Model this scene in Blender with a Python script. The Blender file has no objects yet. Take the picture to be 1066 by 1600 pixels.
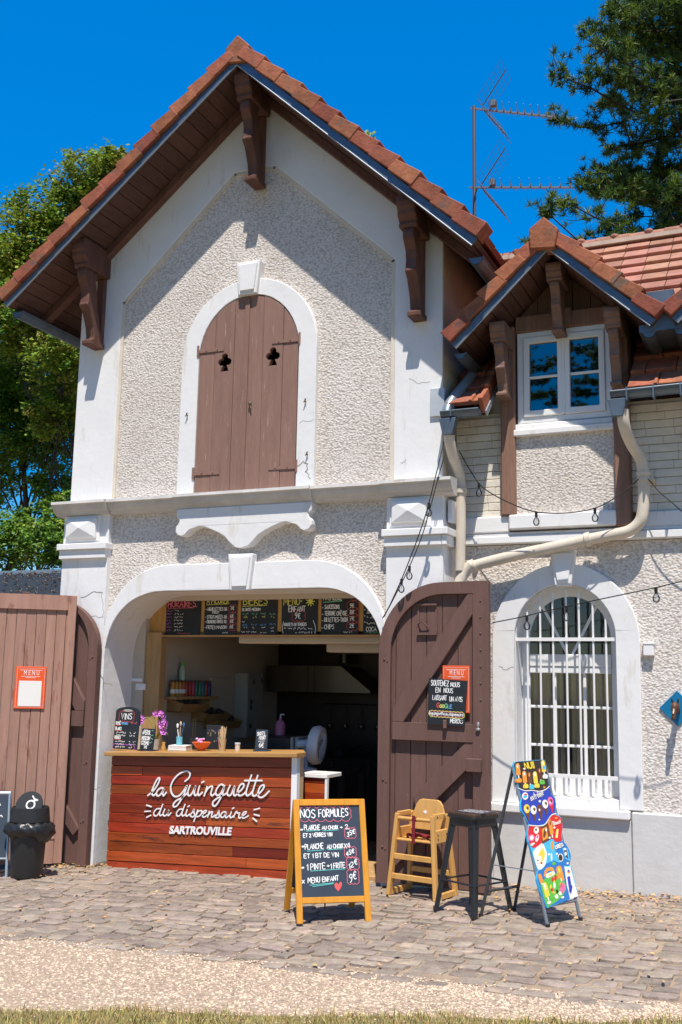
import bpy, bmesh, math, random
from mathutils import Vector, Matrix
from mathutils.geometry import tessellate_polygon
random.seed(7)
S = bpy.context.scene
COL = S.collection
R = math.radians
PI = math.pi
V = Vector

# ------------------------------------------------------------------ camera
CF, CPITCH, CROLL, CYAW = 1617.0, 0.163936, 0.018738, 0.418542
CPOS = V((4.591, -8.122, 1.66))
_fw = V((-math.sin(CYAW)*math.cos(CPITCH), math.cos(CYAW)*math.cos(CPITCH), math.sin(CPITCH)))
_rt = V((math.cos(CYAW), math.sin(CYAW), 0))
_up = _rt.cross(_fw)
_r2 = _rt*math.cos(CROLL) + _up*math.sin(CROLL)
_u2 = -_rt*math.sin(CROLL) + _up*math.cos(CROLL)
cam = bpy.data.cameras.new('camera')
cam.sensor_fit = 'VERTICAL'; cam.sensor_height = 24.0
cam.lens = 24.0*CF/1600.0
cam.clip_start = 0.05; cam.clip_end = 1000
camo = bpy.data.objects.new('camera', cam); COL.objects.link(camo)
camo.matrix_world = Matrix(((_r2.x, _u2.x, -_fw.x, CPOS.x), (_r2.y, _u2.y, -_fw.y, CPOS.y),
                            (_r2.z, _u2.z, -_fw.z, CPOS.z), (0, 0, 0, 1)))
S.camera = camo

def ray(px, py):
    return _r2*((px-533)/CF) - _u2*((py-800)/CF) + _fw
def P(px, py, Y=0.0):                     # measured point of the photograph on a plane y = Y
    d = ray(px, py); return CPOS + d*((Y-CPOS.y)/d.y)
def PX(px, py, X):
    d = ray(px, py); return CPOS + d*((X-CPOS.x)/d.x)
def gz(x): return 0.01 + 0.031*max(-9, min(9, x))

# ------------------------------------------------------------------ sky, sun, exposure
SUND = V((-0.43, 1.0, -2.36)).normalized()
w = bpy.data.worlds.new('World'); S.world = w; w.use_nodes = True
nt = w.node_tree
bg = nt.nodes['Background']
sky = nt.nodes.new('ShaderNodeTexSky'); sky.sky_type = 'NISHITA'; sky.sun_disc = False
sky.sun_elevation = math.asin(-SUND.z); sky.sun_rotation = math.atan2(-SUND.x, -SUND.y)
sky.altitude = 0; sky.air_density = 1.0; sky.dust_density = 0.3; sky.ozone_density = 4.0
gm_ = nt.nodes.new('ShaderNodeGamma'); gm_.inputs[1].default_value = .55
hs = nt.nodes.new('ShaderNodeHueSaturation'); hs.inputs['Saturation'].default_value = 2.5; hs.inputs['Hue'].default_value = 0.512; hs.inputs['Value'].default_value = 2.0
nt.links.new(sky.outputs[0], gm_.inputs[0]); nt.links.new(gm_.outputs[0], hs.inputs['Color']); nt.links.new(hs.outputs[0], bg.inputs[0])
bg.inputs[1].default_value = 0.15
sl = bpy.data.lights.new('sun', 'SUN'); sl.energy = 5.0; sl.angle = R(0.53); sl.color = (1.0, 0.935, 0.83)
so = bpy.data.objects.new('sun', sl); COL.objects.link(so)
so.rotation_euler = SUND.to_track_quat('-Z', 'Y').to_euler()
S.view_settings.view_transform = 'Standard'; S.view_settings.look = 'None'
S.view_settings.exposure = 0.35; S.view_settings.gamma = 1.0
S.cycles.max_bounces = 8
S.cycles.sample_clamp_indirect = 6

# ------------------------------------------------------------------ materials
MATS = {}
SNAP = 0
def M(name, c, r=.6, metal=0., var=0., vs=4., bump=0., bs=40., bd=.01, st=(1, 1, 1), c2=None, isl=0., islh=0.,
      det=4., spec=.4, blot=None, trans=0., coat=0.):
    if name in MATS: return MATS[name]
    m = bpy.data.materials.new(name); m.use_nodes = True; t = m.node_tree; L = t.links
    b = t.nodes['Principled BSDF']
    b.inputs['Roughness'].default_value = r; b.inputs['Metallic'].default_value = metal
    b.inputs['Specular IOR Level'].default_value = spec
    if coat: b.inputs['Coat Weight'].default_value = coat; b.inputs['Coat Roughness'].default_value = .15
    if trans: b.inputs['Transmission Weight'].default_value = trans
    col = None
    tc = t.nodes.new('ShaderNodeTexCoord'); mp = t.nodes.new('ShaderNodeMapping')
    mp.inputs['Scale'].default_value = st; L.new(tc.outputs['Object'], mp.inputs[0])
    if var or c2:
        n = t.nodes.new('ShaderNodeTexNoise'); n.inputs['Scale'].default_value = vs; n.inputs['Detail'].default_value = det
        n.inputs['Roughness'].default_value = .65
        L.new(mp.outputs[0], n.inputs['Vector'])
        rp = t.nodes.new('ShaderNodeValToRGB')
        rp.color_ramp.elements[0].position = .32; rp.color_ramp.elements[1].position = .68
        dk = c2 if c2 else tuple(x*(1-var) for x in c)
        rp.color_ramp.elements[0].color = (*dk, 1); rp.color_ramp.elements[1].color = (*c, 1)
        L.new(n.outputs[0], rp.inputs[0]); col = rp.outputs[0]
    if blot:      # (colour, scale, threshold, stretch): stains, flakes and wear with a shape of their own
        bc, bsx, th, bst = blot
        mp2 = t.nodes.new('ShaderNodeMapping'); mp2.inputs['Scale'].default_value = bst; L.new(tc.outputs['Object'], mp2.inputs[0])
        n2 = t.nodes.new('ShaderNodeTexNoise'); n2.inputs['Scale'].default_value = bsx; n2.inputs['Detail'].default_value = 6
        n2.inputs['Roughness'].default_value = .7
        L.new(mp2.outputs[0], n2.inputs['Vector'])
        r2 = t.nodes.new('ShaderNodeValToRGB'); r2.color_ramp.elements[0].position = th; r2.color_ramp.elements[1].position = th+.07
        L.new(n2.outputs[0], r2.inputs[0])
        mx = t.nodes.new('ShaderNodeMix'); mx.data_type = 'RGBA'
        L.new(r2.outputs[0], mx.inputs[0])
        if col: L.new(col, mx.inputs[6])
        else: mx.inputs[6].default_value = (*c, 1)
        mx.inputs[7].default_value = (*bc, 1); col = mx.outputs[2]
    if isl or islh:
        g = t.nodes.new('ShaderNodeNewGeometry')
        h = t.nodes.new('ShaderNodeHueSaturation')
        mr = t.nodes.new('ShaderNodeMapRange'); mr.inputs[3].default_value = 1-isl; mr.inputs[4].default_value = 1+isl
        L.new(g.outputs['Random Per Island'], mr.inputs[0]); L.new(mr.outputs[0], h.inputs['Value'])
        if islh:
            mm = t.nodes.new('ShaderNodeMath'); mm.operation = 'MULTIPLY'; mm.inputs[1].default_value = 7.31
            fr = t.nodes.new('ShaderNodeMath'); fr.operation = 'FRACT'
            m2 = t.nodes.new('ShaderNodeMapRange'); m2.inputs[3].default_value = .5-islh; m2.inputs[4].default_value = .5+islh
            L.new(g.outputs['Random Per Island'], mm.inputs[0]); L.new(mm.outputs[0], fr.inputs[0]); L.new(fr.outputs[0], m2.inputs[0])
            L.new(m2.outputs[0], h.inputs['Hue'])
        if col: L.new(col, h.inputs['Color'])
        else: h.inputs['Color'].default_value = (*c, 1)
        col = h.outputs[0]
    if col: L.new(col, b.inputs['Base Color'])
    else: b.inputs['Base Color'].default_value = (*c, 1)
    if bump:
        n = t.nodes.new('ShaderNodeTexNoise'); n.inputs['Scale'].default_value = bs; n.inputs['Detail'].default_value = 3
        L.new(mp.outputs[0], n.inputs['Vector'])
        bn = t.nodes.new('ShaderNodeBump'); bn.inputs['Strength'].default_value = bump; bn.inputs['Distance'].default_value = bd
        L.new(n.outputs[0], bn.inputs['Height']); L.new(bn.outputs[0], b.inputs['Normal'])
    MATS[name] = m; return m

def leafmat(name, c, isl, islh):
    m = M(name, c, r=.5, isl=isl, islh=islh, spec=.3)
    t = m.node_tree; b = t.nodes['Principled BSDF']; o = t.nodes['Material Output']
    tr = t.nodes.new('ShaderNodeBsdfTranslucent'); mx = t.nodes.new('ShaderNodeMixShader'); mx.inputs[0].default_value = .3
    src = b.inputs['Base Color'].links[0].from_socket
    t.links.new(src, tr.inputs[0]); t.links.new(b.outputs[0], mx.inputs[1]); t.links.new(tr.outputs[0], mx.inputs[2])
    t.links.new(mx.outputs[0], o.inputs[0]); return m
def glassmat(name, tint=(.9, .93, .95), refl=1.0):
    m = bpy.data.materials.new(name); m.use_nodes = True; t = m.node_tree
    for n in list(t.nodes):
        if n.type != 'OUTPUT_MATERIAL': t.nodes.remove(n)
    o = [n for n in t.nodes if n.type == 'OUTPUT_MATERIAL'][0]
    a = t.nodes.new('ShaderNodeBsdfTransparent'); a.inputs[0].default_value = (*tint, 1)
    g = t.nodes.new('ShaderNodeBsdfGlossy'); g.inputs['Roughness'].default_value = .01
    f = t.nodes.new('ShaderNodeFresnel'); f.inputs[0].default_value = 1.5+.5*refl
    mx = t.nodes.new('ShaderNodeMixShader'); t.links.new(f.outputs[0], mx.inputs[0])
    t.links.new(a.outputs[0], mx.inputs[1]); t.links.new(g.outputs[0], mx.inputs[2]); t.links.new(mx.outputs[0], o.inputs[0])
    MATS[name] = m; return m
def roughcast(name, c, pit):
    m = M(name, c, r=.9, spec=.15); t = m.node_tree; L = t.links; b = t.nodes['Principled BSDF']
    tc = t.nodes.new('ShaderNodeTexCoord')
    mp = t.nodes.new('ShaderNodeMapping'); mp.inputs['Scale'].default_value = (1, 1, 1.35); L.new(tc.outputs['Object'], mp.inputs[0])
    n = t.nodes.new('ShaderNodeTexNoise'); n.inputs['Scale'].default_value = 40; n.inputs['Detail'].default_value = 2.5; n.inputs['Roughness'].default_value = .6
    L.new(mp.outputs[0], n.inputs['Vector'])
    vo = t.nodes.new('ShaderNodeTexVoronoi'); vo.inputs['Scale'].default_value = 46; L.new(mp.outputs[0], vo.inputs['Vector'])
    ad = t.nodes.new('ShaderNodeMath'); ad.operation = 'MULTIPLY_ADD'; ad.inputs[1].default_value = -.55
    L.new(vo.outputs[0], ad.inputs[0]); L.new(n.outputs[0], ad.inputs[2])
    rp = t.nodes.new('ShaderNodeValToRGB'); rp.color_ramp.elements[0].position = .05; rp.color_ramp.elements[1].position = .3
    rp.color_ramp.elements[0].color = (*pit, 1); rp.color_ramp.elements[1].color = (*c, 1); L.new(ad.outputs[0], rp.inputs[0])
    big = t.nodes.new('ShaderNodeTexNoise'); big.inputs['Scale'].default_value = 1.3; big.inputs['Detail'].default_value = 5; L.new(tc.outputs['Object'], big.inputs['Vector'])
    r2 = t.nodes.new('ShaderNodeValToRGB'); r2.color_ramp.elements[0].position = .3; r2.color_ramp.elements[1].position = .7
    r2.color_ramp.elements[0].color = (.86, .84, .82, 1); r2.color_ramp.elements[1].color = (1, 1, 1, 1); L.new(big.outputs[0], r2.inputs[0])
    mx = t.nodes.new('ShaderNodeMix'); mx.data_type = 'RGBA'; mx.blend_type = 'MULTIPLY'; mx.inputs[0].default_value = 1
    L.new(rp.outputs[0], mx.inputs[6]); L.new(r2.outputs[0], mx.inputs[7]); L.new(mx.outputs[2], b.inputs['Base Color'])
    bn = t.nodes.new('ShaderNodeBump'); bn.inputs['Strength'].default_value = .8; bn.inputs['Distance'].default_value = .010
    L.new(ad.outputs[0], bn.inputs['Height']); L.new(bn.outputs[0], b.inputs['Normal'])
    return m

ROUGH = roughcast('roughcast_render', (.76, .705, .66), (.53, .47, .425))
WHITE = M('white_plaster', (.80, .79, .79), r=.75, var=.07, vs=2.2, bump=.25, bs=14, bd=.01, blot=((.69, .655, .61), 4.5, .575, (1.6, 1.6, .35)), spec=.2)
CREAM = M('cream_moulding', (.74, .66, .55), r=.75, var=.16, vs=5, bump=.2, bs=30, blot=((.42, .35, .28), 5, .66, (.5, 1, 1)))
PAINTBRICK = M('painted_brick', (.78, .71, .61), r=.8, var=.2, vs=6, bump=.4, bs=25, isl=.03, blot=((.44, .36, .28), 4, .64, (1, 1, 1)))
MORTAR = M('brick_joint', (.60, .53, .44), r=.9)
CONC = M('grey_plinth', (.50, .49, .48), r=.85, var=.16, vs=3, bump=.3, bs=18, blot=((.33, .31, .29), 2.5, .6, (1, 1, .4)))
CONCDRK = M('plinth_skirt', (.62, .61, .60), r=.85, var=.1, vs=3, bump=.3, bs=20, blot=((.30, .29, .28), 3, .62, (1, 1, .35)))
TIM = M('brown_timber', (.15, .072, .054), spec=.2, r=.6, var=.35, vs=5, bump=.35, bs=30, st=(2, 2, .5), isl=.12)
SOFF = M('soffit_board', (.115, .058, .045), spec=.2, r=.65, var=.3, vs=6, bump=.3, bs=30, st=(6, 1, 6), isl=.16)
POST = M('weathered_post', (.30, .165, .115), r=.7, var=.35, vs=4, bump=.5, bs=30, st=(4, 4, .4), blot=((.20, .12, .09), 6, .6, (3, 3, .4)))
SHUT = M('shutter_paint', (.285, .165, .13), spec=.2, r=.62, var=.2, vs=4, bump=.3, bs=24, st=(5, 5, .6), isl=.07, blot=((.46, .32, .26), 8, .615, (6, 6, .4)))
DOORP = M('door_paint', (.168, .093, .077), r=.6, spec=.2, var=.2, vs=4, bump=.3, bs=24, st=(5, 5, .6), isl=.06, blot=((.38, .26, .22), 11, .655, (6, 6, .5)))
GATEP = M('faded_gate_paint', (.43, .245, .185), spec=.2, r=.7, var=.22, vs=3, bump=.35, bs=24, st=(5, 5, .5), isl=.05, blot=((.28, .135, .105), 4, .57, (2.5, 2.5, .6)))
TILE = M('terracotta_tile', (.37, .122, .07), spec=.2, r=.8, var=.4, vs=9, bump=.45, bs=35, isl=.2, islh=.008, blot=((.17, .10, .075), 5.5, .56, (1, 1, 1)))
TILEP = M('aged_roof_tile', (.43, .21, .145), spec=.2, r=.8, var=.3, vs=7, bump=.4, bs=35, isl=.2, islh=.01, blot=((.27, .17, .13), 5, .6, (1, 1, 1)))
ZINC = M('zinc_sheet', (.16, .20, .25), r=.42, metal=.6, var=.3, vs=6, bump=.08, bs=20)
ZLIP = M('zinc_edge', (.30, .34, .38), r=.55, metal=.3)
PIPE = M('painted_pipe', (.66, .58, .48), r=.5, var=.16, vs=7, blot=((.35, .29, .24), 6, .68, (2, 2, .7)))
ZPIPE = M('zinc_pipe', (.33, .38, .42), r=.4, metal=.5, var=.2, vs=6)
UPVC = M('white_frame', (.80, .80, .80), r=.35)
GLASS = glassmat('window_glass', (.55, .6, .62), 1.6)
GLASS2 = glassmat('clear_pane', (.97, .97, .96), .0)
CURT = M('curtain_cloth', (.62, .50, .36), r=.9, var=.2, vs=3)
DARK = M('shade_and_seam_black', (.02, .018, .016), r=.8)  # near-black that stands in for unlit rooms; also the hood seams
IRON = M('black_iron', (.03, .028, .028), r=.5, metal=.5)
RUST = M('rusty_fitting', (.17, .13, .10), r=.6, metal=.3, var=.4, vs=30)
BLACK = M('black_metal', (.018, .018, .02), r=.35, metal=.0, spec=.6, bump=.1, bs=60)
CHALK = M('chalkboard', (.022, .026, .034), r=.5, var=.3, vs=6)
CHALKB = M('chalkboard_blue', (.035, .05, .075), r=.55, var=.25, vs=5)
CHALKK = M('menu_black', (.012, .011, .011), r=.5, var=.3, vs=6)
WCH = M('white_chalk', (.82, .82, .80), r=.8)
PCH = M('pink_chalk', (.75, .16, .22), r=.8)
GCH = M('green_chalk', (.22, .62, .32), r=.8)
TCH = M('teal_chalk', (.12, .48, .44), r=.8)
YCH = M('yellow_chalk', (.72, .70, .15), r=.8)
BCH = M('blue_chalk', (.15, .40, .75), r=.8)
PUCH = M('purple_chalk', (.55, .14, .60), r=.8)
RCH = M('red_chalk', (.80, .10, .09), r=.8)
OAK = M('orange_varnish', (.70, .30, .025), r=.4, var=.25, vs=4, st=(6, 6, .7), bump=.1, bs=30, coat=.2)
PINEW = M('pine_wood', (.66, .36, .105), r=.45, var=.2, vs=4, st=(6, 6, .8), coat=.2, isl=.08)
PLY = M('plywood', (.60, .31, .085), r=.6, var=.3, vs=5, st=(5, 5, 1))
RAW = M('raw_beam', (.50, .30, .13), r=.65, var=.3, vs=4, st=(5, 5, .6), bump=.2, bs=20)
BARTOP = M('bar_top_wood', (.50, .27, .09), r=.45, var=.3, vs=4, st=(.7, 6, 6))
REDW = M('red_stained_plank', (.37, .052, .014), r=.38, var=.5, vs=4, st=(.5, 6, 6), bump=.15, bs=30, isl=.5, islh=.010, coat=.2, blot=((.11, .018, .010), 3, .60, (.6, 4, 4)))
BACKW = M('plank_backing', (.02, .008, .006), r=.8)  # near-black board behind the planks
LETTER = M('white_letter', (.84, .83, .82), r=.4)
INWALL = M('interior_plaster', (.56, .48, .39), r=.8, var=.08, vs=2)
STEEL = M('brushed_steel', (.15, .12, .09), r=.32, metal=.85, var=.3, vs=3, st=(1, 1, .4))
DSTEEL = M('dark_steel', (.07, .055, .045), r=.4, metal=.5, var=.4, vs=2.5)  # dark mottled steel
GREYP = M('grey_cabinet', (.42, .40, .37), r=.5)
PLAST = M('white_plastic', (.62, .61, .63), r=.45)
ORNG = M('orange_sign', (.80, .105, .022), r=.45)
ORGB = M('orange_bowl', (.78, .14, .03), r=.35)
PAPER = M('paper_white', (.80, .78, .74), r=.8)
BARK = M('bark', (.065, .045, .034), r=.9, var=.4, vs=8, bump=.6, bs=20)

# ------------------------------------------------------------------ mesh builder
class MB:
    def __init__(s, f=None): s.v = []; s.fc = []; s.mi = []; s.f = f
    def add(s, vs, fs, mi=0):
        o = len(s.v)
        s.v += [tuple(s.f(*p)) for p in vs] if s.f else [tuple(p) for p in vs]
        s.fc += [tuple(i+o for i in f) for f in fs]; s.mi += [mi]*len(fs)
    def box(s, x0, x1, y0, y1, z0, z1, mi=0):
        s.add([(x0, y0, z0), (x1, y0, z0), (x1, y1, z0), (x0, y1, z0), (x0, y0, z1), (x1, y0, z1), (x1, y1, z1), (x0, y1, z1)],
              [(0, 3, 2, 1), (4, 5, 6, 7), (0, 1, 5, 4), (1, 2, 6, 5), (2, 3, 7, 6), (3, 0, 4, 7)], mi)
    def hexa(s, p, mi=0):
        s.add(p, [(0, 3, 2, 1), (4, 5, 6, 7), (0, 1, 5, 4), (1, 2, 6, 5), (2, 3, 7, 6), (3, 0, 4, 7)], mi)
    def bar(s, a, b, w, h, up=(0, 0, 1), w2=None, h2=None, mi=0):     # rectangular bar from a to b
        a = V(a); b = V(b); d = (b-a).normalized(); u = V(up); sd = d.cross(u)
        if sd.length < 1e-4: sd = d.cross(V((0, 1, 0)))
        sd.normalize(); u = sd.cross(d)
        w2 = w if w2 is None else w2; h2 = h if h2 is None else h2
        q = []
        for p, ww, hh in ((a, w, h), (b, w2, h2)):
            q += [p-sd*ww/2-u*hh/2, p+sd*ww/2-u*hh/2, p+sd*ww/2+u*hh/2, p-sd*ww/2+u*hh/2]
        s.hexa(q, mi)
    def tube(s, pts, r, n=8, mi=0, cap=True):
        pts = [V(p) for p in pts]; rr = r if isinstance(r, (list, tuple)) else [r]*len(pts)
        d0 = (pts[1]-pts[0]).normalized(); ref = V((0, 0, 1)) if abs(d0.z) < .9 else V((1, 0, 0))
        sd = d0.cross(ref).normalized(); vs = []
        for i, p in enumerate(pts):
            d = (pts[min(i+1, len(pts)-1)]-pts[max(i-1, 0)]).normalized()
            sd = (sd-d*sd.dot(d)).normalized(); u = sd.cross(d)
            for k in range(n):
                a = 2*PI*k/n; vs.append(p+(sd*math.cos(a)+u*math.sin(a))*rr[i])
        fs = [(i*n+k, i*n+(k+1) % n, (i+1)*n+(k+1) % n, (i+1)*n+k) for i in range(len(pts)-1) for k in range(n)]
        if cap: fs += [tuple(range(n))[::-1], tuple((len(pts)-1)*n+k for k in range(n))]
        s.add(vs, fs, mi)
    def lathe(s, prof, c=(0, 0, 0), n=24, mi=0, ax=None, sc=(1, 1)):
        vs = []; m = len(prof)
        for k in range(n):
            a = 2*PI*k/n
            for (r, z) in prof:
                p = V((r*math.cos(a)*sc[0], r*math.sin(a)*sc[1], z))
                if ax is not None: p = ax @ p
                vs.append(p+V(c))
        s.add(vs, [(k*m+i, ((k+1) % n)*m+i, ((k+1) % n)*m+i+1, k*m+i+1) for k in range(n) for i in range(m-1)], mi)
    def ball(s, c, rx, ry=None, rz=None, n=8, mi=0):
        ry = rx if ry is None else ry; rz = rx if rz is None else rz
        m = max(4, n//2); vs = []; fs = []
        for i in range(m+1):
            t = PI*i/m
            for k in range(n):
                a = 2*PI*k/n; vs.append((c[0]+rx*math.sin(t)*math.cos(a), c[1]+ry*math.sin(t)*math.sin(a), c[2]-rz*math.cos(t)))
        for i in range(m):
            for k in range(n): fs.append((i*n+k, i*n+(k+1) % n, (i+1)*n+(k+1) % n, (i+1)*n+k))
        s.add(vs, fs, mi)
    def prism(s, loops, w0, w1, mp=None, mi=0):     # loops: outline (+ holes) in (u, v); from w0 to w1
        if loops and not isinstance(loops[0][0], (tuple, list, Vector)): loops = [loops]
        mp = mp or (lambda u, v, w: (u, w, v))
        fl = [p for l in loops for p in l]; n = len(fl)
        tr = tessellate_polygon([[V((p[0], p[1], 0)) for p in l] for l in loops])
        vs = [mp(p[0], p[1], w0) for p in fl]+[mp(p[0], p[1], w1) for p in fl]
        fs = [tuple(t) for t in tr]+[tuple(i+n for i in t[::-1]) for t in tr]
        o = 0
        for l in loops:
            k = len(l)
            fs += [(o+i, o+(i+1) % k, o+(i+1) % k+n, o+i+n) for i in range(k)]; o += k
        s.add(vs, fs, mi)
    def strip(s, pts, wd, w0, w1=None, mp=None, mi=0):   # ribbon along (u, v) points; with w1 a raised letter stroke
        mp = mp or (lambda u, v, w: (u, w, v))
        q = [pts[0]]
        for p in pts[1:]:
            if (p[0]-q[-1][0])**2+(p[1]-q[-1][1])**2 > 1e-9: q.append(p)
        if len(q) < 2: q = [q[0], (q[0][0]+wd, q[0][1])]
        n = len(q); L = []; Rr = []
        for i in range(n):
            a = q[max(i-1, 0)]; b = q[min(i+1, n-1)]; dx, dy = b[0]-a[0], b[1]-a[1]; l = math.hypot(dx, dy) or 1
            dx /= l; dy /= l; ex = -wd*.35 if i == 0 else (wd*.35 if i == n-1 else 0)
            x, y = q[i][0]+dx*ex, q[i][1]+dy*ex
            L.append((x-dy*wd/2, y+dx*wd/2)); Rr.append((x+dy*wd/2, y-dx*wd/2))
        if w1 is None:
            s.add([mp(*p, w0) for p in L+Rr], [(i, i+n, i+n+1, i+1) for i in range(n-1)], mi)
        else:
            s.add([mp(*p, w1) for p in L+Rr]+[mp(*p, w0) for p in L+Rr],
                  [(i, i+n, i+n+1, i+1) for i in range(n-1)]+[(i, i+1, i+1+2*n, i+2*n) for i in range(n-1)] +
                  [(i+n, i+3*n, i+1+3*n, i+1+n) for i in range(n-1)]+[(0, 2*n, 3*n, n), (n-1, 2*n-1, 4*n-1, 3*n-1)], mi)
    def build(s, name, mats, parent=None, smooth=False, bevel=0., recalc=True, seg=1):
        me = bpy.data.meshes.new(name); me.from_pydata(s.v, [], s.fc)
        if not isinstance(mats, (list, tuple)): mats = [mats]
        for m in mats: me.materials.append(m)
        if len(mats) > 1: me.polygons.foreach_set('material_index', s.mi)
        if recalc:
            b = bmesh.new(); b.from_mesh(me); bmesh.ops.recalc_face_normals(b, faces=b.faces); b.to_mesh(me); b.free()
        if smooth:
            me.polygons.foreach_set('use_smooth', [True]*len(me.polygons))
            if smooth != 'all': me.set_sharp_from_angle(angle=R(40))
        me.update()
        o = bpy.data.objects.new(name, me); COL.objects.link(o)
        if parent: o.parent = parent
        if bevel:
            bm = o.modifiers.new('bevel', 'BEVEL'); bm.width = bevel; bm.segments = seg; bm.limit_method = 'ANGLE'; bm.angle_limit = R(35)
        return o
def tag(o, label=None, cat=None, group=None, kind=None):
    if label: o['label'] = label
    if cat: o['category'] = cat
    if group: o['group'] = group
    if kind: o['kind'] = kind
    return o
def thing(name, label, cat, loc=(0, 0, 0), rz=0., group=None):
    o = bpy.data.objects.new(name, None); o.empty_display_size = .2; COL.objects.link(o)
    o.location = loc; o.rotation_euler = (0, 0, rz); return tag(o, label, cat, group)
def copy_tree(o, parent=None):
    c = o.copy(); COL.objects.link(c)
    if parent: c.parent = parent
    for ch in list(o.children): copy_tree(ch, c)
    return c
def split_tree(objs):                   # far-apart pieces of one mesh become parts of their own
    for o in list(objs):
        if o.type != 'MESH' or o.data.users > 1 or o.get('kind') or len(o.data.vertices) > 5000 or not o.parent: continue
        me = o.data; n = len(me.vertices); p = list(range(n))
        def fd(i):
            while p[i] != i: p[i] = p[p[i]]; i = p[i]
            return i
        for e in me.edges:
            a, b = fd(e.vertices[0]), fd(e.vertices[1])
            if a != b: p[a] = b
        bx = {}; rt = [fd(i) for i in range(n)]
        for i, v in enumerate(me.vertices):
            c = v.co; b = bx.setdefault(rt[i], [*c, *c])
            for k in range(3): b[k] = min(b[k], c[k]); b[3+k] = max(b[3+k], c[k])
        ks = list(bx)
        if len(ks) < 2 or len(ks) > 260: continue
        g = {k: k for k in ks}
        def fg(k):
            while g[k] != k: k = g[k]
            return k
        sz = {k: max(bx[k][3+j]-bx[k][j] for j in range(3)) for k in ks}
        for i, k in enumerate(ks):
            A = bx[k]
            for l in ks[i+1:]:
                B = bx[l]; d = sum(max(0, A[j]-B[3+j], B[j]-A[3+j])**2 for j in range(3))**.5
                if d <= max(.019, .49*max(sz[k], sz[l])):
                    a, b = fg(k), fg(l)
                    if a != b: g[a] = b
        pcs = {}
        for k in ks: pcs.setdefault(fg(k), set()).add(k)
        if len(pcs) < 2 or len(pcs) > 40: continue
        base = o.name.split('.')[0]
        for q, grp in enumerate(list(pcs.values())[1:]):
            c = o.copy(); c.data = me.copy(); c.name = base; COL.objects.link(c)
            bm = bmesh.new(); bm.from_mesh(c.data); bm.verts.ensure_lookup_table(); bmesh.ops.delete(bm, geom=[bm.verts[i] for i in range(n) if rt[i] not in grp], context='VERTS'); bm.to_mesh(c.data); bm.free()
        first = list(pcs.values())[0]
        bm = bmesh.new(); bm.from_mesh(me); bm.verts.ensure_lookup_table(); bmesh.ops.delete(bm, geom=[bm.verts[i] for i in range(n) if rt[i] not in first], context='VERTS'); bm.to_mesh(me); bm.free()
def earc(cx, cz, a, b, t0, t1, n=14, e=1.0):
    out = []
    for i in range(n+1):
        t = t0+(t1-t0)*i/n; c, s_ = math.cos(t), math.sin(t)
        out.append((cx+a*math.copysign(abs(c)**e, c), cz+b*math.copysign(abs(s_)**e, s_)))
    return out
def cat(pts, k=5):                       # smooth curve through points
    out = []; n = len(pts)
    for i in range(n-1):
        p0, p1, p2, p3 = [V((*pts[max(0, min(n-1, j))], 0)) if len(pts[0]) == 2 else V(pts[max(0, min(n-1, j))]) for j in (i-1, i, i+1, i+2)]
        for q in range(k):
            t = q/k
            v = .5*((2*p1)+(p2-p0)*t+(2*p0-5*p1+4*p2-p3)*t*t+(3*p1-p0-3*p2+p3)*t**3)
            out.append((v.x, v.y) if len(pts[0]) == 2 else v)
    out.append(tuple(pts[-1]) if len(pts[0]) == 2 else V(pts[-1])); return out

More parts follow.
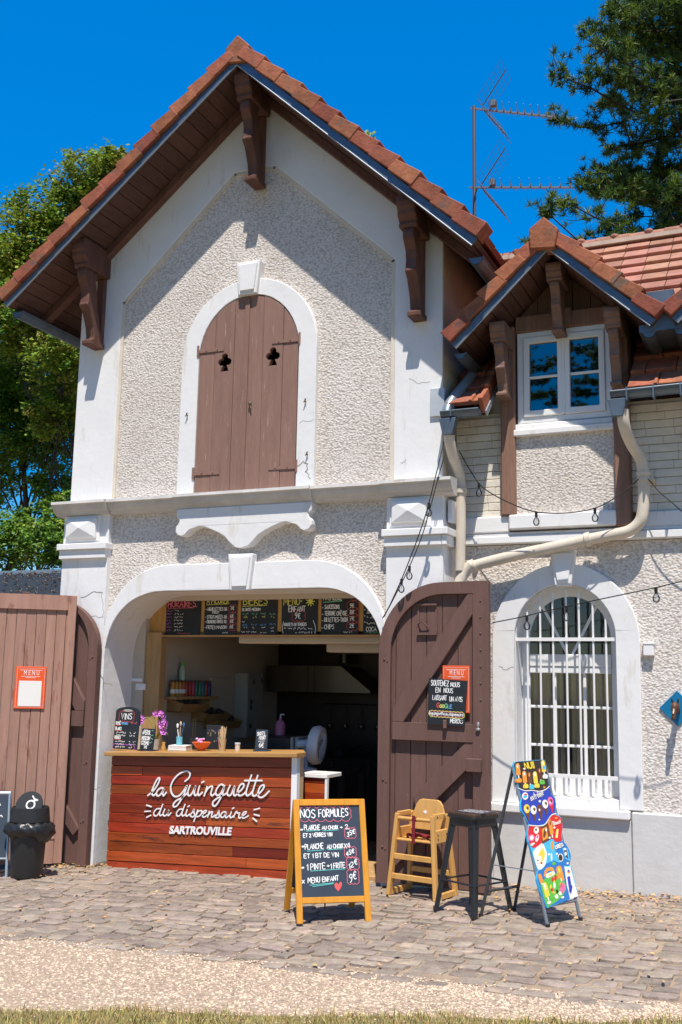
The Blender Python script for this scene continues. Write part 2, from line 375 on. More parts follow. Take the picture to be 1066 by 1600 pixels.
# single-line handwriting font (unit height, baseline 0)
GL = {'A': '0,0 .28,1 .56,0|.1,.36 .46,.36', 'B': '0,0 0,1 .36,.95 .42,.76 .3,.56 0,.52 .4,.46 .5,.24 .36,.02 0,0', 'C': '.5,.82 .34,1 .12,.88 0,.5 .12,.1 .34,0 .5,.16',
'D': '0,0 0,1 .3,.95 .5,.66 .5,.34 .3,.04 0,0', 'E': '.46,1 0,1 0,0 .46,0|0,.52 .36,.52', 'F': '.46,1 0,1 0,0|0,.52 .36,.52', 'G': '.5,.84 .3,1 .08,.84 0,.46 .1,.08 .32,0 .5,.14 .5,.44 .28,.44',
'H': '0,0 0,1|.48,0 .48,1|0,.5 .48,.5', 'I': '.05,0 .05,1', 'J': '.3,1 .3,.2 .18,0 0,.14', 'K': '0,0 0,1|.46,1 0,.44 .48,0', 'L': '0,1 0,0 .42,0', 'M': '0,0 .08,1 .34,.3 .6,1 .68,0',
'N': '0,0 0,1 .48,0 .48,1', 'O': '.26,1 .06,.8 0,.48 .08,.12 .28,0 .48,.14 .54,.5 .46,.84 .26,1', 'P': '0,0 0,1 .36,.95 .46,.74 .36,.52 0,.46', 'Q': '.26,1 .04,.78 0,.46 .1,.1 .28,0 .48,.14 .54,.5 .46,.84 .26,1|.34,.24 .56,-.06',
'R': '0,0 0,1 .36,.95 .44,.74 .34,.54 0,.5 .48,0', 'S': '.46,.86 .28,1 .06,.88 .06,.66 .4,.42 .46,.2 .28,0 .02,.12', 'T': '0,1 .56,1|.28,1 .28,0', 'U': '0,1 .02,.2 .2,0 .4,.1 .46,.3 .46,1', 'V': '0,1 .26,0 .52,1',
'W': '0,1 .16,0 .34,.7 .5,0 .68,1', 'X': '0,1 .48,0|.48,1 0,0', 'Y': '0,1 .26,.5 .52,1|.26,.5 .26,0', 'Z': '0,1 .48,1 0,0 .5,0',
'0': '.24,1 .04,.8 0,.45 .08,.1 .24,0 .42,.14 .48,.5 .42,.86 .24,1', '1': '0,.7 .2,1 .2,0', '2': '.02,.76 .14,.98 .36,.94 .42,.7 .3,.4 0,0 .48,.02', '3': '.04,.92 .3,1 .42,.78 .2,.54 .46,.34 .3,.02 0,.1', '4': '.34,0 .34,1 0,.34 .5,.34',
'5': '.44,1 .08,1 .04,.56 .34,.58 .46,.3 .3,.02 0,.08', '6': '.4,1 .12,.7 0,.3 .16,0 .4,.12 .4,.4 .2,.5 .04,.34', '7': '0,1 .48,1 .16,0|.1,.5 .4,.5', '8': '.24,.54 .04,.74 .2,1 .42,.84 .24,.54 .02,.28 .2,0 .46,.2 .24,.54', '9': '.4,.64 .2,.5 .02,.68 .14,.96 .38,.94 .4,.6 .3,.2 .1,-.06',
'e_': '', '+': '.04,.45 .44,.45|.24,.65 .24,.25', '-': '.04,.42 .32,.42', '.': '.03,.02 .08,.04', ',': '.08,.06 .02,-.14', ':': '.04,.1 .08,.12|.04,.6 .08,.62', '*': '.0,.55 .3,.3|.3,.58 0,.28|.15,.64 .15,.2', '(': '.22,1.1 .04,.7 .04,.3 .22,-.1', ')': '0,1.1 .18,.7 .18,.3 0,-.1', "'": '.05,1 .02,.78', '/': '0,0 .36,1', '!': '.05,1 .05,.3|.05,.02 .07,.05',
'\u20ac': '.5,.86 .34,1 .16,.84 .1,.5 .16,.12 .36,0 .5,.12|0,.6 .4,.6|0,.42 .36,.42',
'a': '.38,.5 .2,.54 .04,.34 .06,.06 .24,.02 .38,.3 .38,.5 .38,.08 .48,0', 'c': '.36,.46 .2,.54 .04,.3 .1,.04 .36,.08', 'd': '.38,.46 .2,.54 .04,.3 .1,.02 .3,.08 .4,.5 .42,1 .4,0', 'e': '.04,.28 .36,.34 .32,.52 .14,.5 .04,.24 .14,.02 .38,.1', 'g': '.38,.5 .18,.54 .04,.3 .12,.04 .34,.16 .4,.5 .36,-.24 .14,-.4 .02,-.24',
'h': '.02,1 .02,0|.02,.34 .2,.54 .36,.42 .36,0', 'i': '.06,.52 .06,.04 .14,0|.06,.74 .08,.78', 'l': '.06,1 .04,.1 .14,0', 'm': '.02,.52 .02,0|.02,.36 .16,.54 .26,.4 .26,0|.26,.36 .42,.54 .52,.4 .52,0', 'n': '.02,.52 .02,0|.02,.34 .2,.54 .36,.4 .36,0', 'o': '.2,.54 .04,.32 .12,.02 .32,.06 .38,.32 .2,.54', 'p': '.02,.52 .02,-.4|.02,.4 .22,.54 .38,.3 .24,.02 .04,.1',
'q': '.36,.5 .16,.54 .04,.28 .14,.02 .36,.14|.38,.52 .36,-.4', 'r': '.02,.52 .04,0|.04,.34 .16,.52 .3,.5', 's': '.32,.46 .16,.54 .06,.4 .28,.22 .28,.06 .12,0 .02,.08', 't': '.14,.9 .12,.1 .26,.02|0,.6 .28,.6', 'u': '.02,.52 .06,.06 .24,.02 .36,.2 .36,.52 .36,0', 'v': '0,.52 .16,0 .34,.52', 'x': '0,.52 .34,0|.34,.52 0,0', 'z': '.02,.52 .34,.52 .02,0 .36,.02', 'y': '.02,.52 .16,.06|.36,.52 .12,-.36', 'f': '.34,.9 .2,1 .12,.8 .12,0|0,.52 .28,.52', 'b': '.04,1 .04,0 .28,.02 .38,.3 .22,.54 .04,.36', 'k': '.04,1 .04,0|.32,.54 .04,.26 .34,0',
'\u0178': ''}
ACC = {'\u00c9': ('E', '.18,1.14 .34,1.3'), '\u00c8': ('E', '.34,1.14 .18,1.3'), '\u00ea': ('e', '.08,.66 .2,.82 .32,.66')}
def strokes(ch):
    if ch in ACC:
        b, a = ACC[ch]; g = GL[b]+'|'+a
    else: g = GL.get(ch, '')
    return [[tuple(map(float, p.split(','))) for p in s_.split()] for s_ in g.split('|') if s_]
_wc = [0]
def write(mb, txt, u, v, h, mp, wd=None, sp=.16, jit=.05, slant=0., rise=0., off=.0015, width=None, mi=0, asp=1.):
    wd = wd or h*.13; rng = random.Random(hash(len(txt)*131+ord(txt[0]))+int(u*1000))
    tot = 0
    def adv(ch): return .34 if ch == ' ' else max((p[0] for s_ in strokes(ch) for p in s_), default=.3)+sp
    tot = sum(adv(c) for c in txt)-sp
    kx = h*asp if width is None else width/max(tot, .01)
    x = 0
    for ch in txt:
        j1 = rng.uniform(-jit, jit); j2 = 1+rng.uniform(-jit, jit)
        for st in strokes(ch):
            _wc[0] += 1
            pts = [(u+(x+p[0]+slant*p[1])*kx, v+rise*(x*kx)+(p[1]*j2+j1)*h) for p in st]
            if len(pts) > 3: pts = cat(pts, 3)
            mb.strip(pts, wd, off+(_wc[0] % 8)*.00006, mp=mp, mi=mi)
        x += adv(ch)
    return u+x*kx
def scrib(mb, u, v, wd, h, mp, off=.0015, mi=0, t=None):     # a line of handwriting too small to read
    rng = random.Random(int((u*7+v*13)*1000)); x = u; _wc[0] += 1; pts = []
    while x < u+wd:
        if rng.random() < .16 and len(pts) > 2:
            mb.strip(pts, t or h*.16, off+(_wc[0] % 8)*.00006, mp=mp, mi=mi); pts = []; x += h*.5; _wc[0] += 1
        pts.append((x, v+rng.uniform(0, 1)*h)); x += h*rng.uniform(.18, .4)
    if len(pts) > 1: mb.strip(pts, t or h*.16, off+(_wc[0] % 8)*.00006, mp=mp, mi=mi)
def cloud(mb, u0, v0, u1, v1, mp, wd, n=4, m=2, off=.0016, mi=0, amp=.5):
    pts = []
    def seg(ax, ay, bx, by, k):
        for i in range(k):
            cx, cy = ax+(bx-ax)*(i+.5)/k, ay+(by-ay)*(i+.5)/k; dx, dy = (bx-ax)/k/2, (by-ay)/k/2
            for q in range(7):
                t = PI-PI*q/6
                pts.append((cx+dx*math.cos(t)+dy*amp*2*math.sin(t)*.7, cy+dy*math.cos(t)-dx*amp*2*math.sin(t)*.7))
    seg(u0, v0, u1, v0, n); seg(u1, v0, u1, v1, m); seg(u1, v1, u0, v1, n); seg(u0, v1, u0, v0, m)
    pts.append(pts[0]); _wc[0] += 1
    mb.strip(pts, wd, off+(_wc[0] % 8)*.00006, mp=mp, mi=mi)
def font_mesh(mb, txt, size, mp, u, v, w0=.0, w1=None, off=0., width=None, mi=0):
    c = bpy.data.curves.new('lettering', 'FONT'); c.body = txt; c.size = size; c.offset = off; c.resolution_u = 3
    if w1 is not None: c.extrude = abs(w1-w0)/2
    o = bpy.data.objects.new('lettering', c); COL.objects.link(o)
    bpy.context.view_layer.update()
    me = bpy.data.meshes.new_from_object(o.evaluated_get(bpy.context.evaluated_depsgraph_get()))
    xs = [q.co.x for q in me.vertices] or [0, 1]; k = 1 if width is None else width/(max(xs)-min(xs))
    mid = (w0+w1)/2 if w1 is not None else w0
    mb.add([mp(u+(q.co.x-min(xs))*k, v+q.co.y, mid+q.co.z) for q in me.vertices], [tuple(p.vertices) for p in me.polygons], mi)
    bpy.data.objects.remove(o); bpy.data.curves.remove(c); bpy.data.meshes.remove(me)
def frame3(o, u, v):                    # local plane: origin, u and v directions; w = u x v outwards
    o = V(o); u = V(u).normalized(); v = V(v); v = (v-u*v.dot(u)).normalized(); n = u.cross(v)
    return lambda a, b, c=0.: o+u*a+v*b+n*c

# ================================================================== THE SETTING
GROUND = M('sandy_ground', (.38, .285, .195), r=.95, var=.35, vs=9, bump=.5, bs=60, bd=.01, c2=(.25, .18, .125))
m = MB(); xs = [-160, -30, -9, -4, 0, 4, 9, 30, 160]; ys = [-160, -40, -8, -4, 0, 8, 40, 220]
m.add([(x, y, gz(x)+.003) for y in ys for x in xs], [(j*9+i, j*9+i+1, (j+1)*9+i+1, (j+1)*9+i) for j in range(7) for i in range(8)])
tag(m.build('ground', GROUND), kind='structure')

GRAVEL = M('gravel_bed', (.50, .38, .275), r=.95, var=.4, vs=55, bump=.9, bs=85, bd=.012, c2=(.29, .21, .145), det=5)
m = MB(); n = 40; g1 = []; g2 = []
rg = random.Random(3)
for i in range(n+1):
    x = -9+18*i/n; g1.append((x, -2.58+rg.uniform(-.05, .05), gz(x)+.007)); g2.append((x, -5.0, gz(x)+.007))
m.add(g1+g2, [(i+n+1, i+n+2, i+1, i) for i in range(n)])
tag(m.build('gravel_path', GRAVEL), kind='structure')
def lawn_y(x): return -4.17+.335*x+.04*math.sin(5*x)+.03*math.sin(13*x+1) if x < 4.6 else -4.17+.335*4.6+.05*math.sin(5*x)
LAWN = M('lawn_soil', (.25, .20, .09), r=.95, var=.4, vs=20, bump=.5, bs=40, c2=(.12, .12, .04))
m = MB(); a = []; b = []
for i in range(81):
    x = -20+40*i/80; a.append((x, lawn_y(max(-4, min(x, 9))), gz(x)+.011)); b.append((x, -90, gz(x)+.011))
m.add(a+b, [(i+81, i+82, i+1, i) for i in range(80)])
tag(m.build('lawn', LAWN), kind='structure')

# cobbled pavement: every sett its own worn block, in rows along the house
SETT = M('worn_sett', (.335, .27, .215), r=.8, var=.3, vs=14, bump=.7, bs=38, bd=.014, isl=.24, islh=.014, c2=(.215, .17, .14), blot=((.39, .30, .215), 6, .57, (1, 1, 1)))
m = MB(); rg = random.Random(11); y = .42
while y > -2.62:
    dp = rg.uniform(.11, .155); x = -4.6+rg.uniform(0, .2)
    while x < 6.4:
        ln = rg.uniform(.13, .235); g = .011
        if y-dp < -2.45 and rg.random() < .3: x += ln; continue
        h = .013+rg.uniform(-.006, .008); tx, ty = rg.uniform(-.04, .04), rg.uniform(-.06, .06)
        wob = .035*math.sin(x*1.1+.6)+.02*math.sin(x*2.7)
        cs = [(x+g, y-dp+g), (x+ln-g, y-dp+g), (x+ln-g, y-g), (x+g, y-g)]
        cs = [(cx+rg.uniform(-.013, .013), cy+rg.uniform(-.011, .011)) for cx, cy in cs]
        mx, my = x+ln/2, y-dp/2; ring = []
        # eight-sided outline
        o8 = []
        for k in range(4):
            p, q = cs[k], cs[(k+1) % 4]
            o8 += [(p[0]*.88+q[0]*.12, p[1]*.88+q[1]*.12), (p[0]*.12+q[0]*.88, p[1]*.12+q[1]*.88)]
        for (s_, z) in ((1.0, -.04), (1.0, h-.010), (.97, h-.003), (.86, h)):
            for px, py in o8:
                qx, qy = mx+(px-mx)*s_, my+(py-my)*s_
                ring.append((qx, qy+wob, gz(qx)+z+(qx-mx)*tx+(qy-my)*ty))
        fs = [(k*8+i, k*8+(i+1) % 8, k*8+8+(i+1) % 8, k*8+8+i) for k in range(3) for i in range(8)]+[tuple(range(24, 32))]
        m.add(ring, fs); x += ln
    y -= dp
tag(m.build('cobbled_pavement', SETT, smooth=True, recalc=False), kind='structure')

# loose gravel, dry leaves and grass: stuff nobody could count
def pebbles(n, fx, name, mat, smin, smax):
    m = MB(); rg = random.Random(5)
    for _ in range(n):
        x, y, z = fx(rg); s = rg.uniform(smin, smax); a = rg.uniform(0, PI); ca, sa = math.cos(a), math.sin(a)
        sx, sy, sz = s*rg.uniform(.8, 1.3), s*rg.uniform(.6, 1), s*rg.uniform(.4, .7)
        m.add([(x+ca*sx, y+sa*sx, z), (x-sa*sy, y+ca*sy, z+sz*.2), (x-ca*sx, y-sa*sx, z), (x+sa*sy, y-ca*sy, z+sz*.1), (x+rg.uniform(-.3, .3)*s, y+rg.uniform(-.3, .3)*s, z+sz)],
              [(0, 1, 4), (1, 2, 4), (2, 3, 4), (3, 0, 4)])
    return m.build(name, mat, recalc=False)
PEB = M('gravel_stone', (.52, .395, .29), r=.85, isl=.55, islh=.02)
def gpos(rg):
    x = rg.uniform(-1.2, 5.4); y0 = lawn_y(x)-.1; y = rg.uniform(max(y0, -4.4), -2.50-.02*rg.random()); return x, y, gz(x)+.0075
tag(pebbles(30000, gpos, 'gravel', PEB, .004, .0115), 'loose beige gravel between the cobbles and the grass', 'gravel', kind='stuff')
def spos(rg):
    while True:
        x = rg.uniform(-3.0, 6.0); y = rg.choice((rg.uniform(-2.75, -2.2), rg.uniform(-2.6, .25))); return x, y, gz(x)+.006
tag(pebbles(1500, spos, 'grit', PEB, .003, .008), 'scattered beige grit lying in the joints of the cobbles', 'grit', kind='stuff')
DRYL = M('dry_leaf', (.50, .29, .11), r=.8, isl=.4, islh=.02)
m = MB(); rg = random.Random(21)
for i in range(1500):
    q = rg.random()
    if q < .30: x = rg.uniform(2.35, 4.6); y = .29-abs(rg.gauss(0, .16))
    elif q < .55: x = rg.uniform(-2.6, -1.2); y = -abs(rg.gauss(.12, .22))
    elif q < .7: x = rg.gauss(3.6, .5); y = rg.gauss(-.25, .3)
    else: x = rg.uniform(-2.5, 5); y = rg.uniform(-2.6, .1)
    y = min(y, .28); s = rg.uniform(.009, .022); a = rg.uniform(0, 2*PI); z = gz(x)+.026+rg.uniform(0, .008); ca, sa = math.cos(a)*s, math.sin(a)*s; t = rg.uniform(-.4, .4)*s
    m.add([(x-ca, y-sa, z), (x+sa*.5, y-ca*.5, z+t), (x+ca, y+sa, z+.3*t), (x-sa*.5, y+ca*.5, z-t*.2)], [(0, 1, 2, 3)])
tag(m.build('fallen_leaves', DRYL, recalc=False), 'dry brown leaves and straw swept along the foot of the walls', 'leaves', kind='stuff')
GRS = M('dry_grass', (.40, .31, .11), r=.8, isl=.45, islh=.05)
m = MB(); rg = random.Random(9)
for i in range(26000):
    x = rg.uniform(.2, 4.9); y = lawn_y(x)+.03-abs(rg.gauss(0, .42)); h = rg.uniform(.02, .055)+(.04*rg.random() if rg.random() < .15 else 0); a = rg.uniform(0, 2*PI); l = rg.uniform(.1, .8)*h; wd = rg.uniform(.0016, .0034)
    z = gz(x)-.01; ca, sa = math.cos(a), math.sin(a); b = rg.uniform(0, 2*PI); cb, sb = math.cos(b)*wd, math.sin(b)*wd
    m.add([(x-cb, y-sb, z), (x+cb, y+sb, z), (x+ca*l*.4+cb*.7, y+sa*l*.4+sb*.7, z+h*.65), (x+ca*l*.4-cb*.7, y+sa*l*.4-sb*.7, z+h*.65), (x+ca*l, y+sa*l, z+h)], [(0, 1, 2, 3), (3, 2, 4)])
tag(m.build('grass', GRS, recalc=False), 'dry yellow and green grass in the foreground', 'grass', kind='stuff')

# ================================================================== THE HOUSE
house = thing('house', 'white rendered house with a steep tiled gable, brown shutters and a dormer wing', 'house', (0, 0, 0))
WY_ = .33
WX0, WX1 = -1.95, 1.90
AP = V((.055, 7.316)); EL = V((-2.44, 5.272)); ER = V((2.305, 5.188))
def zroof(x):
    return AP.y+(EL.y-AP.y)*(x-AP.x)/(EL.x-AP.x) if x < AP.x else AP.y+(ER.y-AP.y)*(x-AP.x)/(ER.x-AP.x)
OPEN_IN = [(-1.42, -.2)]+[(x, z) for x, z in earc(-.80, 1.85, .62, .62, PI, PI/2, 12, .92)]+[(x, z) for x, z in earc(.80, 1.85, .60, .62, PI/2, 0, 12, .92)]+[(1.40, -.2)]
OPEN_OUT = earc(-.72, 1.95, .74, .765, PI*.965, PI/2, 12, .95)+earc(.70, 1.95, .74, .765, PI/2, PI*.035, 12, .95)
SHW = [(-.52, 3.36)]+earc(.01, 4.66, .53, .585, PI, 0, 24)+[(.54, 3.36)]
SHO = [(-.70, 3.36)]+earc(.01, 4.70, .71, .70, PI, 0, 24)+[(.72, 3.36)]
# rough core with the upper roughcast panel
m = MB()
core = [(WX0, -.2), (-1.42, -.2)]+OPEN_IN[1:-1]+[(1.40, -.2), (WX1, -.2), (WX1, zroof(WX1)+.02), (AP.x, AP.y+.02), (WX0, zroof(WX0)+.02)]
m.prism([core, SHW], .022, .42)
tag(m.build('front_wall', ROUGH, house))
m = MB()
m.box(WX1-.3, WX1, .42, 5.2, -.2, zroof(WX1)); m.box(WX1, WX1+.006, .0, 5.2, 3.36, zroof(WX1)-.02); m.box(WX0, WX0+.3, .42, 5.2, -.2, zroof(WX0))
m.prism([(WX0, -.2), (WX1, -.2), (WX1, zroof(WX1)), (AP.x, AP.y), (WX0, zroof(WX0))], 5.2, 5.4)
m.build('side_wall', M('side_plaster', (.66, .58, .46), r=.8, var=.2, vs=2, bump=.3, bs=18, blot=((.40, .32, .24), 2.5, .62, (1, 1, .5))), house)
# smooth border of the gable with its recessed panel
PAN = [(-1.46, 3.36), (-1.46, 5.38), (-.22, 6.53), (.22, 6.52), (1.46, 5.38), (1.46, 3.36)]
m = MB()
m.prism([[(WX0, 3.36), (WX0, zroof(WX0)+.01), (AP.x, AP.y+.01), (WX1, zroof(WX1)+.01), (WX1, 3.36), (1.46, 3.36), (1.46, 5.38), (.22, 6.52), (-.22, 6.53), (-1.46, 5.38), (-1.46, 3.36)]], 0, .0215)
m.build('gable_border', WHITE, house, bevel=.006)
m = MB()
for a, b in zip(PAN[:-1], PAN[1:]):
    d = (V(b)-V(a)).normalized(); n = V((d.y, -d.x))
    a2 = V(a); b2 = V(b); k = .034
    m.hexa([(p[0], yy, p[1]) for yy in (.004, .03) for p in (a2, b2, b2+n*k, a2+n*k)])
m.build('panel_moulding', CREAM, house)
# lower storey: smooth piers and arch band
m = MB()
lo = [(WX0-.03, -.2), (WX0-.03, 3.25), (-1.44, 3.25)]+[(max(-1.44, p[0]), p[1]) for p in OPEN_OUT[:13]]+[(min(1.42, p[0]), p[1]) for p in OPEN_OUT[13:]]+[(1.42, 3.25), (WX1+.02, 3.25), (WX1+.02, -.2)]+OPEN_IN[::-1]
m.prism([lo], -.035, .0215)
m.box(WX1, WX1+.0205, .0215, .345, -.2, 3.249)
m.build('arch_band', WHITE, house, bevel=.006)
# reveal of the arch
m = MB(); oi = OPEN_IN
for i in range(len(oi)-1):
    a, b = oi[i], oi[i+1]
    ia, ib = [(p[0]*.9975, p[1]-.003) for p in (a, b)]
    m.add([(ia[0], .0, ia[1]), (ib[0], .0, ib[1]), (ib[0], .50, ib[1]), (ia[0], .50, ia[1])], [(0, 1, 2, 3)])
m.build('arch_reveal', WHITE, house, smooth=True)
# hairline cracks in the old plaster
CRK = M('plaster_crack', (.30, .27, .24), r=.9)
def crack(pts, y, wd=.006):
    m = MB(); q = []; rg = random.Random(int(pts[0][0]*7))
    for a, b in zip(pts[:-1], pts[1:]):
        for k in range(4): q.append((a[0]+(b[0]-a[0])*k/4+rg.uniform(-2, 2), a[1]+(b[1]-a[1])*k/4+rg.uniform(-2, 2)))
    q.append(pts[-1]); q = [(P(x, z, y).x, P(x, z, y).z) for x, z in q]; m.strip(q, wd, y-.0012, mp=lambda u, v, w_: (u, w_, v)); m.build('crack', CRK, house, recalc=False)
crack([(128, 935), (146, 924), (160, 926)], -.035, .008); crack([(160, 926), (162, 950), (160, 965), (140, 962)], -.035, .004); crack([(157, 1055), (166, 1068), (175, 1070)], -.035, .009); crack([(148, 1232), (160, 1231), (172, 1228)], -.035, .005)
crack([(463, 728), (474, 722), (482, 726), (478, 738)], -.03, .009); crack([(478, 738), (485, 748)], -.03, .006); crack([(468, 660), (490, 655)], -.03, .003); crack([(318, 420), (335, 452)], -.03, .003); crack([(640, 590), (655, 600), (672, 596)], 0, .003); crack([(627, 725), (634, 718)], 0, .005); crack([(780, 1040), (790, 1046), (803, 1043)], WY_-.028, .004)
# pier caps
def pier(x0, x1, side):
    m = MB()
    m.box(x0-.01, x1-.003, -.075, .02, 2.80, 2.885); m.box(x0-.025, x1+.015, -.10, .02, 2.885, 2.945)
    px0, px1, pz0, pz1 = x0+.06, x1-.13, 3.00, 3.19
    m.prism([[(px0-.03, pz0-.03), (px1+.03, pz0-.03), (px1+.03, pz1+.03), (px0-.03, pz1+.03)]], -.052, -.03)
    cx, cz = (px0+px1)/2, (pz0+pz1)/2
    m.add([(px0, -.085, pz0), (px1, -.085, pz0), (px1, -.085, pz1), (px0, -.085, pz1), (cx, -.115, cz), (px0, -.05, pz0), (px1, -.05, pz0), (px1, -.05, pz1), (px0, -.05, pz1)],
          [(0, 1, 4), (1, 2, 4), (2, 3, 4), (3, 0, 4), (0, 5, 6, 1), (1, 6, 7, 2), (2, 7, 8, 3), (3, 8, 5, 0)])
    if side:
        m.box(x1, x1+.045, -.075, .35, 2.80, 2.885); m.box(x1+.015, x1+.06, -.10, .35, 2.885, 2.945)
        m.hexa([(x1+.02, .03, 3.0), (x1+.06, .03, 3.0), (x1+.06, .27, 3.0), (x1+.02, .27, 3.0), (x1+.02, .03, 3.19), (x1+.06, .03, 3.19), (x1+.06, .27, 3.19), (x1+.02, .27, 3.19)])
    m.build('pier_cap', WHITE, house, bevel=.005)
pier(WX0-.03, -1.44, 0); pier(1.42, WX1+.02, 1)
# cornice
def corn(prof, x0, x1, yb, m):
    m.prism([prof], x0, x1, mp=lambda y, z, x: (x, y, z))
CP = [(.02, 3.365), (-.135, 3.352), (-.14, 3.325), (-.12, 3.315), (-.115, 3.30), (-.095, 3.265), (-.07, 3.25), (-.062, 3.235), (-.045, 3.225), (.02, 3.215)]
CP2 = [(y-.028 if y < .01 else y, z) for y, z in CP]
M('grey_cornice', (.60, .575, .55), r=.8, var=.22, vs=5, bump=.35, bs=22, blot=((.42, .35, .28), 4, .63, (.5, 1, 1)))
m = MB(); corn(CP, -1.42, -.66, 0, m); corn(CP, .74, 1.40, 0, m); corn(CP2, -.66, .74, 0, m); corn(CP2, WX0-.10, -1.42, 0, m); corn(CP2, 1.40, WX1+.125, 0, m)
m.prism([[(WX1+(-y)*.75, z) for y, z in CP]], .025, .345, mp=lambda x, z, y: (x, y, z))
m.build('cornice', MATS['grey_cornice'], house)
# scrolled apron under the shutter
h = [(0, 2.835), (.07, 2.85), (.125, 2.895), (.17, 2.945), (.24, 2.985), (.31, 3.015), (.39, 3.045), (.46, 3.052), (.525, 3.035), (.56, 3.01), (.585, 2.985), (.63, 2.968), (.675, 2.98), (.70, 3.015), (.695, 3.06), (.665, 3.095), (.66, 3.12), (.69, 3.14), (.70, 3.225)]
m = MB(); cx = .04
m.prism([[(cx+x, z) for x, z in h]+[(cx-x, z) for x, z in h[::-1][:-1]]], -.085, .03)
m.build('apron', WHITE, house, bevel=.008)
# keystones
def key(xc, z0, z1, b, t, y0, y1):
    m = MB(); m.prism([[(xc-b, z0), (xc+b, z0), (xc+t, z1), (xc-t, z1)]], y0, y1)
    m.prism([[(xc-b+.022, z0+.03), (xc+b-.022, z0+.03), (xc+t-.022, z1-.025), (xc-t+.022, z1-.025)]], y0-.016, y0+.001)
    return m.build('keystone', WHITE, house, bevel=.006)
key(.01, 5.235, 5.555, .095, .125, -.075, .03); key(.04, 2.46, 2.785, .095, .128, -.085, .0); 
m = MB(); m.prism([SHO+SHW[::-1]], -.03, .0215)
m.build('window_surround', WHITE, house, bevel=.006)
m = MB(); m.prism([SHW], .16, .18); m.build('loft_shade_sheet', DARK, house)  # near-black sheet: darkness of the unlit loft put into the colour

# plank shutters with clover cut-outs
def clover(cx, cz, s=1.):
    out = []
    for k in range(40):
        a = 2*PI*k/40+.01; d = (math.cos(a), math.sin(a)); r = .02
        for ox, oz, rr in ((0, .055, .034), (-.038, .005, .034), (.038, .005, .034), (0, .015, .022)):
            bq = d[0]*ox+d[1]*oz; dd = bq*bq-(ox*ox+oz*oz-rr*rr)
            if dd > 0: r = max(r, bq+math.sqrt(dd))
        if d[1] < -.5:
            t = -.085/d[1]; wx = d[0]*t
            if abs(wx) < .045: r = max(r, t)
            elif abs(d[0]/d[1]) < 1: r = max(r, .035)
        out.append((cx+d[0]*r*s, cz+d[1]*r*s))
    return out
def arch_z(x): return 4.66+.575*math.sqrt(max(0, 1-((x-.01)/.525)**2))
def shutter(x0, x1, cx, hinge_x, sg):
    m = MB(); n = 3; e = [x0, x0+(x1-x0)*.30, x0+(x1-x0)*.70, x1]
    if sg < 0: e = [x0, x0+(x1-x0)*.32, x0+(x1-x0)*.72, x1]
    for i in range(n):
        a, b = e[i]+.002, e[i+1]-.002
        lp = [(a, 3.372), (a, arch_z(a))]+[(a+(b-a)*q/6, arch_z(a+(b-a)*q/6)) for q in range(1, 6)]+[(b, arch_z(b)), (b, 3.372)]
        ls = [lp]
        if a < cx < b: ls.append(clover(cx, 4.61))
        m.prism(ls, -.022-.003*(i % 2), .02)
    m.box(x1-.035 if sg < 0 else x0-.012, x1+.012 if sg < 0 else x0+.035, -.036, -.02, 3.38, 5.20) if sg < 0 else None
    o = m.build('shutter', SHUT, house, bevel=.003)
    for z in (3.56, 4.745):
        h_ = MB(); hx1 = hinge_x-sg*.27
        h_.hexa([(min(hinge_x, hx1), -.032, z-.014), (max(hinge_x, hx1), -.032, z-.02), (max(hinge_x, hx1), -.022, z-.02), (min(hinge_x, hx1), -.022, z-.014), (min(hinge_x, hx1), -.032, z+.014), (max(hinge_x, hx1), -.032, z+.02), (max(hinge_x, hx1), -.022, z+.02), (min(hinge_x, hx1), -.022, z+.014)])
        h_.tube([(hinge_x+sg*.012, -.03, z-.05), (hinge_x+sg*.012, -.03, z+.06)], .012, 6)
        for q in (.08, .2): h_.ball((hinge_x-sg*q, -.034, z), .007, n=6)
        h_.build('strap_hinge', SHUT, o)
    return o
sa = shutter(-.512, .008, -.235, -.515, -1); sb = shutter(.012, .532, .275, .535, 1)
m = MB(); m.ball((.06, -.04, 4.18), .018, .016, .022); m.tube([(.06, -.04, 4.18), (.075, -.045, 4.13)], .006, 5); m.build('latch_knob', RUST, sb)
m = MB()
for q in ((-.615, 4.13), (.625, 4.15), (.655, 3.66)): m.tube([(q[0], -.02, q[1]), (q[0], -.05, q[1]), (q[0]+.010, -.055, q[1]+.02)], .007, 5); m.tube([(q[0], -.05, q[1]), (q[0]-.008, -.055, q[1]-.014)], .006, 5)
m.build('shutter_hook', RUST, house)

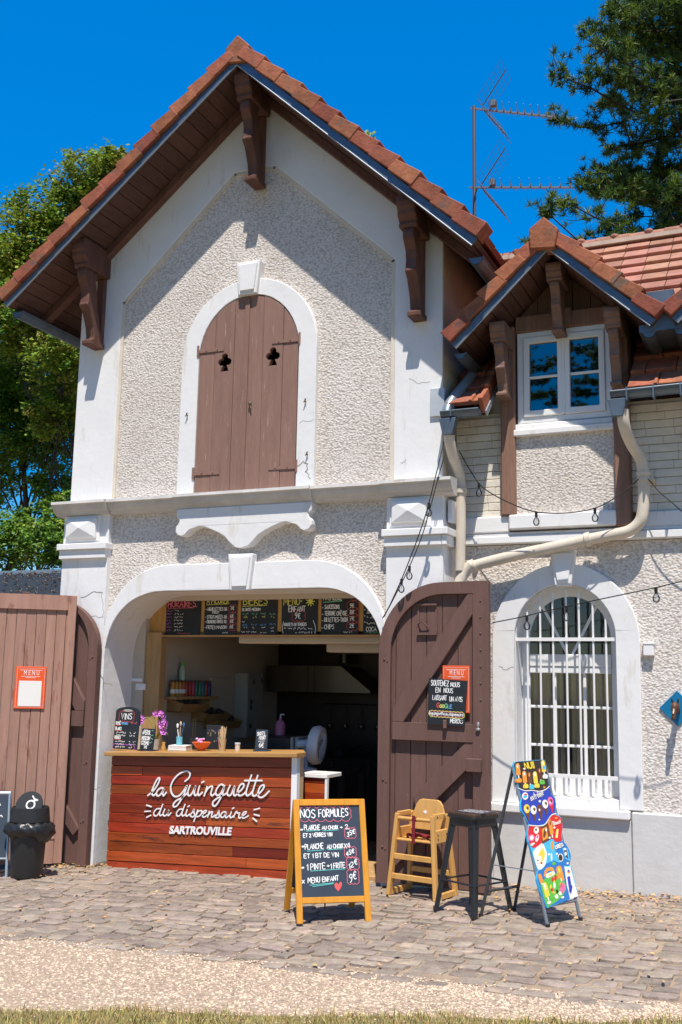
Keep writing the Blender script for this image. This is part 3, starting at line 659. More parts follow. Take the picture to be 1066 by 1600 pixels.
# ------------------------------------------------------------------ roofs
def roof_side(parent, A, E, yA, yE, yb, nt, th=.140, tname='rake_tiles', soff=.135, tile_h=.055):
    A = V(A); E = V(E); L = (E-A).length; t = (E-A)/L; sg = 1 if t.x > 0 else -1
    nn = V((-t.y, t.x)) if sg > 0 else V((t.y, -t.x))
    def Q(s, y, h): p = A+t*s+nn*h; return (p.x, y, p.y)
    def yf(s): return yA+(yE-yA)*s/L
    def slab(m, s0, s1, y0, y1, h0, h1, dh=0, h2=None):
        hh = h1 if h2 is None else h2
        ya0, ya1 = (yf(s0)+y0, yf(s1)+y0) if y0 is not None else (0, 0)
        m.hexa([Q(s0, ya0, h0), Q(s1, ya1, h0+dh), Q(s1, y1 if not callable(y1) else y1(s1), h0+dh), Q(s0, y1 if not callable(y1) else y1(s0), h0),
                Q(s0, ya0, h1), Q(s1, ya1, hh), Q(s1, y1 if not callable(y1) else y1(s1), hh), Q(s0, y1 if not callable(y1) else y1(s0), h1)])
    k = th/.140
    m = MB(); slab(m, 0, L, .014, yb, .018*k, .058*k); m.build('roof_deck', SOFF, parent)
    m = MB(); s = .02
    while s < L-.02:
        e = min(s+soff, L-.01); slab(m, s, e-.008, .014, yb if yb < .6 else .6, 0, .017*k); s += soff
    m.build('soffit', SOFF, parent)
    m = MB(); slab(m, -.01, L, 0, lambda s_: yf(s_)+.0135, -.006, .062*k); m.build('fascia', ZINC, parent)
    m = MB(); m.tube([Q(0, yf(0)+.004, -.006), Q(L, yf(L)+.004, -.006)], .006*k+.001, 6); m.build('drip_edge', ZLIP, parent)
    m = MB(); tl = L/nt; rg = random.Random(int(L*100)+nt)
    for i in range(nt):
        s0, s1 = i*tl-.03*k, (i+1)*tl+.0; j = rg.uniform(-.006, .006); o = .013*k
        y0 = -.035+rg.uniform(-.006, .004)
        slab(m, s0, s1-.006, y0, lambda s_: yf(s_)+.16*k, .058*k+j, .058*k+th-.03+j, o, .058*k+th+o+j)
    m.build(tname, TILE, parent, bevel=.006)
    m = MB(); i = 0; nr = max(3, int(L/.29)); rl = L/nr
    for i in range(nr):
        y = .17*k; x = yf(0)+y
        while x < yb-.02:
            e = min(x+.215, yb)
            if e-x > .05:
                j = rg.uniform(-.004, .004)
                m.hexa([Q(i*rl-.03, x+.004, .06*k), Q((i+1)*rl, x+.004, .075*k+.02), Q((i+1)*rl, e-.004, .075*k+.02), Q(i*rl-.03, e-.004, .06*k),
                        Q(i*rl-.03, x+.004, .085*k+j), Q((i+1)*rl, x+.004, .10*k+tile_h*.8+j), Q((i+1)*rl, e-.004, .10*k+tile_h*.8+j), Q(i*rl-.03, e-.004, .085*k+j)])
            x = e
    m.build('roof_tiles', TILE, parent)
    return Q
YA, YL, YR, YB = -.50, -.55, -.47, 5.6
groof = bpy.data.objects.new('gable_roof', None); COL.objects.link(groof); groof.parent = house; groof.location = (0, 0, 0)
QL = roof_side(groof, AP, EL, YA, YL, YB, 13)
QR = roof_side(groof, AP, ER, YA, YR, YB, 12)
m = MB()
m.prism([[(P(357, 98, -.53).x, P(357, 98, -.53).z), (P(384, 95, -.53).x, P(384, 95, -.53).z), (P(390, 70, -.53).x, P(390, 70, -.53).z), (P(371, 54, -.53).x, P(371, 54, -.53).z), (P(352, 76, -.53).x, P(352, 76, -.53).z)]], -.53, -.30)
m.build('ridge_end_tile', TILE, groof, bevel=.008)
m = MB(); y = -.30; i = 0
while y < YB:
    zc = AP.y+.13; r = .15+.012*(i % 2)
    pr = [(AP.x+r*math.cos(a), zc+.8*r*math.sin(a)) for a in [PI*q/8 for q in range(9)]]
    m.prism([pr], y, y+.33); y += .325; i += 1
m.build('ridge_tiles', TILE, groof, bevel=.006)
# rafters against the wall and the eaves
m = MB()
for (A, E) in ((AP, EL), (AP, ER)):
    t = (E-A).normalized(); n = V((-t.y, t.x)) if t.x > 0 else V((t.y, -t.x)); L = (E-A).length
    for (y0, y1, d, s1) in ((-.085, -.002, .075, L*.99), (1.2, 1.28, .10, L*.98), (2.6, 2.7, .1, L*.98)):
        s0 = 0 if y0 < 0 else L*.72
        p = [A+t*s0, A+t*s1, A+t*s1-n*d, A+t*s0-n*d]
        m.prism([[(q.x, q.y) for q in p]], y0, y1)
m.build('rafter', TIM, groof, bevel=.006)
def half_gutter(pts, r, name, parent, mat=ZINC, sidev=None):
    m = MB(); a, b = V(pts[0]), V(pts[1]); d = (b-a).normalized(); s_ = d.cross(V((0, 0, 1))).normalized(); n = 9
    pr = [(math.cos(PI+PI*k/n), math.sin(PI+PI*k/n)) for k in range(n+1)]
    for p in (a, b): 
        for rr in (r, r-.004): m.v += [tuple(p+s_*c*rr+V((0, 0, 1))*q*rr) for c, q in pr]
    k = n+1
    for i in range(n):
        m.fc += [(i, i+1, 2*k+i+1, 2*k+i), (k+i, k+i+1, 3*k+i+1, 3*k+i), (i, i+1, k+i+1, k+i), (2*k+i, 2*k+i+1, 3*k+i+1, 3*k+i)]
    m.fc += [tuple(range(k)), tuple(range(2*k, 3*k))]
    m.mi = [0]*len(m.fc)
    m.tube([a+s_*r, b+s_*r], .008, 6); m.tube([a-s_*r, b-s_*r], .006, 6)
    return m.build(name, mat, parent, smooth=True)
half_gutter([(EL.x+.05, -.44, 5.25), (EL.x+.05, 5.5, 5.20)], .065, 'gutter', groof)
half_gutter([(ER.x-.0, -.36, 5.12), (ER.x-.0, 1.9, 5.10)], .06, 'gutter', groof)

# timber brackets
def bracket(parent, x, zb, top, y0=-.40, wd=.165, s=1., mat=TIM, wall=0.):
    m = MB()
    f = lambda y, z, xx: (x+xx, wall+y*s, zb+z*s)
    hw = wd/2
    y1 = y0
    m.prism([[(0.0, 0), (y1+.05, 0), (y1+.035, .035), (y1+.05, .05), (y1+.02, .085), (y1+.0, .10), (y1-.005, .15), (y1-.02, .165), (y1-.03, .21), (y1-.02, min(top, .27)), (0, top)]], -hw, hw, mp=f)
    st = [(-.0, -.02), (y1+.06, 0), (y1+.05, -.035), (y1+.055, -.09), (y1+.09, -.13), (y1+.12, -.17), (y1+.135, -.25), (y1+.125, -.33), (y1+.11, -.36), (y1+.14, -.385), (y1+.165, -.41), (y1+.20, -.48), (y1+.235, -.56), (y1+.25, -.64), (y1+.25, -.665), (y1+.225, -.68), (y1+.225, -.73), (-.045, -.73), (-.045, -.68), (-.06, -.665), (-.06, -.60), (-.09, -.5), (-.11, -.42), (-.135, -.37), (-.14, -.3), (-.15, -.22), (-.17, -.13), (-.19, -.07), (-.16, 0)]
    st = [(y*1., z) for y, z in st[1:]]
    m.prism([st], -hw*.62, hw*.62, mp=f)
    m.prism([[(y1+.20, -.735), (y1+.2, -.69), (-.0, -.69), (-.0, -.735)]], -hw*.72, hw*.72, mp=f)
    m.prism([[(-.05, -.69), (0, -.69), (0, 0.0), (-.05, 0)]], -hw*.55, hw*.55, mp=f)
    return m.build('bracket', mat, parent, bevel=.008)
bracket(house, .075, 7.03, .28, y0=-.42)
bracket(house, -1.70, 5.64, .27, y0=-.42)
bracket(house, 1.70, 5.50, .27, y0=-.38)

# ------------------------------------------------------------------ wing
WY = .33
WC = 2.835
WIN = [(WC-.41, .80)]+earc(WC, 2.05, .41, .44, PI, 0, 22)+[(WC+.41, .80)]
WOUT = [(WC-.605, .738)]+earc(WC, 2.03, .595, .63, PI, 0, 24)+[(WC+.585, .738)]
m = MB()
m.prism([[(WX1, -.2), (9.0, -.2), (9.0, 2.83), (WX1, 2.83)], WIN], WY, WY+.35)
m.build('wing_wall', ROUGH, house)
m = MB(); m.prism([WOUT+[(WC+.41, .738)]+WIN[1:-1][::-1]+[(WC-.41, .738)]], WY-.028, WY+.006)
m.build('wing_window_surround', WHITE, house, bevel=.006)
m = MB()
sc1 = lambda k: [(WC+(x-WC)*k, 1.6+(z-1.6)*k) for x, z in WIN]
m.prism([sc1(.997)+sc1(.985)[::-1]], WY+.004, WY+.30)
m.build('wing_reveal', WHITE, house)
key(2.845, 2.47, 2.765, .065, .105, WY-.075, WY)
m = MB(); m.box(WX1+.02, WC-.60, WY-.035, WY, -.2, .72); m.box(WC-.60, WC+.50, WY-.03, WY, -.2, .66); m.box(WC+.50, 9, WY-.055, WY, -.2, .725); m.build('plinth', CONCDRK, house, bevel=.008)
m = MB(); m.box(WC-.64, WC+.49, WY-.075, WY+.12, .665, .735); m.hexa([(WC-.42, WY+.1, .735), (WC+.42, WY+.1, .735), (WC+.42, WY+.3, .735), (WC-.42, WY+.3, .735), (WC-.42, WY+.1, .76), (WC+.42, WY+.1, .76), (WC+.42, WY+.3, .82), (WC-.42, WY+.3, .82)])
m.build('window_sill', WHITE, house, bevel=.01)
m = MB(); m.box(WC-.4085, WC+.4085, WY-.004, WY+.16, .737, .804); m.build('inner_sill', WHITE, house, bevel=.004)
m = MB(); m.box(WC+.62, WC+.70, WY-.055, WY, 1.915, 2.01); m.box(WC+.615, WC+.705, WY-.06, WY, 2.0, 2.02); m.build('shutter_stop', WHITE, house, bevel=.006)
# window joinery
FY = WY+.20
wf = MB(); cxl, cxr = WC-.405, WC+.405
def arch_ring(m, r0, r1, y0, y1, zc=2.05, zk=1.07):
    a = earc(WC, zc, r0, r0*zk, PI, 0, 20); b = earc(WC, zc, r1, r1*zk, 0, PI, 20); m.prism([a+b], y0, y1)
arch_ring(wf, .405, .335, FY, FY+.05)
wf.box(cxl, cxl+.07, FY, FY+.05, .80, 2.05); wf.box(cxr-.07, cxr, FY, FY+.05, .80, 2.05); wf.box(cxl+.07, cxr-.07, FY, FY+.05, .80, .95)
wf.box(cxl+.07, cxr-.07, FY-.02, FY+.05, 1.83, 1.93); wf.box(cxl+.07, cxr-.07, FY-.012, FY+.04, 1.775, 1.829)
fr = wf.build('window_frame', UPVC, house, bevel=.006)
m = MB()
for x in (WC-.13, WC+.115): m.box(x-.013, x+.013, FY+.004, FY+.04, .95, 1.775)
for z in (1.50, 1.19): m.box(cxl+.07, cxr-.07, FY+.007, FY+.037, z-.011, z+.011)
m.bar((WC-.02, FY+.02, 1.93), (WC-.24, FY+.02, 2.36), .024, .03, up=(0, 1, 0)); m.bar((WC+.02, FY+.02, 1.93), (WC+.24, FY+.02, 2.36), .024, .03, up=(0, 1, 0)); 
m.build('glazing_bar', UPVC, fr, bevel=.003)
m = MB(); m.prism([[(cxl+.06, .94), (cxl+.06, 2.05)]+earc(WC, 2.05, .34, .36, PI, 0, 16)+[(cxr-.06, 2.05), (cxr-.06, .94)]], FY+.018, FY+.022); m.build('pane', GLASS2, fr)
def curtain(x0, x1, z0, z1, y, parent, amp=.025, n=44):
    m = MB(); a = []; b = []
    for i in range(n+1):
        u = i/n; x = x0+(x1-x0)*u; yy = y+amp*math.sin(u*n*.9)+.01*math.sin(u*37)
        a.append((x, yy, z0)); b.append((x, yy+.004*math.sin(u*20), z1))
    m.add(a+b, [(i, i+1, i+n+2, i+n+1) for i in range(n)]); return m.build('curtain', CURT, parent, smooth='all')
curtain(cxl, WC-.07, .80, 1.85, FY+.075, fr, .018); curtain(WC-.01, cxr, .80, 1.85, FY+.08, fr, .018)
m = MB(); m.box(WX1+.05, 4.2, WY+1.4, WY+1.5, 0, 2.8); m.box(WX1+.02, 9, WY+.36, WY+4, -.19, 0.02); m.box(4.2, 4.3, WY+.36, WY+1.5, 0, 2.8); m.box(WX1+.02, 9, WY+.02, 4.5, 2.86, 2.95); m.build('inner_room', M('room_wall', (.3, .25, .2), r=.9), house)
# iron bars painted white
m = MB(); BY = WY+.02
for i in range(7):
    x = 2.525+.1065*i+.004*math.sin(i*3); zt = 2.05+.43*math.sqrt(max(0, 1-((x-WC)/.41)**2))-.035
    m.tube([(x, BY, .835), (x, BY, .86), (x, BY, zt-.05), (x, BY, zt)], [.003, .009, .009, .009], 7)
for z in (2.045, .965): m.box(cxl-.0, cxr+.0, BY-.017, BY+.017, z-.014, z+.014)
m.build('window_bars', M('bar_paint', (.80, .79, .78), r=.5, blot=((.4, .3, .25), 12, .72, (1, 1, .3))), house)

# band courses and painted brick above
m = MB(); BANDX = 9
m.box(WX1+.03, BANDX, WY-.055, WY+.30, 2.835, 2.905); m.box(WX1+.03, BANDX, WY-.035, WY+.30, 2.905, 2.935)
m.box(WX1+.03, 2.395, WY-.045, WY+.1, 2.935, 3.073); m.box(3.44, 4.0, WY-.03, WY+.1, 2.935, 3.06); m.box(5.1, BANDX, WY-.03, WY+.1, 2.935, 3.06)
m.build('band_course', WHITE, house, bevel=.01)
m = MB(); rg = random.Random(4)
m.box(WX1, 9, WY+.02, WY+.30, 3.06, 3.98); m.build('brick_bed', MORTAR, house)
m = MB(); z = 3.062; r = 0
while z < 3.93:
    for (xa, xb) in ((WX1+.02, 2.34), (3.40, 4.05), (5.1, 6.6)):
        x = xa-rg.uniform(0, .2)
        while x < xb:
            e = x+.225
            a_, b_ = max(x, xa), min(e, xb)
            if b_-a_ > .03: m.box(a_+.0006, b_-.0006, WY+rg.uniform(-.002, .002), WY+.03, z+.0025, z+.0662)
            x = e
    z += .068; r += 1
m.build('painted_brickwork', PAINTBRICK, house, bevel=.004)

# dormer
def dormer(xo):
    d = bpy.data.objects.new('dormer', None); COL.objects.link(d); d.parent = house; d.location = (xo, 0, 0)
    A2, L2, R2 = V((2.86, 5.185)), V((2.075, 4.43)), V((3.645, 4.43))
    FYd = .30
    m = MB(); m.prism([[(2.45, 3.07), (3.30, 3.07), (3.30, 3.75), (2.45, 3.75)]], FYd, FYd+.2); m.build('dormer_panel', ROUGH, d)
    m = MB(); m.box(2.40, 3.28, FYd-.055, FYd+.1, 2.95, 3.075); m.build('foot_beam', WHITE, d, bevel=.012)
    m = MB(); m.box(2.445, 3.275, FYd-.05, FYd+.06, 3.745, 3.80); m.hexa([(2.455, FYd-.03, 3.80), (3.27, FYd-.03, 3.80), (3.27, FYd+.1, 3.80), (2.455, FYd+.1, 3.80), (2.455, FYd-.025, 3.85), (3.27, FYd-.025, 3.85), (3.27, FYd+.1, 3.88), (2.455, FYd+.1, 3.88)]); m.build('dormer_sill', WHITE, d, bevel=.008)
    for x0, zb in ((2.335, 3.075), (3.275, 2.94)):
        m = MB(); m.box(x0, x0+.125, FYd-.045, FYd+.2, zb, 4.72); m.build('post', POST, d, bevel=.01)
    m = MB(); m.box(2.46, 3.275, FYd-.02, FYd+.12, 4.66, 4.81); m.box(2.78, 2.95, FYd-.05, FYd+.05, 4.665, 4.83); m.build('lintel', POST, d, bevel=.01)
    m = MB(); n = 7
    for i in range(n):
        a, b = 2.34+1.06*i/n+.003, 2.34+1.06*(i+1)/n-.003
        za, zb = [A2.y-.98*abs(x-A2.x)+.01 for x in (a, b)]
        if min(za, zb) < 4.74: za = max(za, 4.70); zb = max(zb, 4.70)
        m.prism([[(a, 4.68), (b, 4.68), (b, zb), (a, za)]], FYd+.05+.003*(i % 2), FYd+.08)
    m.build('gable_board', M('gable_plank', (.21, .115, .075), r=.75, var=.35, vs=4, st=(5, 5, .5), isl=.15), d)
    wz0, wz1, wx0, wx1 = 3.86, 4.66, 2.475, 3.27
    m = MB(); y0 = FYd-.005
    m.prism([[(wx0, wz0), (wx1, wz0), (wx1, wz1), (wx0, wz1)], [(wx0+.055, wz0+.05), (wx1-.055, wz0+.05), (wx1-.055, wz1-.05), (wx0+.055, wz1-.05)]], y0, y0+.08)
    xm = (wx0+wx1)/2
    for a, b in ((wx0+.056, xm-.002), (xm+.002, wx1-.056)):
        m.prism([[(a, wz0+.051), (b, wz0+.051), (b, wz1-.051), (a, wz1-.051)], [(a+.05, wz0+.105), (b-.05, wz0+.105), (b-.05, wz1-.105), (a+.05, wz1-.105)]], y0-.014, y0+.05)
        m.box(a+.05, b-.05, y0+.004, y0+.03, 4.245, 4.268)
    m.box(xm-.012, xm+.012, y0-.022, y0-.012, wz0+.06, wz1-.06)
    m.build('dormer_window', UPVC, d, bevel=.005)
    for a, b in ((wx0+.1, xm-.045), (xm+.045, wx1-.1)):
        m = MB(); m.box(a, b, y0+.016, y0+.02, wz0+.1, wz1-.1); m.build('pane', GLASS, d)
    m = MB(); m.box(wx0, wx1, FYd+.25, FYd+.28, wz0-.05, wz1+.05); m.build('room_shade_sheet', DARK, d)  # near-black sheet behind the panes, painted shade of the room
    for x, zb, top, s, wl, yy in ((2.395, 4.50, .27, .60, FYd-.045, -.52), (3.335, 4.50, .27, .60, FYd-.045, -.52), (2.865, 4.98, .26, .56, FYd, -.58)):
        bracket(d, x, zb, top, y0=yy, wd=.13, s=s, mat=M('dormer_timber', (.235, .135, .10), r=.65, var=.35, vs=5, bump=.35, bs=30, blot=((.15, .09, .07), 6, .6, (2, 2, .5))), wall=wl)
    for E in (L2, R2): roof_side(d, A2, E, -.19, -.19, 1.55, 5, th=.125, soff=.11, tile_h=.045)
    m = MB(); yy = -.25
    m.prism([[(P(848+dx, yy_, yy).x, P(848+dx, yy_, yy).z) for dx, yy_ in ((-20, 388), (18, 386), (24, 356), (1, 338), (-22, 358))]], yy, yy+.17); m.build('ridge_end_tile', TILE, d, bevel=.008)
    m = MB(); y = -.08; i = 0
    while y < 1.5:
        r = .11+.01*(i % 2); m.prism([[(A2.x+r*math.cos(PI*q/8), A2.y+.10+.75*r*math.sin(PI*q/8)) for q in range(9)]], y, y+.28); y += .275; i += 1
    m.build('ridge_tiles', TILE, d, bevel=.006)
    m = MB()
    for x in (2.335, 3.34): m.box(x, x+.06, FYd+.2, 1.6, 3.7, 4.70)
    m.build('cheek', ZINC, d)
    half_gutter([(L2.x+.02, -.12, 4.40), (L2.x+.02, .95, 4.38)], .05, 'gutter', d); half_gutter([(R2.x-.02, -.12, 4.40), (R2.x-.02, .95, 4.38)], .05, 'gutter', d)
    return d
dm = dormer(0)
split_tree(dm.children_recursive)
dm2 = copy_tree(dm, house); dm2.location = (1.765, .006, 0)
m = MB(); m.hexa([(3.55, -.12, 4.40), (3.92, -.12, 4.40), (3.92, 1.3, 4.36), (3.55, 1.3, 4.36), (3.55, -.12, 4.46), (3.87, -.12, 4.46), (3.87, 1.3, 4.42), (3.55, 1.3, 4.42)]); m.box(3.60, 3.82, -.13, -.06, 4.40, 4.72); m.build('valley_flashing', ZINC, house)

# main roof of the wing with tile courses
EY, EZ, RY, RZ = -.05, 3.93, 2.62, 6.32
SL = V((0, RY-EY, RZ-EZ)); SLn = SL.normalized(); NRM = V((0, -SLn.z, SLn.y))
wroof = bpy.data.objects.new('wing_roof', None); COL.objects.link(wroof); wroof.parent = house
def courses(m, x0, x1, s0, s1, rl=.27, tw=.235, seed=1, flat=False):
    rg = random.Random(seed); i = 0; s = s0
    while s < s1:
        x = x0-(tw/2 if i % 2 and not flat else 0)
        while x < x1-.01:
            a, b = max(x, x0), min(x+tw, x1)
            if b-a > .03:
                j = rg.uniform(-.004, .004)
                o = V((0, EY, EZ)); 
                def q(xx, ss, h): p = o+SLn*ss+NRM*h; return (xx, p.y, p.z)
                m.hexa([q(a+.003, s, .035+j), q(b-.003, s, .035+j), q(b-.003, s+rl+.03, .004), q(a+.003, s+rl+.03, .004), q(a+.003, s, .075+j), q(b-.003, s, .075+j), q(b-.003, s+rl+.03, .035), q(a+.003, s+rl+.03, .035)])
                if b-a > .15 and not flat: m.hexa([q(b-.035, s-.002, .07+j), q(b-.005, s-.002, .07+j), q(b-.005, s+rl, .03), q(b-.035, s+rl, .03), q(b-.032, s-.002, .088+j), q(b-.008, s-.002, .088+j), q(b-.008, s+rl, .05), q(b-.032, s+rl, .05)])
            x += tw
        s += rl; i += 1
m = MB(); Ls = SL.length
courses(m, 1.96, 2.245, 0, 1.1, seed=2); courses(m, 3.44, 4.02, 0, 1.1, seed=3); courses(m, 5.2, 7.5, 0, 1.1, seed=5)
m.build('eave_tiles', TILE, wroof, bevel=.004)
m = MB(); courses(m, 1.0, 9, 1.08, Ls, rl=.245, seed=8, flat=True)
m.build('slope_tiles', TILEP, wroof, bevel=.004)
m = MB(); o = V((0, EY, EZ))
def deck(x0, x1, s0, s1):
    q = []
    for h in (-.03, .0): q += [(x, (o+SLn*s+NRM*h).y, (o+SLn*s+NRM*h).z) for x, s in ((x0, s0), (x1, s0), (x1, s1), (x0, s1))]
    m.hexa(q)
deck(1.92, 2.27, .0, 1.2); deck(3.41, 4.04, 0, 1.2); deck(5.11, 9, 0, 1.2); deck(.8, 9, 1.21, Ls)
m.hexa([(.8, RY, RZ-.03), (9, RY, RZ-.03), (9, RY+3, RZ-2.6), (.8, RY+3, RZ-2.6), (.8, RY, RZ+.02), (9, RY, RZ+.02), (9, RY+3, RZ-2.55), (.8, RY+3, RZ-2.55)])
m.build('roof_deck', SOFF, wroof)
m = MB(); x = 1.0; i = 0
while x < 9:
    r = .085+.008*(i % 2); m.prism([[(RY+r*math.cos(PI*q/8), RZ+.055+.8*r*math.sin(PI*q/8)) for q in range(9)]], x, x+.36, mp=lambda u, v, w_: (w_, u, v)); x += .355; i += 1
m.build('ridge_tiles', TILEP, wroof, bevel=.006)
m = MB(); x = 1.2
while x < 9: m.ball((x, RY-.02, RZ+.10), .06, .09, .035, 8); x += .355
m.build('ridge_joint', TILEP, wroof, smooth='all')
m = MB(); m.box(1.0, 9, RY-.13, RY-.075, RZ+.0, RZ+.045); m.build('ridge_mortar', M('ridge_mortar', (.58, .47, .37), r=.9, var=.2, vs=9), wroof)
# end verge of the short roof strip by the corner
m = MB()
for i in range(4):
    p = o+SLn*(i*.25-.01)+NRM*.06; q = o+SLn*((i+1)*.25+.01)+NRM*.045; n0 = NRM*.045; dn = -NRM*.10
    m.hexa([(2.245, *(p+dn)[1:]), (2.285, *(p+dn)[1:]), (2.285, *(q+dn)[1:]), (2.245, *(q+dn)[1:]), (2.245, *(p+n0)[1:]), (2.285, *(p+n0)[1:]), (2.285, *(q+n0*.6)[1:]), (2.245, *(q+n0*.6)[1:])])
m.build('verge_tiles', TILE, wroof, bevel=.005)
m = MB(); p, q = o-NRM*.05, o+SLn*.55-NRM*.05
m.bar((2.288, p.y, p.z), (2.288, q.y, q.z), .012, .05); m.build('verge_flashing', ZLIP, wroof)
half_gutter([(1.93, -.10, 3.905), (2.26, -.10, 3.905)], .055, 'gutter', wroof); half_gutter([(3.32, -.10, 3.94), (4.02, -.10, 3.95)], .058, 'gutter', wroof)
m = MB()
for x in (3.44, 3.64, 3.84, 2.02): m.box(x, x+.012, -.165, -.035, 3.86, 3.965)
m.build('gutter_strap', ZINC, wroof)

# downpipes
def pipe(pts, r, mats, name='downpipe', k=6, n=12):
    m = MB(); m.tube(cat(pts, k), r, n); return m.build(name, mats, house, smooth=True)
Y = .20
def pp(px, py, y=Y): p = P(px, py, y); return (p.x, p.y, p.z)
d1 = pipe([pp(702, 672, -.08), pp(703, 690, -.06), pp(709, 715, .02), pp(716, 735, .10), pp(719, 752, .14), pp(720, 775, .15)], .046, PIPE)
d1b = pipe([pp(720, 768, .15), pp(720, 830, .15), pp(719, 892, .15)], .043, PIPE, k=2)
d2 = pipe([pp(974, 640, -.08), pp(975, 662, -.06), pp(985, 690, .06), pp(1000, 715, .15), pp(1005, 735, .18), pp(1006, 770, .2), pp(1005, 795, .2), pp(1000, 815, .2), pp(984, 829, .2), pp(960, 835, .2), pp(920, 843, .2), pp(860, 856, .2), pp(800, 869, .2), pp(742, 884, .2), pp(722, 893, .17)], .047, PIPE)
d3 = pipe([pp(737, 882, .17), pp(728, 893, .17), pp(722, 902, .16), pp(715, 925, .14), pp(713, 990, .14)], .047, PIPE)
m = MB()
for a, b, r in ((pp(720, 764, .15), pp(720, 771, .15), .056), (pp(1006, 737, .18), pp(1006, 742, .185), .057), (pp(1006, 748, .19), pp(1006, 752, .19), .057), (pp(742, 883, .19), pp(734, 886, .185), .056), (pp(923, 842, .2), pp(915, 844, .2), .06)): m.tube([a, b], r, 12)
m.box(pp(1006, 750)[0]+.03, pp(1006, 750)[0]+.08, .17, .33, pp(1006, 750)[2]-.01, pp(1006, 750)[2]+.01)
m.build('pipe_collar', PIPE, d2, smooth=True)
m = MB()
for c in ((1.99, -.10, 3.85), (3.37, -.10, 3.885)):
    m.prism([[(-.075, .0), (.075, .0), (.04, -.14), (-.04, -.14)]], -.045, .045, mp=lambda u, v, w_: (c[0]+u, c[1]+w_, c[2]+v))
m.build('hopper', ZINC, house, bevel=.004)
m = MB(); m.tube(cat([pp(742, 560, .5), pp(738, 585, .3), pp(722, 607, .12), pp(708, 624, .0), pp(701, 636, -.06), pp(698, 650, -.09)], 4), .045, 12); m.build('feed_pipe', ZPIPE, house, smooth=True)
m = MB(); q = pp(677, 630, 0); m.box(1.80, 1.925, -.022, .16, q[2]-.12, q[2]+.12); m.build('flashing', M('pale_flashing', (.6, .63, .66), r=.5, metal=.3, var=.2, vs=5), house)

# ------------------------------------------------------------------ open door leaf folded against the pier
def leaf(sgn, xh, name='door', W=.93, AB=.555):
    # hinge at xh, leaf runs to sgn direction along the wall
    YD = -.075
    f = lambda u, v, w_: (xh+sgn*u, YD-w_, v)
    zb = gz(xh+sgn*.45)+.035
    top = [(0, 1.93)]+[(a, z) for a, z in earc(.54, 1.93, .54, AB, PI, PI/2, 14)]+[(W, 2.49)]
    m = MB(); n = 7
    for i in range(n):
        a, b = W*i/n+.0025, W*(i+1)/n-.0025
        zt = lambda u: 1.93+AB*math.sqrt(max(0, 1-((.54-u)/.54)**2)) if u < .54 else 1.93+AB
        pts = [(a, zb), (b, zb)]+[(b+(a-b)*q/5, zt(b+(a-b)*q/5)-.002) for q in range(6)]
        m.prism([pts], -.02, .006+.002*(i % 2), mp=f)
    d = m.build(name, DOORP, house, bevel=.003)
    m = MB()
    inn = [(.10, 1.93)]+earc(.55, 1.93, .45, .46, PI, PI/2, 14)+[(.80, 2.39), (.80, zb+.02)]
    m.prism([[(W, zb), (W, 2.49)]+top[1:-1][::-1]+[(0, 1.93), (0, zb), (.10, zb)]+inn[:-1]+[(.80, zb)]], .008, .05, mp=f)
    m.build('door_frame', DOORP, d, bevel=.006)
    m = MB()
    m.prism([[(.12, 1.22), (.80, 1.22), (.80, 1.36), (.12, 1.36)]], .009, .055, mp=f)
    m.prism([[(.12, 1.36), (.22, 1.36), (.80, 2.22), (.80, 2.39), (.76, 2.39), (.12, 1.46)]], .0085, .048, mp=f)
    m.prism([[(.35, .62), (.80, 1.06), (.80, 1.22), (.74, 1.22), (.02+.28, .78)]], .0085, .048, mp=f)
    m.prism([[(.10, .30), (.16, .24), (.52, .62), (.42, .70)]], .0085, .047, mp=f)
    m.build('brace', DOORP, d, bevel=.006)
    m = MB(); m.prism([[(.755, 1.00), (.875, 1.00), (.875, 1.10), (.755, 1.10)]], .0505, .10, mp=f); m.build('lock_box', DOORP, d, bevel=.004)
    m = MB()
    m.prism([[(.32, 2.06), (.49, 2.06), (.49, 2.08), (.32, 2.08)]], .0, .03, mp=f); m.prism([[(.32, 2.30), (.49, 2.30), (.49, 2.315), (.32, 2.315)]], .0, .03, mp=f)
    m.prism([[(.32, 2.08), (.335, 2.08), (.335, 2.30), (.32, 2.30)]], .0, .016, mp=f); m.prism([[(.475, 2.08), (.49, 2.08), (.49, 2.30), (.475, 2.30)]], .0, .016, mp=f)
    m.tube([f(.33, 2.15, .02), f(.37, 2.17, .045), f(.42, 2.12, .02)], .007, 5)
    m.build('hatch', DOORP, d)
    m = MB(); m.ball(f(.845, 1.36, .058), .014, .012, .022); m.ball(f(.845, 1.325, .062), .02, .012, .014); m.build('door_knob', M('old_chrome', (.55, .52, .48), r=.35, metal=.7), d)
    m = MB()
    for i in range(7): m.ball(f(.865, 1.55+i*.13, .05), .009, n=6)
    for z in (1.86, .9, .38): m.ball(f(.05, z, .05), .011, n=6); m.ball(f(.075, z-.015, .05), .008, n=6)
    m.build('rivets', DOORP, d)
    return d
leaf(1, 1.40); leaf(-1, -1.43, AB=.47)

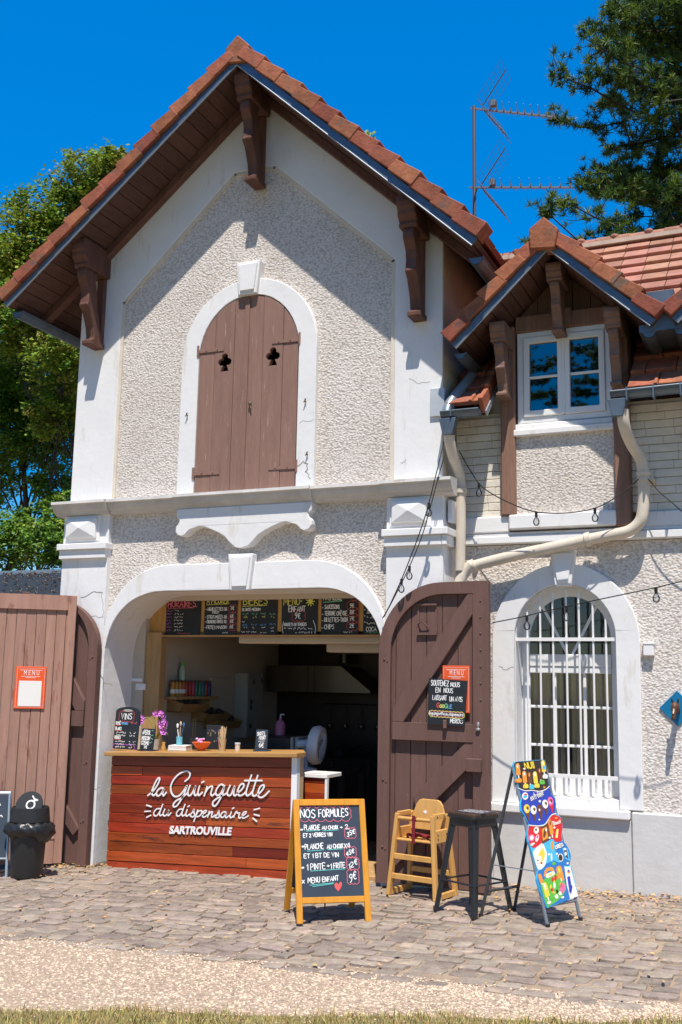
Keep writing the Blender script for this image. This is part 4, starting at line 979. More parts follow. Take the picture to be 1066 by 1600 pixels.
# ------------------------------------------------------------------ the bar room behind the arch (part of the house)
IX0, IX1, IY0, IY1, IZ = -1.22, 1.56, .42, 3.15, 2.42
m = MB()
m.box(IX0-.1, IX0, .57, IY1, -.12, IZ); m.box(IX1, IX1+.03, .5, IY1, -.12, IZ); m.box(IX0-.7, -1.287, .43, .55, -.1, IZ)
m.box(IX0, IX1, IY0, IY1, IZ, IZ+.1); m.box(IX0-.6, IX1, .43, .47, 2.46, 2.9)
m.box(1.42, IX1, .44, .50, -.1, 2.45)
m.build('interior_wall', INWALL, house)
m = MB(); m.box(IX0, IX1, IY1, IY1+.1, -.12, IZ); m.build('back_wall', DSTEEL, house)
m = MB(); m.box(WX0, WX1, -.02, IY1, -.16, -.005); m.build('threshold', M('bar_floor', (.10, .09, .08), r=.5, var=.3, vs=5), house)
m = MB(); m.box(.62, 1.42, -.05, .12, -.02, .055); m.box(.62, 1.42, .121, .8, -.01, .10); m.build('step_board', RAW, house, bevel=.006)
m = MB(); m.box(-.35, 1.45, .62, .80, 2.02, 2.10); m.box(.45, 1.45, .9, 1.2, 1.95, 2.08); m.build('ceiling_beam', INWALL, house, bevel=.01)
m = MB(); a = PX(196, 1031, IX0-.02); m.box(IX0-.62, -1.29, .415, .429, 1.64, 1.67); m.build('cable_trunk', UPVC, house)
m = MB(); m.box(-1.285, -1.115, .45, .56, -.05, 2.12); m.build('timber_post', RAW, house, bevel=.006)
m = MB(); m.box(-1.37, -1.26, .425, .449, 1.56, 1.62); m.build('socket_box', UPVC, house, bevel=.004)

# menu boards over the bar: a plywood header and six boards of its own
BYD = .50
hd = thing('menu_header', 'long plywood header under the arch that carries the row of black menu boards', 'header board', (0, BYD, 2.08))
m = MB(); m.box(-1.36, 1.42, 0, .02, .045, .42); m.build('plywood_panel', PLY, hd)
m = MB(); m.box(-1.18, 1.42, -.035, .02, -.006, .011); m.build('ledge', BARTOP, hd)
hy = BYD-.004
def boardmap(px0, px1, y=hy):
    a = P(px0, 991, y).x; b = P(px1, 991, y).x
    return a, b
def menu_board(px0, px1, label, fn):
    a, b = boardmap(px0, px1); t = thing('menu_board', label, 'menu board', ((a+b)/2, hy, 2.093), 0, 'black menu boards above the bar')
    wd = b-a; mp = lambda u, v, w_: (u-wd/2, -.008-w_, v)
    m = MB(); m.box(-wd/2, wd/2, -.008, .0, 0, .375); m.build('board', CHALKK, t)
    by = {}
    def W(mat): return by.setdefault(mat, MB())
    fn(W, mp, wd, .375)
    for mat, mm in by.items(): mm.build('lettering', mat, t, recalc=False)
def f1(W, mp, w_, h):
    e = write(W(PCH), 'HORAIRES.', .02, .27, .062, mp, .009, width=w_*.84); W(PCH).strip([(.02, .258), (w_*.8, .262)], .004, .0016, mp=mp)
    for i in range(7): scrib(W(PUCH), .012, .225-.031*i, .055, .017, mp, t=.004); scrib(W(WCH), .10, .225-.031*i, .10 if i else .05, .018, mp, t=.004)
    scrib(W(RCH), .14, .008, .15, .014, mp, t=.003)
def f2(W, mp, w_, h):
    write(W(YCH), 'A PICORER', .025, .30, .05, mp, .007, width=w_*.68); W(YCH).strip([(.02, .288), (w_*.72, .294)], .005, .0016, mp=mp)
    for i, (t_, p_) in enumerate((('AIGUILLETTES X6', '7\u20ac'), ('STICKS MOZZA X6', '6\u20ac'), ('OIGNONS RINGS X8', '6\u20ac'), ('FRITES MAISON', '6\u20ac'))):
        v = (.232, .158, .112, .058)[i]; write(W(WCH), t_, .032, v, .03, mp, .005, width=w_*.60); W(WCH).strip([(.012, v+.012), (.022, v+.012)], .004, .0016, mp=mp); write(W(WCH), p_, w_*.80, v+.004, .034, mp, .005)
    write(W(WCH), 'POULET', .09, .204, .02, mp, .004); 
    for i in range(4): cloud(W(RCH), w_*.78, (.222, .152, .106, .052)[i], w_*.97, (.222, .152, .106, .052)[i]+.05, mp, .0025, 2, 1)
    scrib(W(WCH), .21, .012, .06, .016, mp, t=.004)
def f3(W, mp, w_, h):
    write(W(YCH), 'BIERES', .025, .285, .068, mp, .008, width=w_*.66); W(YCH).strip([(.015, .268), (w_*.72, .276)], .005, .0016, mp=mp)
    write(W(WCH), 'BLONDE MEDIUM', .015, .225, .026, mp, .0045, width=w_*.5)
    for j, mt in ((.155, GCH), (.055, BCH)):
        for i in range(4): scrib(W(mt), .02+i*w_*.25, j+.03, w_*.16, .02, mp, t=.004); scrib(W(WCH if j < .1 else YCH), .035+i*w_*.25, j+.002, w_*.10, .02, mp, t=.004)
    scrib(W(WCH), .015, .115, .03, .018, mp, t=.004); scrib(W(WCH), .015, .02, w_*.45, .016, mp, t=.004); scrib(W(WCH), w_*.55, .015, w_*.2, .014, mp, t=.0035); scrib(W(WCH), w_*.85, .022, .03, .022, mp, t=.004); scrib(W(PCH), .015, .001, w_*.6, .008, mp, t=.003)
def f4(W, mp, w_, h):
    write(W(YCH), 'MENU', .02, .275, .07, mp, .007, width=w_*.44); W(YCH).strip([(w_*.53, .31), (w_*.56, .31)], .01, .0016, mp=mp)
    write(W(WCH), 'ENFANT', .075, .212, .05, mp, .0065, width=w_*.46); write(W(WCH), '9\u20ac', .14, .148, .05, mp, .0065); cloud(W(RCH), .12, .135, .235, .21, mp, .003, 3, 2)
    for k in range(9): a = k*2*PI/9; W(YCH).strip([(w_*.80+.012*math.cos(a), .305+.012*math.sin(a)), (w_*.80+.042*math.cos(a), .305+.042*math.sin(a))], .009, .0016+k*.00007, mp=mp)
    W(YCH).prism([[(w_*.80+.022*math.cos(k*PI/6), .305+.022*math.sin(k*PI/6)) for k in range(12)]], .0012, .0026, mp=mp)
    W(WCH).strip([(.022, .12), (.012, .08), (.014, .04), (.022, .015)], .005, .0016, mp=mp); W(WCH).strip([(w_-.04, .13), (w_-.018, .08), (w_-.016, .045), (w_-.02, .015)], .005, .0016, mp=mp)
    write(W(WCH), 'NUGGETS OU TENDERS', .03, .082, .026, mp, .0045, width=w_*.62); scrib(W(WCH), .03, .045, w_*.8, .024, mp, t=.0045); scrib(W(WCH), w_*.4, .012, w_*.48, .02, mp, t=.004)
def f5(W, mp, w_, h):
    write(W(WCH), 'FN \u00c9PICERIE', .02, .315, .042, mp, .006, width=w_*.5); W(GCH).strip([(.02, .295), (w_*.56, .306)], .007, .0016, mp=mp)
    for i, (t_, p_) in enumerate((('SAUCISSONS', '9\u20ac'), ('TERRINE CH\u00c8VRE', '8\u20ac'), ('RILLETTES-THON', '7\u20ac'), ('CHIPS', '2\u20ac'))):
        v = (.235, .175, .118, .052)[i]; write(W(WCH), t_, .035, v, .036 if i != 3 else .04, mp, .0055, width=(w_*.40, w_*.60, w_*.62, w_*.26)[i]); W(WCH).strip([(.008, v+.01), (.02, v+.01)], .005, .0016, mp=mp)
        write(W(WCH), p_, w_*.78, v+.01, .036, mp, .0055); cloud(W(RCH), w_*.75, v-.004, w_*.96, v+.058, mp, .0025, 2, 1)
    scrib(W(WCH), w_*.62, .012, .08, .016, mp, t=.004); cloud(W(PCH), w_*.84, .315, w_*.95, .35, mp, .0025, 2, 1)
def f6(W, mp, w_, h):
    for i in range(3): W(WCH).strip([(.008, .222-.055*i), (.02, .222-.055*i)], .005, .0016, mp=mp)
    write(W(WCH), 'JUS', .035, .19, .03, mp, .005); write(W(WCH), 'COCA', .03, .03, .038, mp, .0055)
    scrib(W(WCH), .035, .145, .09, .024, mp, t=.0045); scrib(W(WCH), .035, .09, .08, .024, mp, t=.0045); scrib(W(GCH), .03, .01, .2, .01, mp, t=.003)
menu_board(259, 313, 'black menu board headed HORAIRES in pink chalk', f1)
menu_board(319, 370, 'black menu board headed A PICORER with round red priced rings', f2)
menu_board(376, 433, 'black menu board headed BIERES in yellow chalk', f3)
menu_board(440, 496, 'black menu board reading MENU ENFANT with a yellow star burst', f4)
menu_board(502, 560, 'black menu board with a green underlined heading and four priced lines', f5)
menu_board(568, 622, 'black menu board at the right end, half hidden by the arch', f6)

# ------------------------------------------------------------------ interior fittings
def ywall(px, py, X=IX0): return PX(px, py, X)
sh = thing('wall_shelf', 'small wooden shelf on the white side wall carrying a row of jars', 'shelf', (IX0, 1.1, 1.47))
m = MB(); m.box(.0, .15, -.42, .42, 0, .03); m.build('shelf_board', RAW, sh, bevel=.004)
m = MB(); [m.box(0, .11, y-.015, y+.015, -.10, 0) for y in (-.3, .3)]; m.build('shelf_bracket', RAW, sh)
jc = [('amber', (.50, .22, .03)), ('amber', (.50, .22, .03)), ('amber', (.50, .20, .03)), ('orange', (.50, .13, .02)), ('red', (.42, .03, .02)), ('red', (.42, .03, .02)), ('pink', (.45, .05, .09)), ('dark green', (.03, .15, .08)), ('green', (.05, .22, .12)), ('teal', (.03, .16, .19)), ('red', (.40, .03, .03)), ('dark blue', (.03, .04, .13))]
jn = {'amber': ('first', 'second', 'third')}; cnt = {}
for i, (cn, cc) in enumerate(jc):
    y = .74+i*.063
    lab = {0: 'amber jar at the near end of the wall shelf, beside the post', 1: 'amber jar second from the post on the wall shelf', 2: 'amber jar third from the post on the wall shelf', 3: 'orange jar between the amber and the red jars on the shelf', 4: 'red jar next to the orange jar on the wall shelf', 5: 'red jar next to the pink jar on the wall shelf', 6: 'pink jar in the middle of the wall shelf', 7: 'dark green jar beside the pink jar on the shelf', 8: 'bright green jar on the wall shelf', 9: 'teal jar between the green jar and the last red one', 10: 'red jar near the far end of the shelf, before the dark blue one', 11: 'dark blue jar at the far end of the wall shelf'}[i]
    t = thing('jar', lab, 'jar', (IX0+.075, y, 1.5), 0, 'jars in a row on the wall shelf')
    m = MB(); m.lathe([(0, 0), (.026, 0), (.027, .012), (.027, .125), (.022, .14), (0, .14)], n=10); m.build('glass', M('jar_'+cn.replace(' ', '_'), cc, r=.25), t, smooth=True)
    m = MB(); m.lathe([(.024, .14), (.024, .162), (0, .162)], n=10); m.build('lid', M('jar_lid', (.12, .05, .02), r=.4), t, smooth=True)
    if i < 4: m = MB(); m.lathe([(.0275, .03), (.0275, .07)], n=10); m.build('paper_band', PAPER, t, smooth=True)
t = thing('bottle', 'clear bottle with a bright green cap standing above the amber jars', 'bottle', (IX0+.06, .93, 1.662))
m = MB(); m.lathe([(0, 0), (.032, 0), (.032, .11), (.02, .135), (.018, .15), (0, .15)], n=12); m.build('body', M('pale_bottle', (.42, .5, .34), r=.2), t, smooth=True)
m = MB(); m.lathe([(.021, .145), (.021, .175), (0, .175)], n=12); m.build('cap', M('green_cap', (.10, .45, .05), r=.4), t, smooth=True)
for i, (px, py, lab) in enumerate(((281, 1104, 'upper wooden wall bin holding dark packets'), (317, 1119, 'middle wooden wall bin below the jar shelf'), (336, 1130, 'lowest wooden wall bin, holding dark bottles'))):
    p = ywall(px, py); t = thing('wall_bin', lab, 'wooden bin', (IX0, p.y, p.z-.05), 0, 'wooden bins stepping down the side wall')
    m = MB(); a = .24
    m.box(0, .16, -a, a, 0, .012); m.hexa([(.15, -a, 0), (.165, -a, 0), (.165, a, 0), (.15, a, 0), (.19, -a, .08), (.205, -a, .08), (.205, a, .08), (.19, a, .08)])
    m.prism([[(0, .0), (.165, 0), (.205, .08), (0, .14)]], -a, -a+.012, mp=lambda u, v, w_: (u, w_, v)); m.prism([[(0, .0), (.165, 0), (.205, .08), (0, .14)]], a-.012, a, mp=lambda u, v, w_: (u, w_, v))
    m.build('bin_box', M('dark_pine', (.36, .20, .075), r=.6, var=.25, vs=4), t, bevel=.003)
    m = MB(); rg = random.Random(i)
    for k in range(7): m.ball((.09+rg.uniform(-.03, .03), -a+.05+k*.065, .09+rg.uniform(-.01, .03)), .035, .04, .04, 7)
    m.build('contents', M('dark_packet', (.06, .04, .035), r=.4), t, smooth=True)
a, b = ywall(357, 1060), ywall(390, 1060)
t = thing('electric_cabinet', 'grey electric cabinet with dark switches on the side wall', 'cabinet', (IX0, 2.15, 1.05))
m = MB(); m.box(0, .16, -.05, .33, 0, .70); m.build('cabinet_body', GREYP, t, bevel=.006)
m = MB(); m.box(.161, .172, -.04, .32, .01, .69); m.build('cabinet_door', M('cabinet_door', (.33, .31, .285), r=.5), t, bevel=.004)
m = MB()
for y, z in ((.02, .30), (.02, .36), (.02, .1), (.06, .58), (.26, .60)): m.box(.173, .185, y, y+.025, z, z+.05)
m.build('switch', BLACK, t)
t = thing('fuse_panel', 'flat white panel on the side wall between shelf and cabinet', 'panel', (IX0, 1.78, 1.18)); m = MB(); m.box(0, .03, -.22, .24, 0, .52); m.build('panel', INWALL, t, bevel=.006)
t = thing('extractor_hood', 'dull steel extractor hood with a sloping end on the back wall', 'extractor hood', (-.2, IY1, 1.55))
m = MB(); m.prism([[(-.88, 0), (.42, 0), (.42, .03), (.06, .30), (-.88, .30)]], -.55, 0); m.build('hood', STEEL, t, bevel=.006)
m = MB(); m.box(-.35, -.345, -.554, -.5505, 0, .30); m.box(-.27, -.265, -.554, -.5505, 0, .30); m.build('seam', DARK, t)
m = MB(); m.tube([(-.05, -.2, .34), (-.05, -.2, .62)], .06, 12); m.build('flue', STEEL, t, smooth=True)
t = thing('kitchen_range', 'black steel cooking range under the hood at the back', 'range', (-.0, IY1-.01, 0))
m = MB(); m.box(-1.0, .9, -.72, -.0, 0, .86); m.build('range_body', M('range_black', (.012, .012, .012), r=.45), t, bevel=.01)
m = MB(); [m.box(x, x+.02, -.75, -.72, .70, .82) for x in (-.62, -.15, .28)]; m.build('range_handle', STEEL, t)
m = MB(); [m.tube([(x, -.6, .93), (x+.2, -.7, 1.0)], .012, 6) for x in (-.2, .0)]; m.tube([(-.2, -.4, .86), (-.2, -.4, .94)], .14, 14); m.build('pan', IRON, t, smooth=True)
t = thing('work_table', 'dark low kitchen table behind the counter, mostly in shade', 'table', (.1, 1.25, 0)); m = MB(); m.box(-.6, .5, -.25, .3, .80, .84); [m.box(x, x+.05, y, y+.05, 0, .80) for x in (-.6, .45) for y in (-.25, .25)]; m.build('table_frame', BLACK, t)
t = thing('coffee_machine', 'black coffee machine with grey sides behind the counter', 'coffee machine', (-.12, 1.2, .84)); m = MB(); m.box(-.22, .16, -.2, .2, 0, .30); m.build('body', BLACK, t, bevel=.015); m = MB(); m.box(.162, .19, -.2, .2, .0, .30); m.box(.20, .24, -.18, .18, .0, .3); m.build('side_plate', GREYP, t, bevel=.008)
t = thing('soap_bottle', 'bottle of pink liquid standing in the dark kitchen', 'bottle', (-.22, 1.3, 1.14)); m = MB(); m.lathe([(0, 0), (.05, 0), (.05, .11), (.03, .14), (.015, .145), (.015, .17), (0, .17)], n=14); m.build('body', M('pink_liquid', (.55, .16, .28), r=.3), t, smooth=True); m = MB(); m.tube([(0, 0, .17), (0, 0, .2), (.04, 0, .2)], .008, 6); m.build('pump', PLAST, t)
t = thing('utensil_rail', 'thin steel rail of hanging ladles on the dark back wall', 'utensil rail', (.1, IY1-.03, 1.42)); m = MB(); m.tube([(-.7, 0, 0), (.5, 0, 0)], .008, 6); m.build('rail', STEEL, t)
for k in range(6): m = MB(); x = -.6+k*.2; m.tube([(x, -.015, 0), (x, -.02, -.22)], .006, 5); m.ball((x, -.03, -.25), .035, .02, .035, 8); m.build('ladle', STEEL, t, smooth=True)
t = thing('stock_pot', 'dented steel stock pot standing on the range at the back', 'pot', (.42, 2.75, .865)); m = MB(); m.lathe([(0, 0), (.13, 0), (.135, .02), (.135, .2), (.14, .205), (.128, .2), (.125, .02), (0, .015)], n=24); m.build('pot_body', M('pot_steel', (.45, .42, .38), r=.3, metal=.8), t, smooth=True); m = MB(); [m.tube([(s_*.135, -.03, .16), (s_*.165, -.02, .165), (s_*.165, .02, .165), (s_*.135, .03, .16)], .007, 6) for s_ in (-1,)]; m.build('pot_handle', STEEL, t)
# desk fan seen from behind and the side
t = thing('desk_fan', 'white plastic desk fan seen edge on behind the end of the counter', 'fan', (.33, 1.0, .84), R(8))
ax = Matrix.Rotation(R(96), 3, 'Y')
m = MB(); m.lathe([(.135, .05), (.17, .045), (.185, .0), (.17, -.05), (.15, -.06), (.145, -.05), (.165, -.03), (.17, 0), (.16, .035), (.135, .05)], (0, 0, .235), 28, ax=ax); m.build('guard_ring', PLAST, t, smooth=True)
m = MB()
for k in range(16):
    a = k*PI/8; m.tube([ax @ V((.03*math.cos(a), .03*math.sin(a), -.06))+V((0, 0, .235)), ax @ V((.15*math.cos(a+.3), .15*math.sin(a+.3), -.058))+V((0, 0, .235))], .003, 4)
m.build('grille', PLAST, t)
m = MB()
for k in range(4):
    a = k*PI/2; pts = [(.02, -.02), (.13, -.06), (.14, .05), (.03, .03)]; q = []
    for w_ in (-.004, .004): q += [ax @ V((x*math.cos(a)-y*math.sin(a), x*math.sin(a)+y*math.cos(a), w_+y*.3))+V((0, 0, .235)) for x, y in pts]
    m.hexa(q)
m.build('blade', M('fan_blade', (.25, .27, .33), r=.3), t)
m = MB(); m.tube([(-.04, 0, .245), (-.20, 0, .24)], [.05, .035], 14); m.build('motor', PLAST, t, smooth=True)
m = MB(); m.tube([(-.12, 0, .2), (-.1, 0, .02)], .018, 8); m.lathe([(0, 0), (.10, 0), (.10, .02), (.03, .03), (0, .03)], (-.1, 0, 0), 18); m.build('foot', PLAST, t, smooth=True)

# ------------------------------------------------------------------ the bar counter
CSL = .037
def shz(x, y, z): return (x, y, z+CSL*(x+1.26)-.035)
CX0, CX1, CY = -1.265, .585, -.04
ct = thing('bar_counter', 'bar counter clad in red stained planks with white painted lettering', 'bar counter', (0, 0, 0))
m = MB(shz); rg = random.Random(2); z = .0
hs_ = [.075, .085, .085, .08, .085, .085, .08, .085, .085, .08, .085, .085]
for i, hh in enumerate(hs_):
    cuts = [CX0, CX1] if i % 4 in (0, 3) else [CX0, CX0+rg.uniform(.3, 1.5), CX1]
    for a, b in zip(cuts[:-1], cuts[1:]):
        j = rg.uniform(-.004, .002); m.box(a+.0015, b-.0015, CY+j, CY+.02, z+.002, z+hh-.002)
    z += hh
m.build('front_planks', REDW, ct, bevel=.003)
m = MB(shz); m.box(CX0+.005, CX1, CY+.0205, CY+.04, 0, .995); m.build('backing', BACKW, ct)
m = MB(shz); m.prism([[(CX0-.035, CY-.075), (.665, CY-.075), (.665, .06), (.47, .42), (CX0-.035, .42)]], 1.0, 1.038, mp=lambda u, v, w_: (u, v, w_)); m.build('counter_top', BARTOP, ct, bevel=.005)
m = MB(shz); m.box(CX1+.001, CX1+.055, CY-.012, CY+.05, 0, .998); m.build('corner_post', LETTER, ct, bevel=.003)
m = MB(shz); m.box(CX1+.03, CX1+.048, CY+.051, .09, .0, .997); m.build('end_panel', M('pale_plywood', (.62, .44, .24), r=.6, var=.12, vs=3), ct)
# lettering traced as strokes on the front of the counter
ZK = 210/1066.
def lg(x, y): p = P(220+x*ZK, 1190+y*ZK, CY-.006); return (p.x, p.z)
LOGO = ['60,268 95,240 130,195 152,150 150,130 138,135 115,175 95,225 92,255 105,268 122,255', '185,215 165,208 140,225 128,255 140,272 165,255 185,220 178,255 185,270 205,245',
'355,155 385,130 395,95 370,75 320,90 275,130 245,185 245,240 270,275 310,268 345,230 370,190 355,240 330,290 295,345 268,358 262,340 285,310 330,285 378,245', '395,190 378,240 382,268 405,260 430,215 438,195 428,250 438,268 458,252',
'470,195 458,245 465,268 490,245', '488,166 503,158', '530,200 508,272', '512,255 535,215 560,195 572,205 560,250 568,270 592,252', '668,195 640,180 610,210 598,250 612,268 640,250 665,200 650,260 620,320 595,350 575,345 580,315 620,285 682,252',
'712,190 690,245 698,268 722,258 748,195 740,250 748,270 770,256', '770,250 800,225 822,195 812,175 790,190 772,235 782,268 812,262 840,238', '882,108 842,230 845,268 870,258 892,232', '932,110 892,240 898,272 925,262', '828,150 965,150',
'930,262 960,235 982,200 972,185 948,205 932,255 945,282 980,275 1020,235',
'160,374 130,375 108,405 112,428 135,425 160,388', '178,340 155,405 158,428 178,418', '195,378 182,412 190,430 212,418 225,385 218,415 224,428 242,408', '335,378 310,378 288,408 292,430 315,425 338,388', '355,340 332,405 336,430 356,420', '372,382 362,415 368,432 390,418', '378,356 388,350',
'392,425 415,400 425,378 425,400 430,425 415,438 398,430', '455,385 440,432 425,475', '445,420 460,395 482,388 488,405 470,430 447,436', '492,420 520,400 522,388 505,392 492,420 502,440 532,425', '548,395 535,440', '540,425 560,400 572,402 565,430 572,440 592,425',
'590,438 612,415 622,390 625,415 625,438 608,445 595,440', '680,402 660,398 640,420 642,440 660,438 682,408 675,432 682,445 702,430', '722,400 712,430 718,445 740,430', '730,373 741,366', '742,440 755,405 765,395 768,408 788,408 780,435 788,448 806,435', '805,435 835,412 838,398 820,402 808,430 818,448 856,430',
'50,345 88,358', '35,395 80,392', '50,442 82,425', '902,381 945,370', '903,418 945,430', '893,448 922,474']
m = MB(); cmap = lambda u, v, w_: (u, CY-.006-w_, v)
for i, s_ in enumerate(LOGO):
    pts = [lg(*map(float, q.split(','))) for q in s_.split()]
    m.strip(cat(pts, 6) if len(pts) > 2 else pts, .0136 if i < 15 else .0108, .002, .0085+(i % 7)*.0002, mp=cmap)
a = lg(228, 569); b = lg(721, 582)
dx = (b[0]-a[0]); ang = (b[1]-a[1])/dx
fm = lambda u, v, w_: (a[0]+u+.12*v, CY-.006-.006-w_, a[1]+v+ang*u)
font_mesh(m, 'SARTROUVILLE', .090, fm, 0, 0, -.003, .003, off=.0035, width=dx)
lt = m.build('lettering', LETTER, ct, recalc=True)
# lower side counter behind
sc_ = thing('side_counter', 'low red plank side counter with white edging behind the bar end', 'side counter', (0, 0, 0))
m = MB(); z = .02
while z < .82: m.box(.50, .74, .30, .32, z, z+.083); z += .086
m.build('front_planks', REDW, sc_, bevel=.003)
m = MB(); m.box(.49, .765, .285, .60, .842, .875); m.box(.742, .765, .29, .33, 0.0, .841); m.build('edging', LETTER, sc_, bevel=.003)

# ------------------------------------------------------------------ things standing on the counter
def ctz(x): return 1.038+CSL*(x+1.26)-.035
def slate(name, label, x, y, wd, ht, mat, rz=0., lean=10, top=None, fr=None):
    t = thing(name, label, 'chalkboard', (x, y, ctz(x)), rz)
    L = math.tan(R(lean)); mp = lambda u, v, w_: (u-wd/2, -w_+v*L, v)
    m = MB(); pl = [(0, .012), (wd, .012)]
    pl += [(wd, ht-.04)]+earc(wd/2, ht-.04, wd/2, .045, 0, PI, 14)[1:-1]+[(0, ht-.04)] if top else [(wd, ht), (0, ht)]
    m.prism([pl], 0, .012, mp=mp); m.build('board', mat, t, bevel=.002)
    m = MB(); m.box(-wd/2-.01, wd/2+.01, -.03, .07, 0, .0115); m.build('base', fr or mat, t, bevel=.002)
    by = {}; return t, (lambda mat_: by.setdefault(mat_, MB())), (lambda u, v, w_: mp(u, v, w_+.012)), by
def done(t, by):
    for mat_, mm in by.items(): mm.build('lettering', mat_, t, recalc=False)
t, W, mp, by = slate('wine_board', 'tall black chalkboard headed VINS with an arched top on the counter', -1.22, .10, .285, .395, CHALK, R(-4), 4, 1, BARTOP)
write(W(WCH), 'VINS', .07, .285, .052, mp, .007, width=.125); cloud(W(RCH), .055, .272, .21, .35, mp, .003, 5, 2)
m = MB(); m.prism([earc(.1425, .366, .055, .012, 0, 2*PI, 16)[:-1]], 0.0005, .0022, mp=mp); m.build('hand_slot', M('slot_grey', (.35, .33, .30), r=.8), t)
for v, txt, mt, wd in ((.235, 'ROS\u00c9', WCH, .055), (.185, 'BLANCS', WCH, .07), (.105, 'ROUGES', WCH, .07)): write(W(mt), txt, .015, v, .026, mp, .005, width=wd); W(RCH).strip([(.015, v-.007), (.015+wd, v-.006)], .004, .0016, mp=mp)
write(W(BCH), '(PROVENCE)', .08, .238, .018, mp, .0035, width=.075)
for v in (.155, .13, .075, .05): scrib(W(WCH), .03, v, .11, .016, mp, t=.0045); scrib(W(WCH), .19, v, .03, .018, mp, t=.0045); scrib(W(WCH), .235, v, .03, .018, mp, t=.0045)
scrib(W(PCH), .19, .245, .03, .02, mp, t=.0045); scrib(W(PCH), .235, .245, .03, .02, mp, t=.0045)
cloud(W(PUCH), .01, .013, .25, .045, mp, .004, 6, 1); scrib(W(WCH), .03, .024, .12, .016, mp, t=.0045); scrib(W(WCH), .19, .024, .035, .016, mp, t=.0045)
done(t, by)
t, W, mp, by = slate('cocktail_board', 'small black chalkboard listing three cocktails beside the orchid', -.955, .06, .155, .20, CHALK, R(-6), 8)
for i, (tx, hh) in enumerate((('APEROL', .036), ('MOSCOW', .034), ('COSMO', .034), ('7\u20ac', .026))): write(W(WCH), tx, .012 if i < 3 else .05, (.148, .098, .055, .022)[i], hh, mp, .0055, width=(.095, .095, .09, .035)[i])
for k in range(4): scrib(W(GCH), .118, .06+k*.033, .022, .03, mp, t=.004)
done(t, by)
t, W, mp, by = slate('shots_board', 'small dark chalkboard priced 6 euros at the far end of the counter', .20, .12, .115, .185, CHALKB, R(2), 6)
write(W(WCH), 'SHOTS', .012, .135, .03, mp, .005, width=.075, rise=.08); write(W(WCH), 'FRUIT', .035, .10, .03, mp, .005, width=.065, rise=.08); W(WCH).strip([(.03, .085), (.09, .09)], .004, .0016, mp=mp); write(W(WCH), '6\u20ac', .04, .035, .04, mp, .006); done(t, by)
# orchid
t = thing('orchid', 'potted orchid with two arching sprays of pink purple flowers on the counter', 'plant', (-.98, .22, ctz(-.98)))
m = MB(); m.lathe([(0, 0), (.045, 0), (.058, .10), (.052, .10), (.048, .085), (0, .085)], n=16); m.build('pot', M('pale_pot', (.55, .5, .44), r=.4), t, smooth=True)
SP1 = cat([(0, 0, .08), (-.02, -.01, .2), (-.06, -.03, .29), (-.11, -.05, .285), (-.14, -.06, .24), (-.15, -.07, .20)], 6); SP2 = cat([(0, 0, .08), (.0, 0, .22), (-.01, -.01, .30), (.05, -.03, .33), (.11, -.04, .31), (.15, -.05, .26), (.16, -.05, .2)], 6)
m = MB(); m.tube(SP1, .004, 6); m.tube(SP2, .004, 6); m.build('stem', M('orchid_stem', (.24, .34, .06), r=.5), t, smooth=True)
m = MB(); rg = random.Random(3); m2 = MB(); m3 = MB()
fl = [V(p)+V((rg.uniform(-.02, .02), rg.uniform(-.05, -.01), rg.uniform(-.02, .02))) for p in SP1[16:-1:2]+SP2[18:-1:2]]+[V((.145, -.08, .17)), V((.12, -.07, .22)), V((.09, -.06, .25)), V((.15, -.09, .22))]
for c in fl:
    d = V((rg.uniform(-.5, .6), -1, rg.uniform(-.3, .3))).normalized(); u = d.cross(V((0, 0, 1))).normalized(); v = u.cross(d)
    for k in range(5):
        a = PI/2+k*2*PI/5; L_ = .032 if k in (0, 2, 3) else .035; wd = .014 if k in (0, 2, 3) else .021
        e = u*math.cos(a)+v*math.sin(a); f_ = u*-math.sin(a)+v*math.cos(a)
        m.add([c, c+e*L_*.5+f_*wd+d*.008, c+e*L_+d*.004, c+e*L_*.5-f_*wd+d*.008, c+e*L_*.55+d*-.002], [(0, 1, 4), (1, 2, 4), (2, 3, 4), (3, 0, 4)])
    m2.ball(c+d*.008, .008, n=6)
m.build('flower', M('orchid_petal', (.58, .17, .60), r=.5, isl=.3, islh=.02), t, recalc=False); m2.build('flower_centre', M('orchid_lip', (.75, .35, .30), r=.5), t)
m = MB()
for a, l in ((-2.7, .15), (-.4, .16), (-1.6, .09), (.3, .14)):
    p0 = V((0, 0, .08)); dr = V((math.cos(a), math.sin(a)*.6, 0)); sd = V((-dr.y, dr.x, 0)).normalized(); b = []
    for i in range(7):
        q = i/6; b.append((p0+dr*l*q+V((0, 0, .09*math.sin(q*2.4))), .022*math.sin(PI*min(1, q*.9+.1))))
    for i in range(6):
        (p, w1), (q_, w2) = b[i], b[i+1]; m.add([p-sd*w1, p-V((0, 0, .006)), p+sd*w1, q_+sd*w2, q_-V((0, 0, .006)), q_-sd*w2], [(0, 1, 4, 5), (1, 2, 3, 4)])
m.build('leaf', M('orchid_leaf', (.28, .33, .05), r=.4, var=.4, vs=20), t, recalc=False, smooth='all')
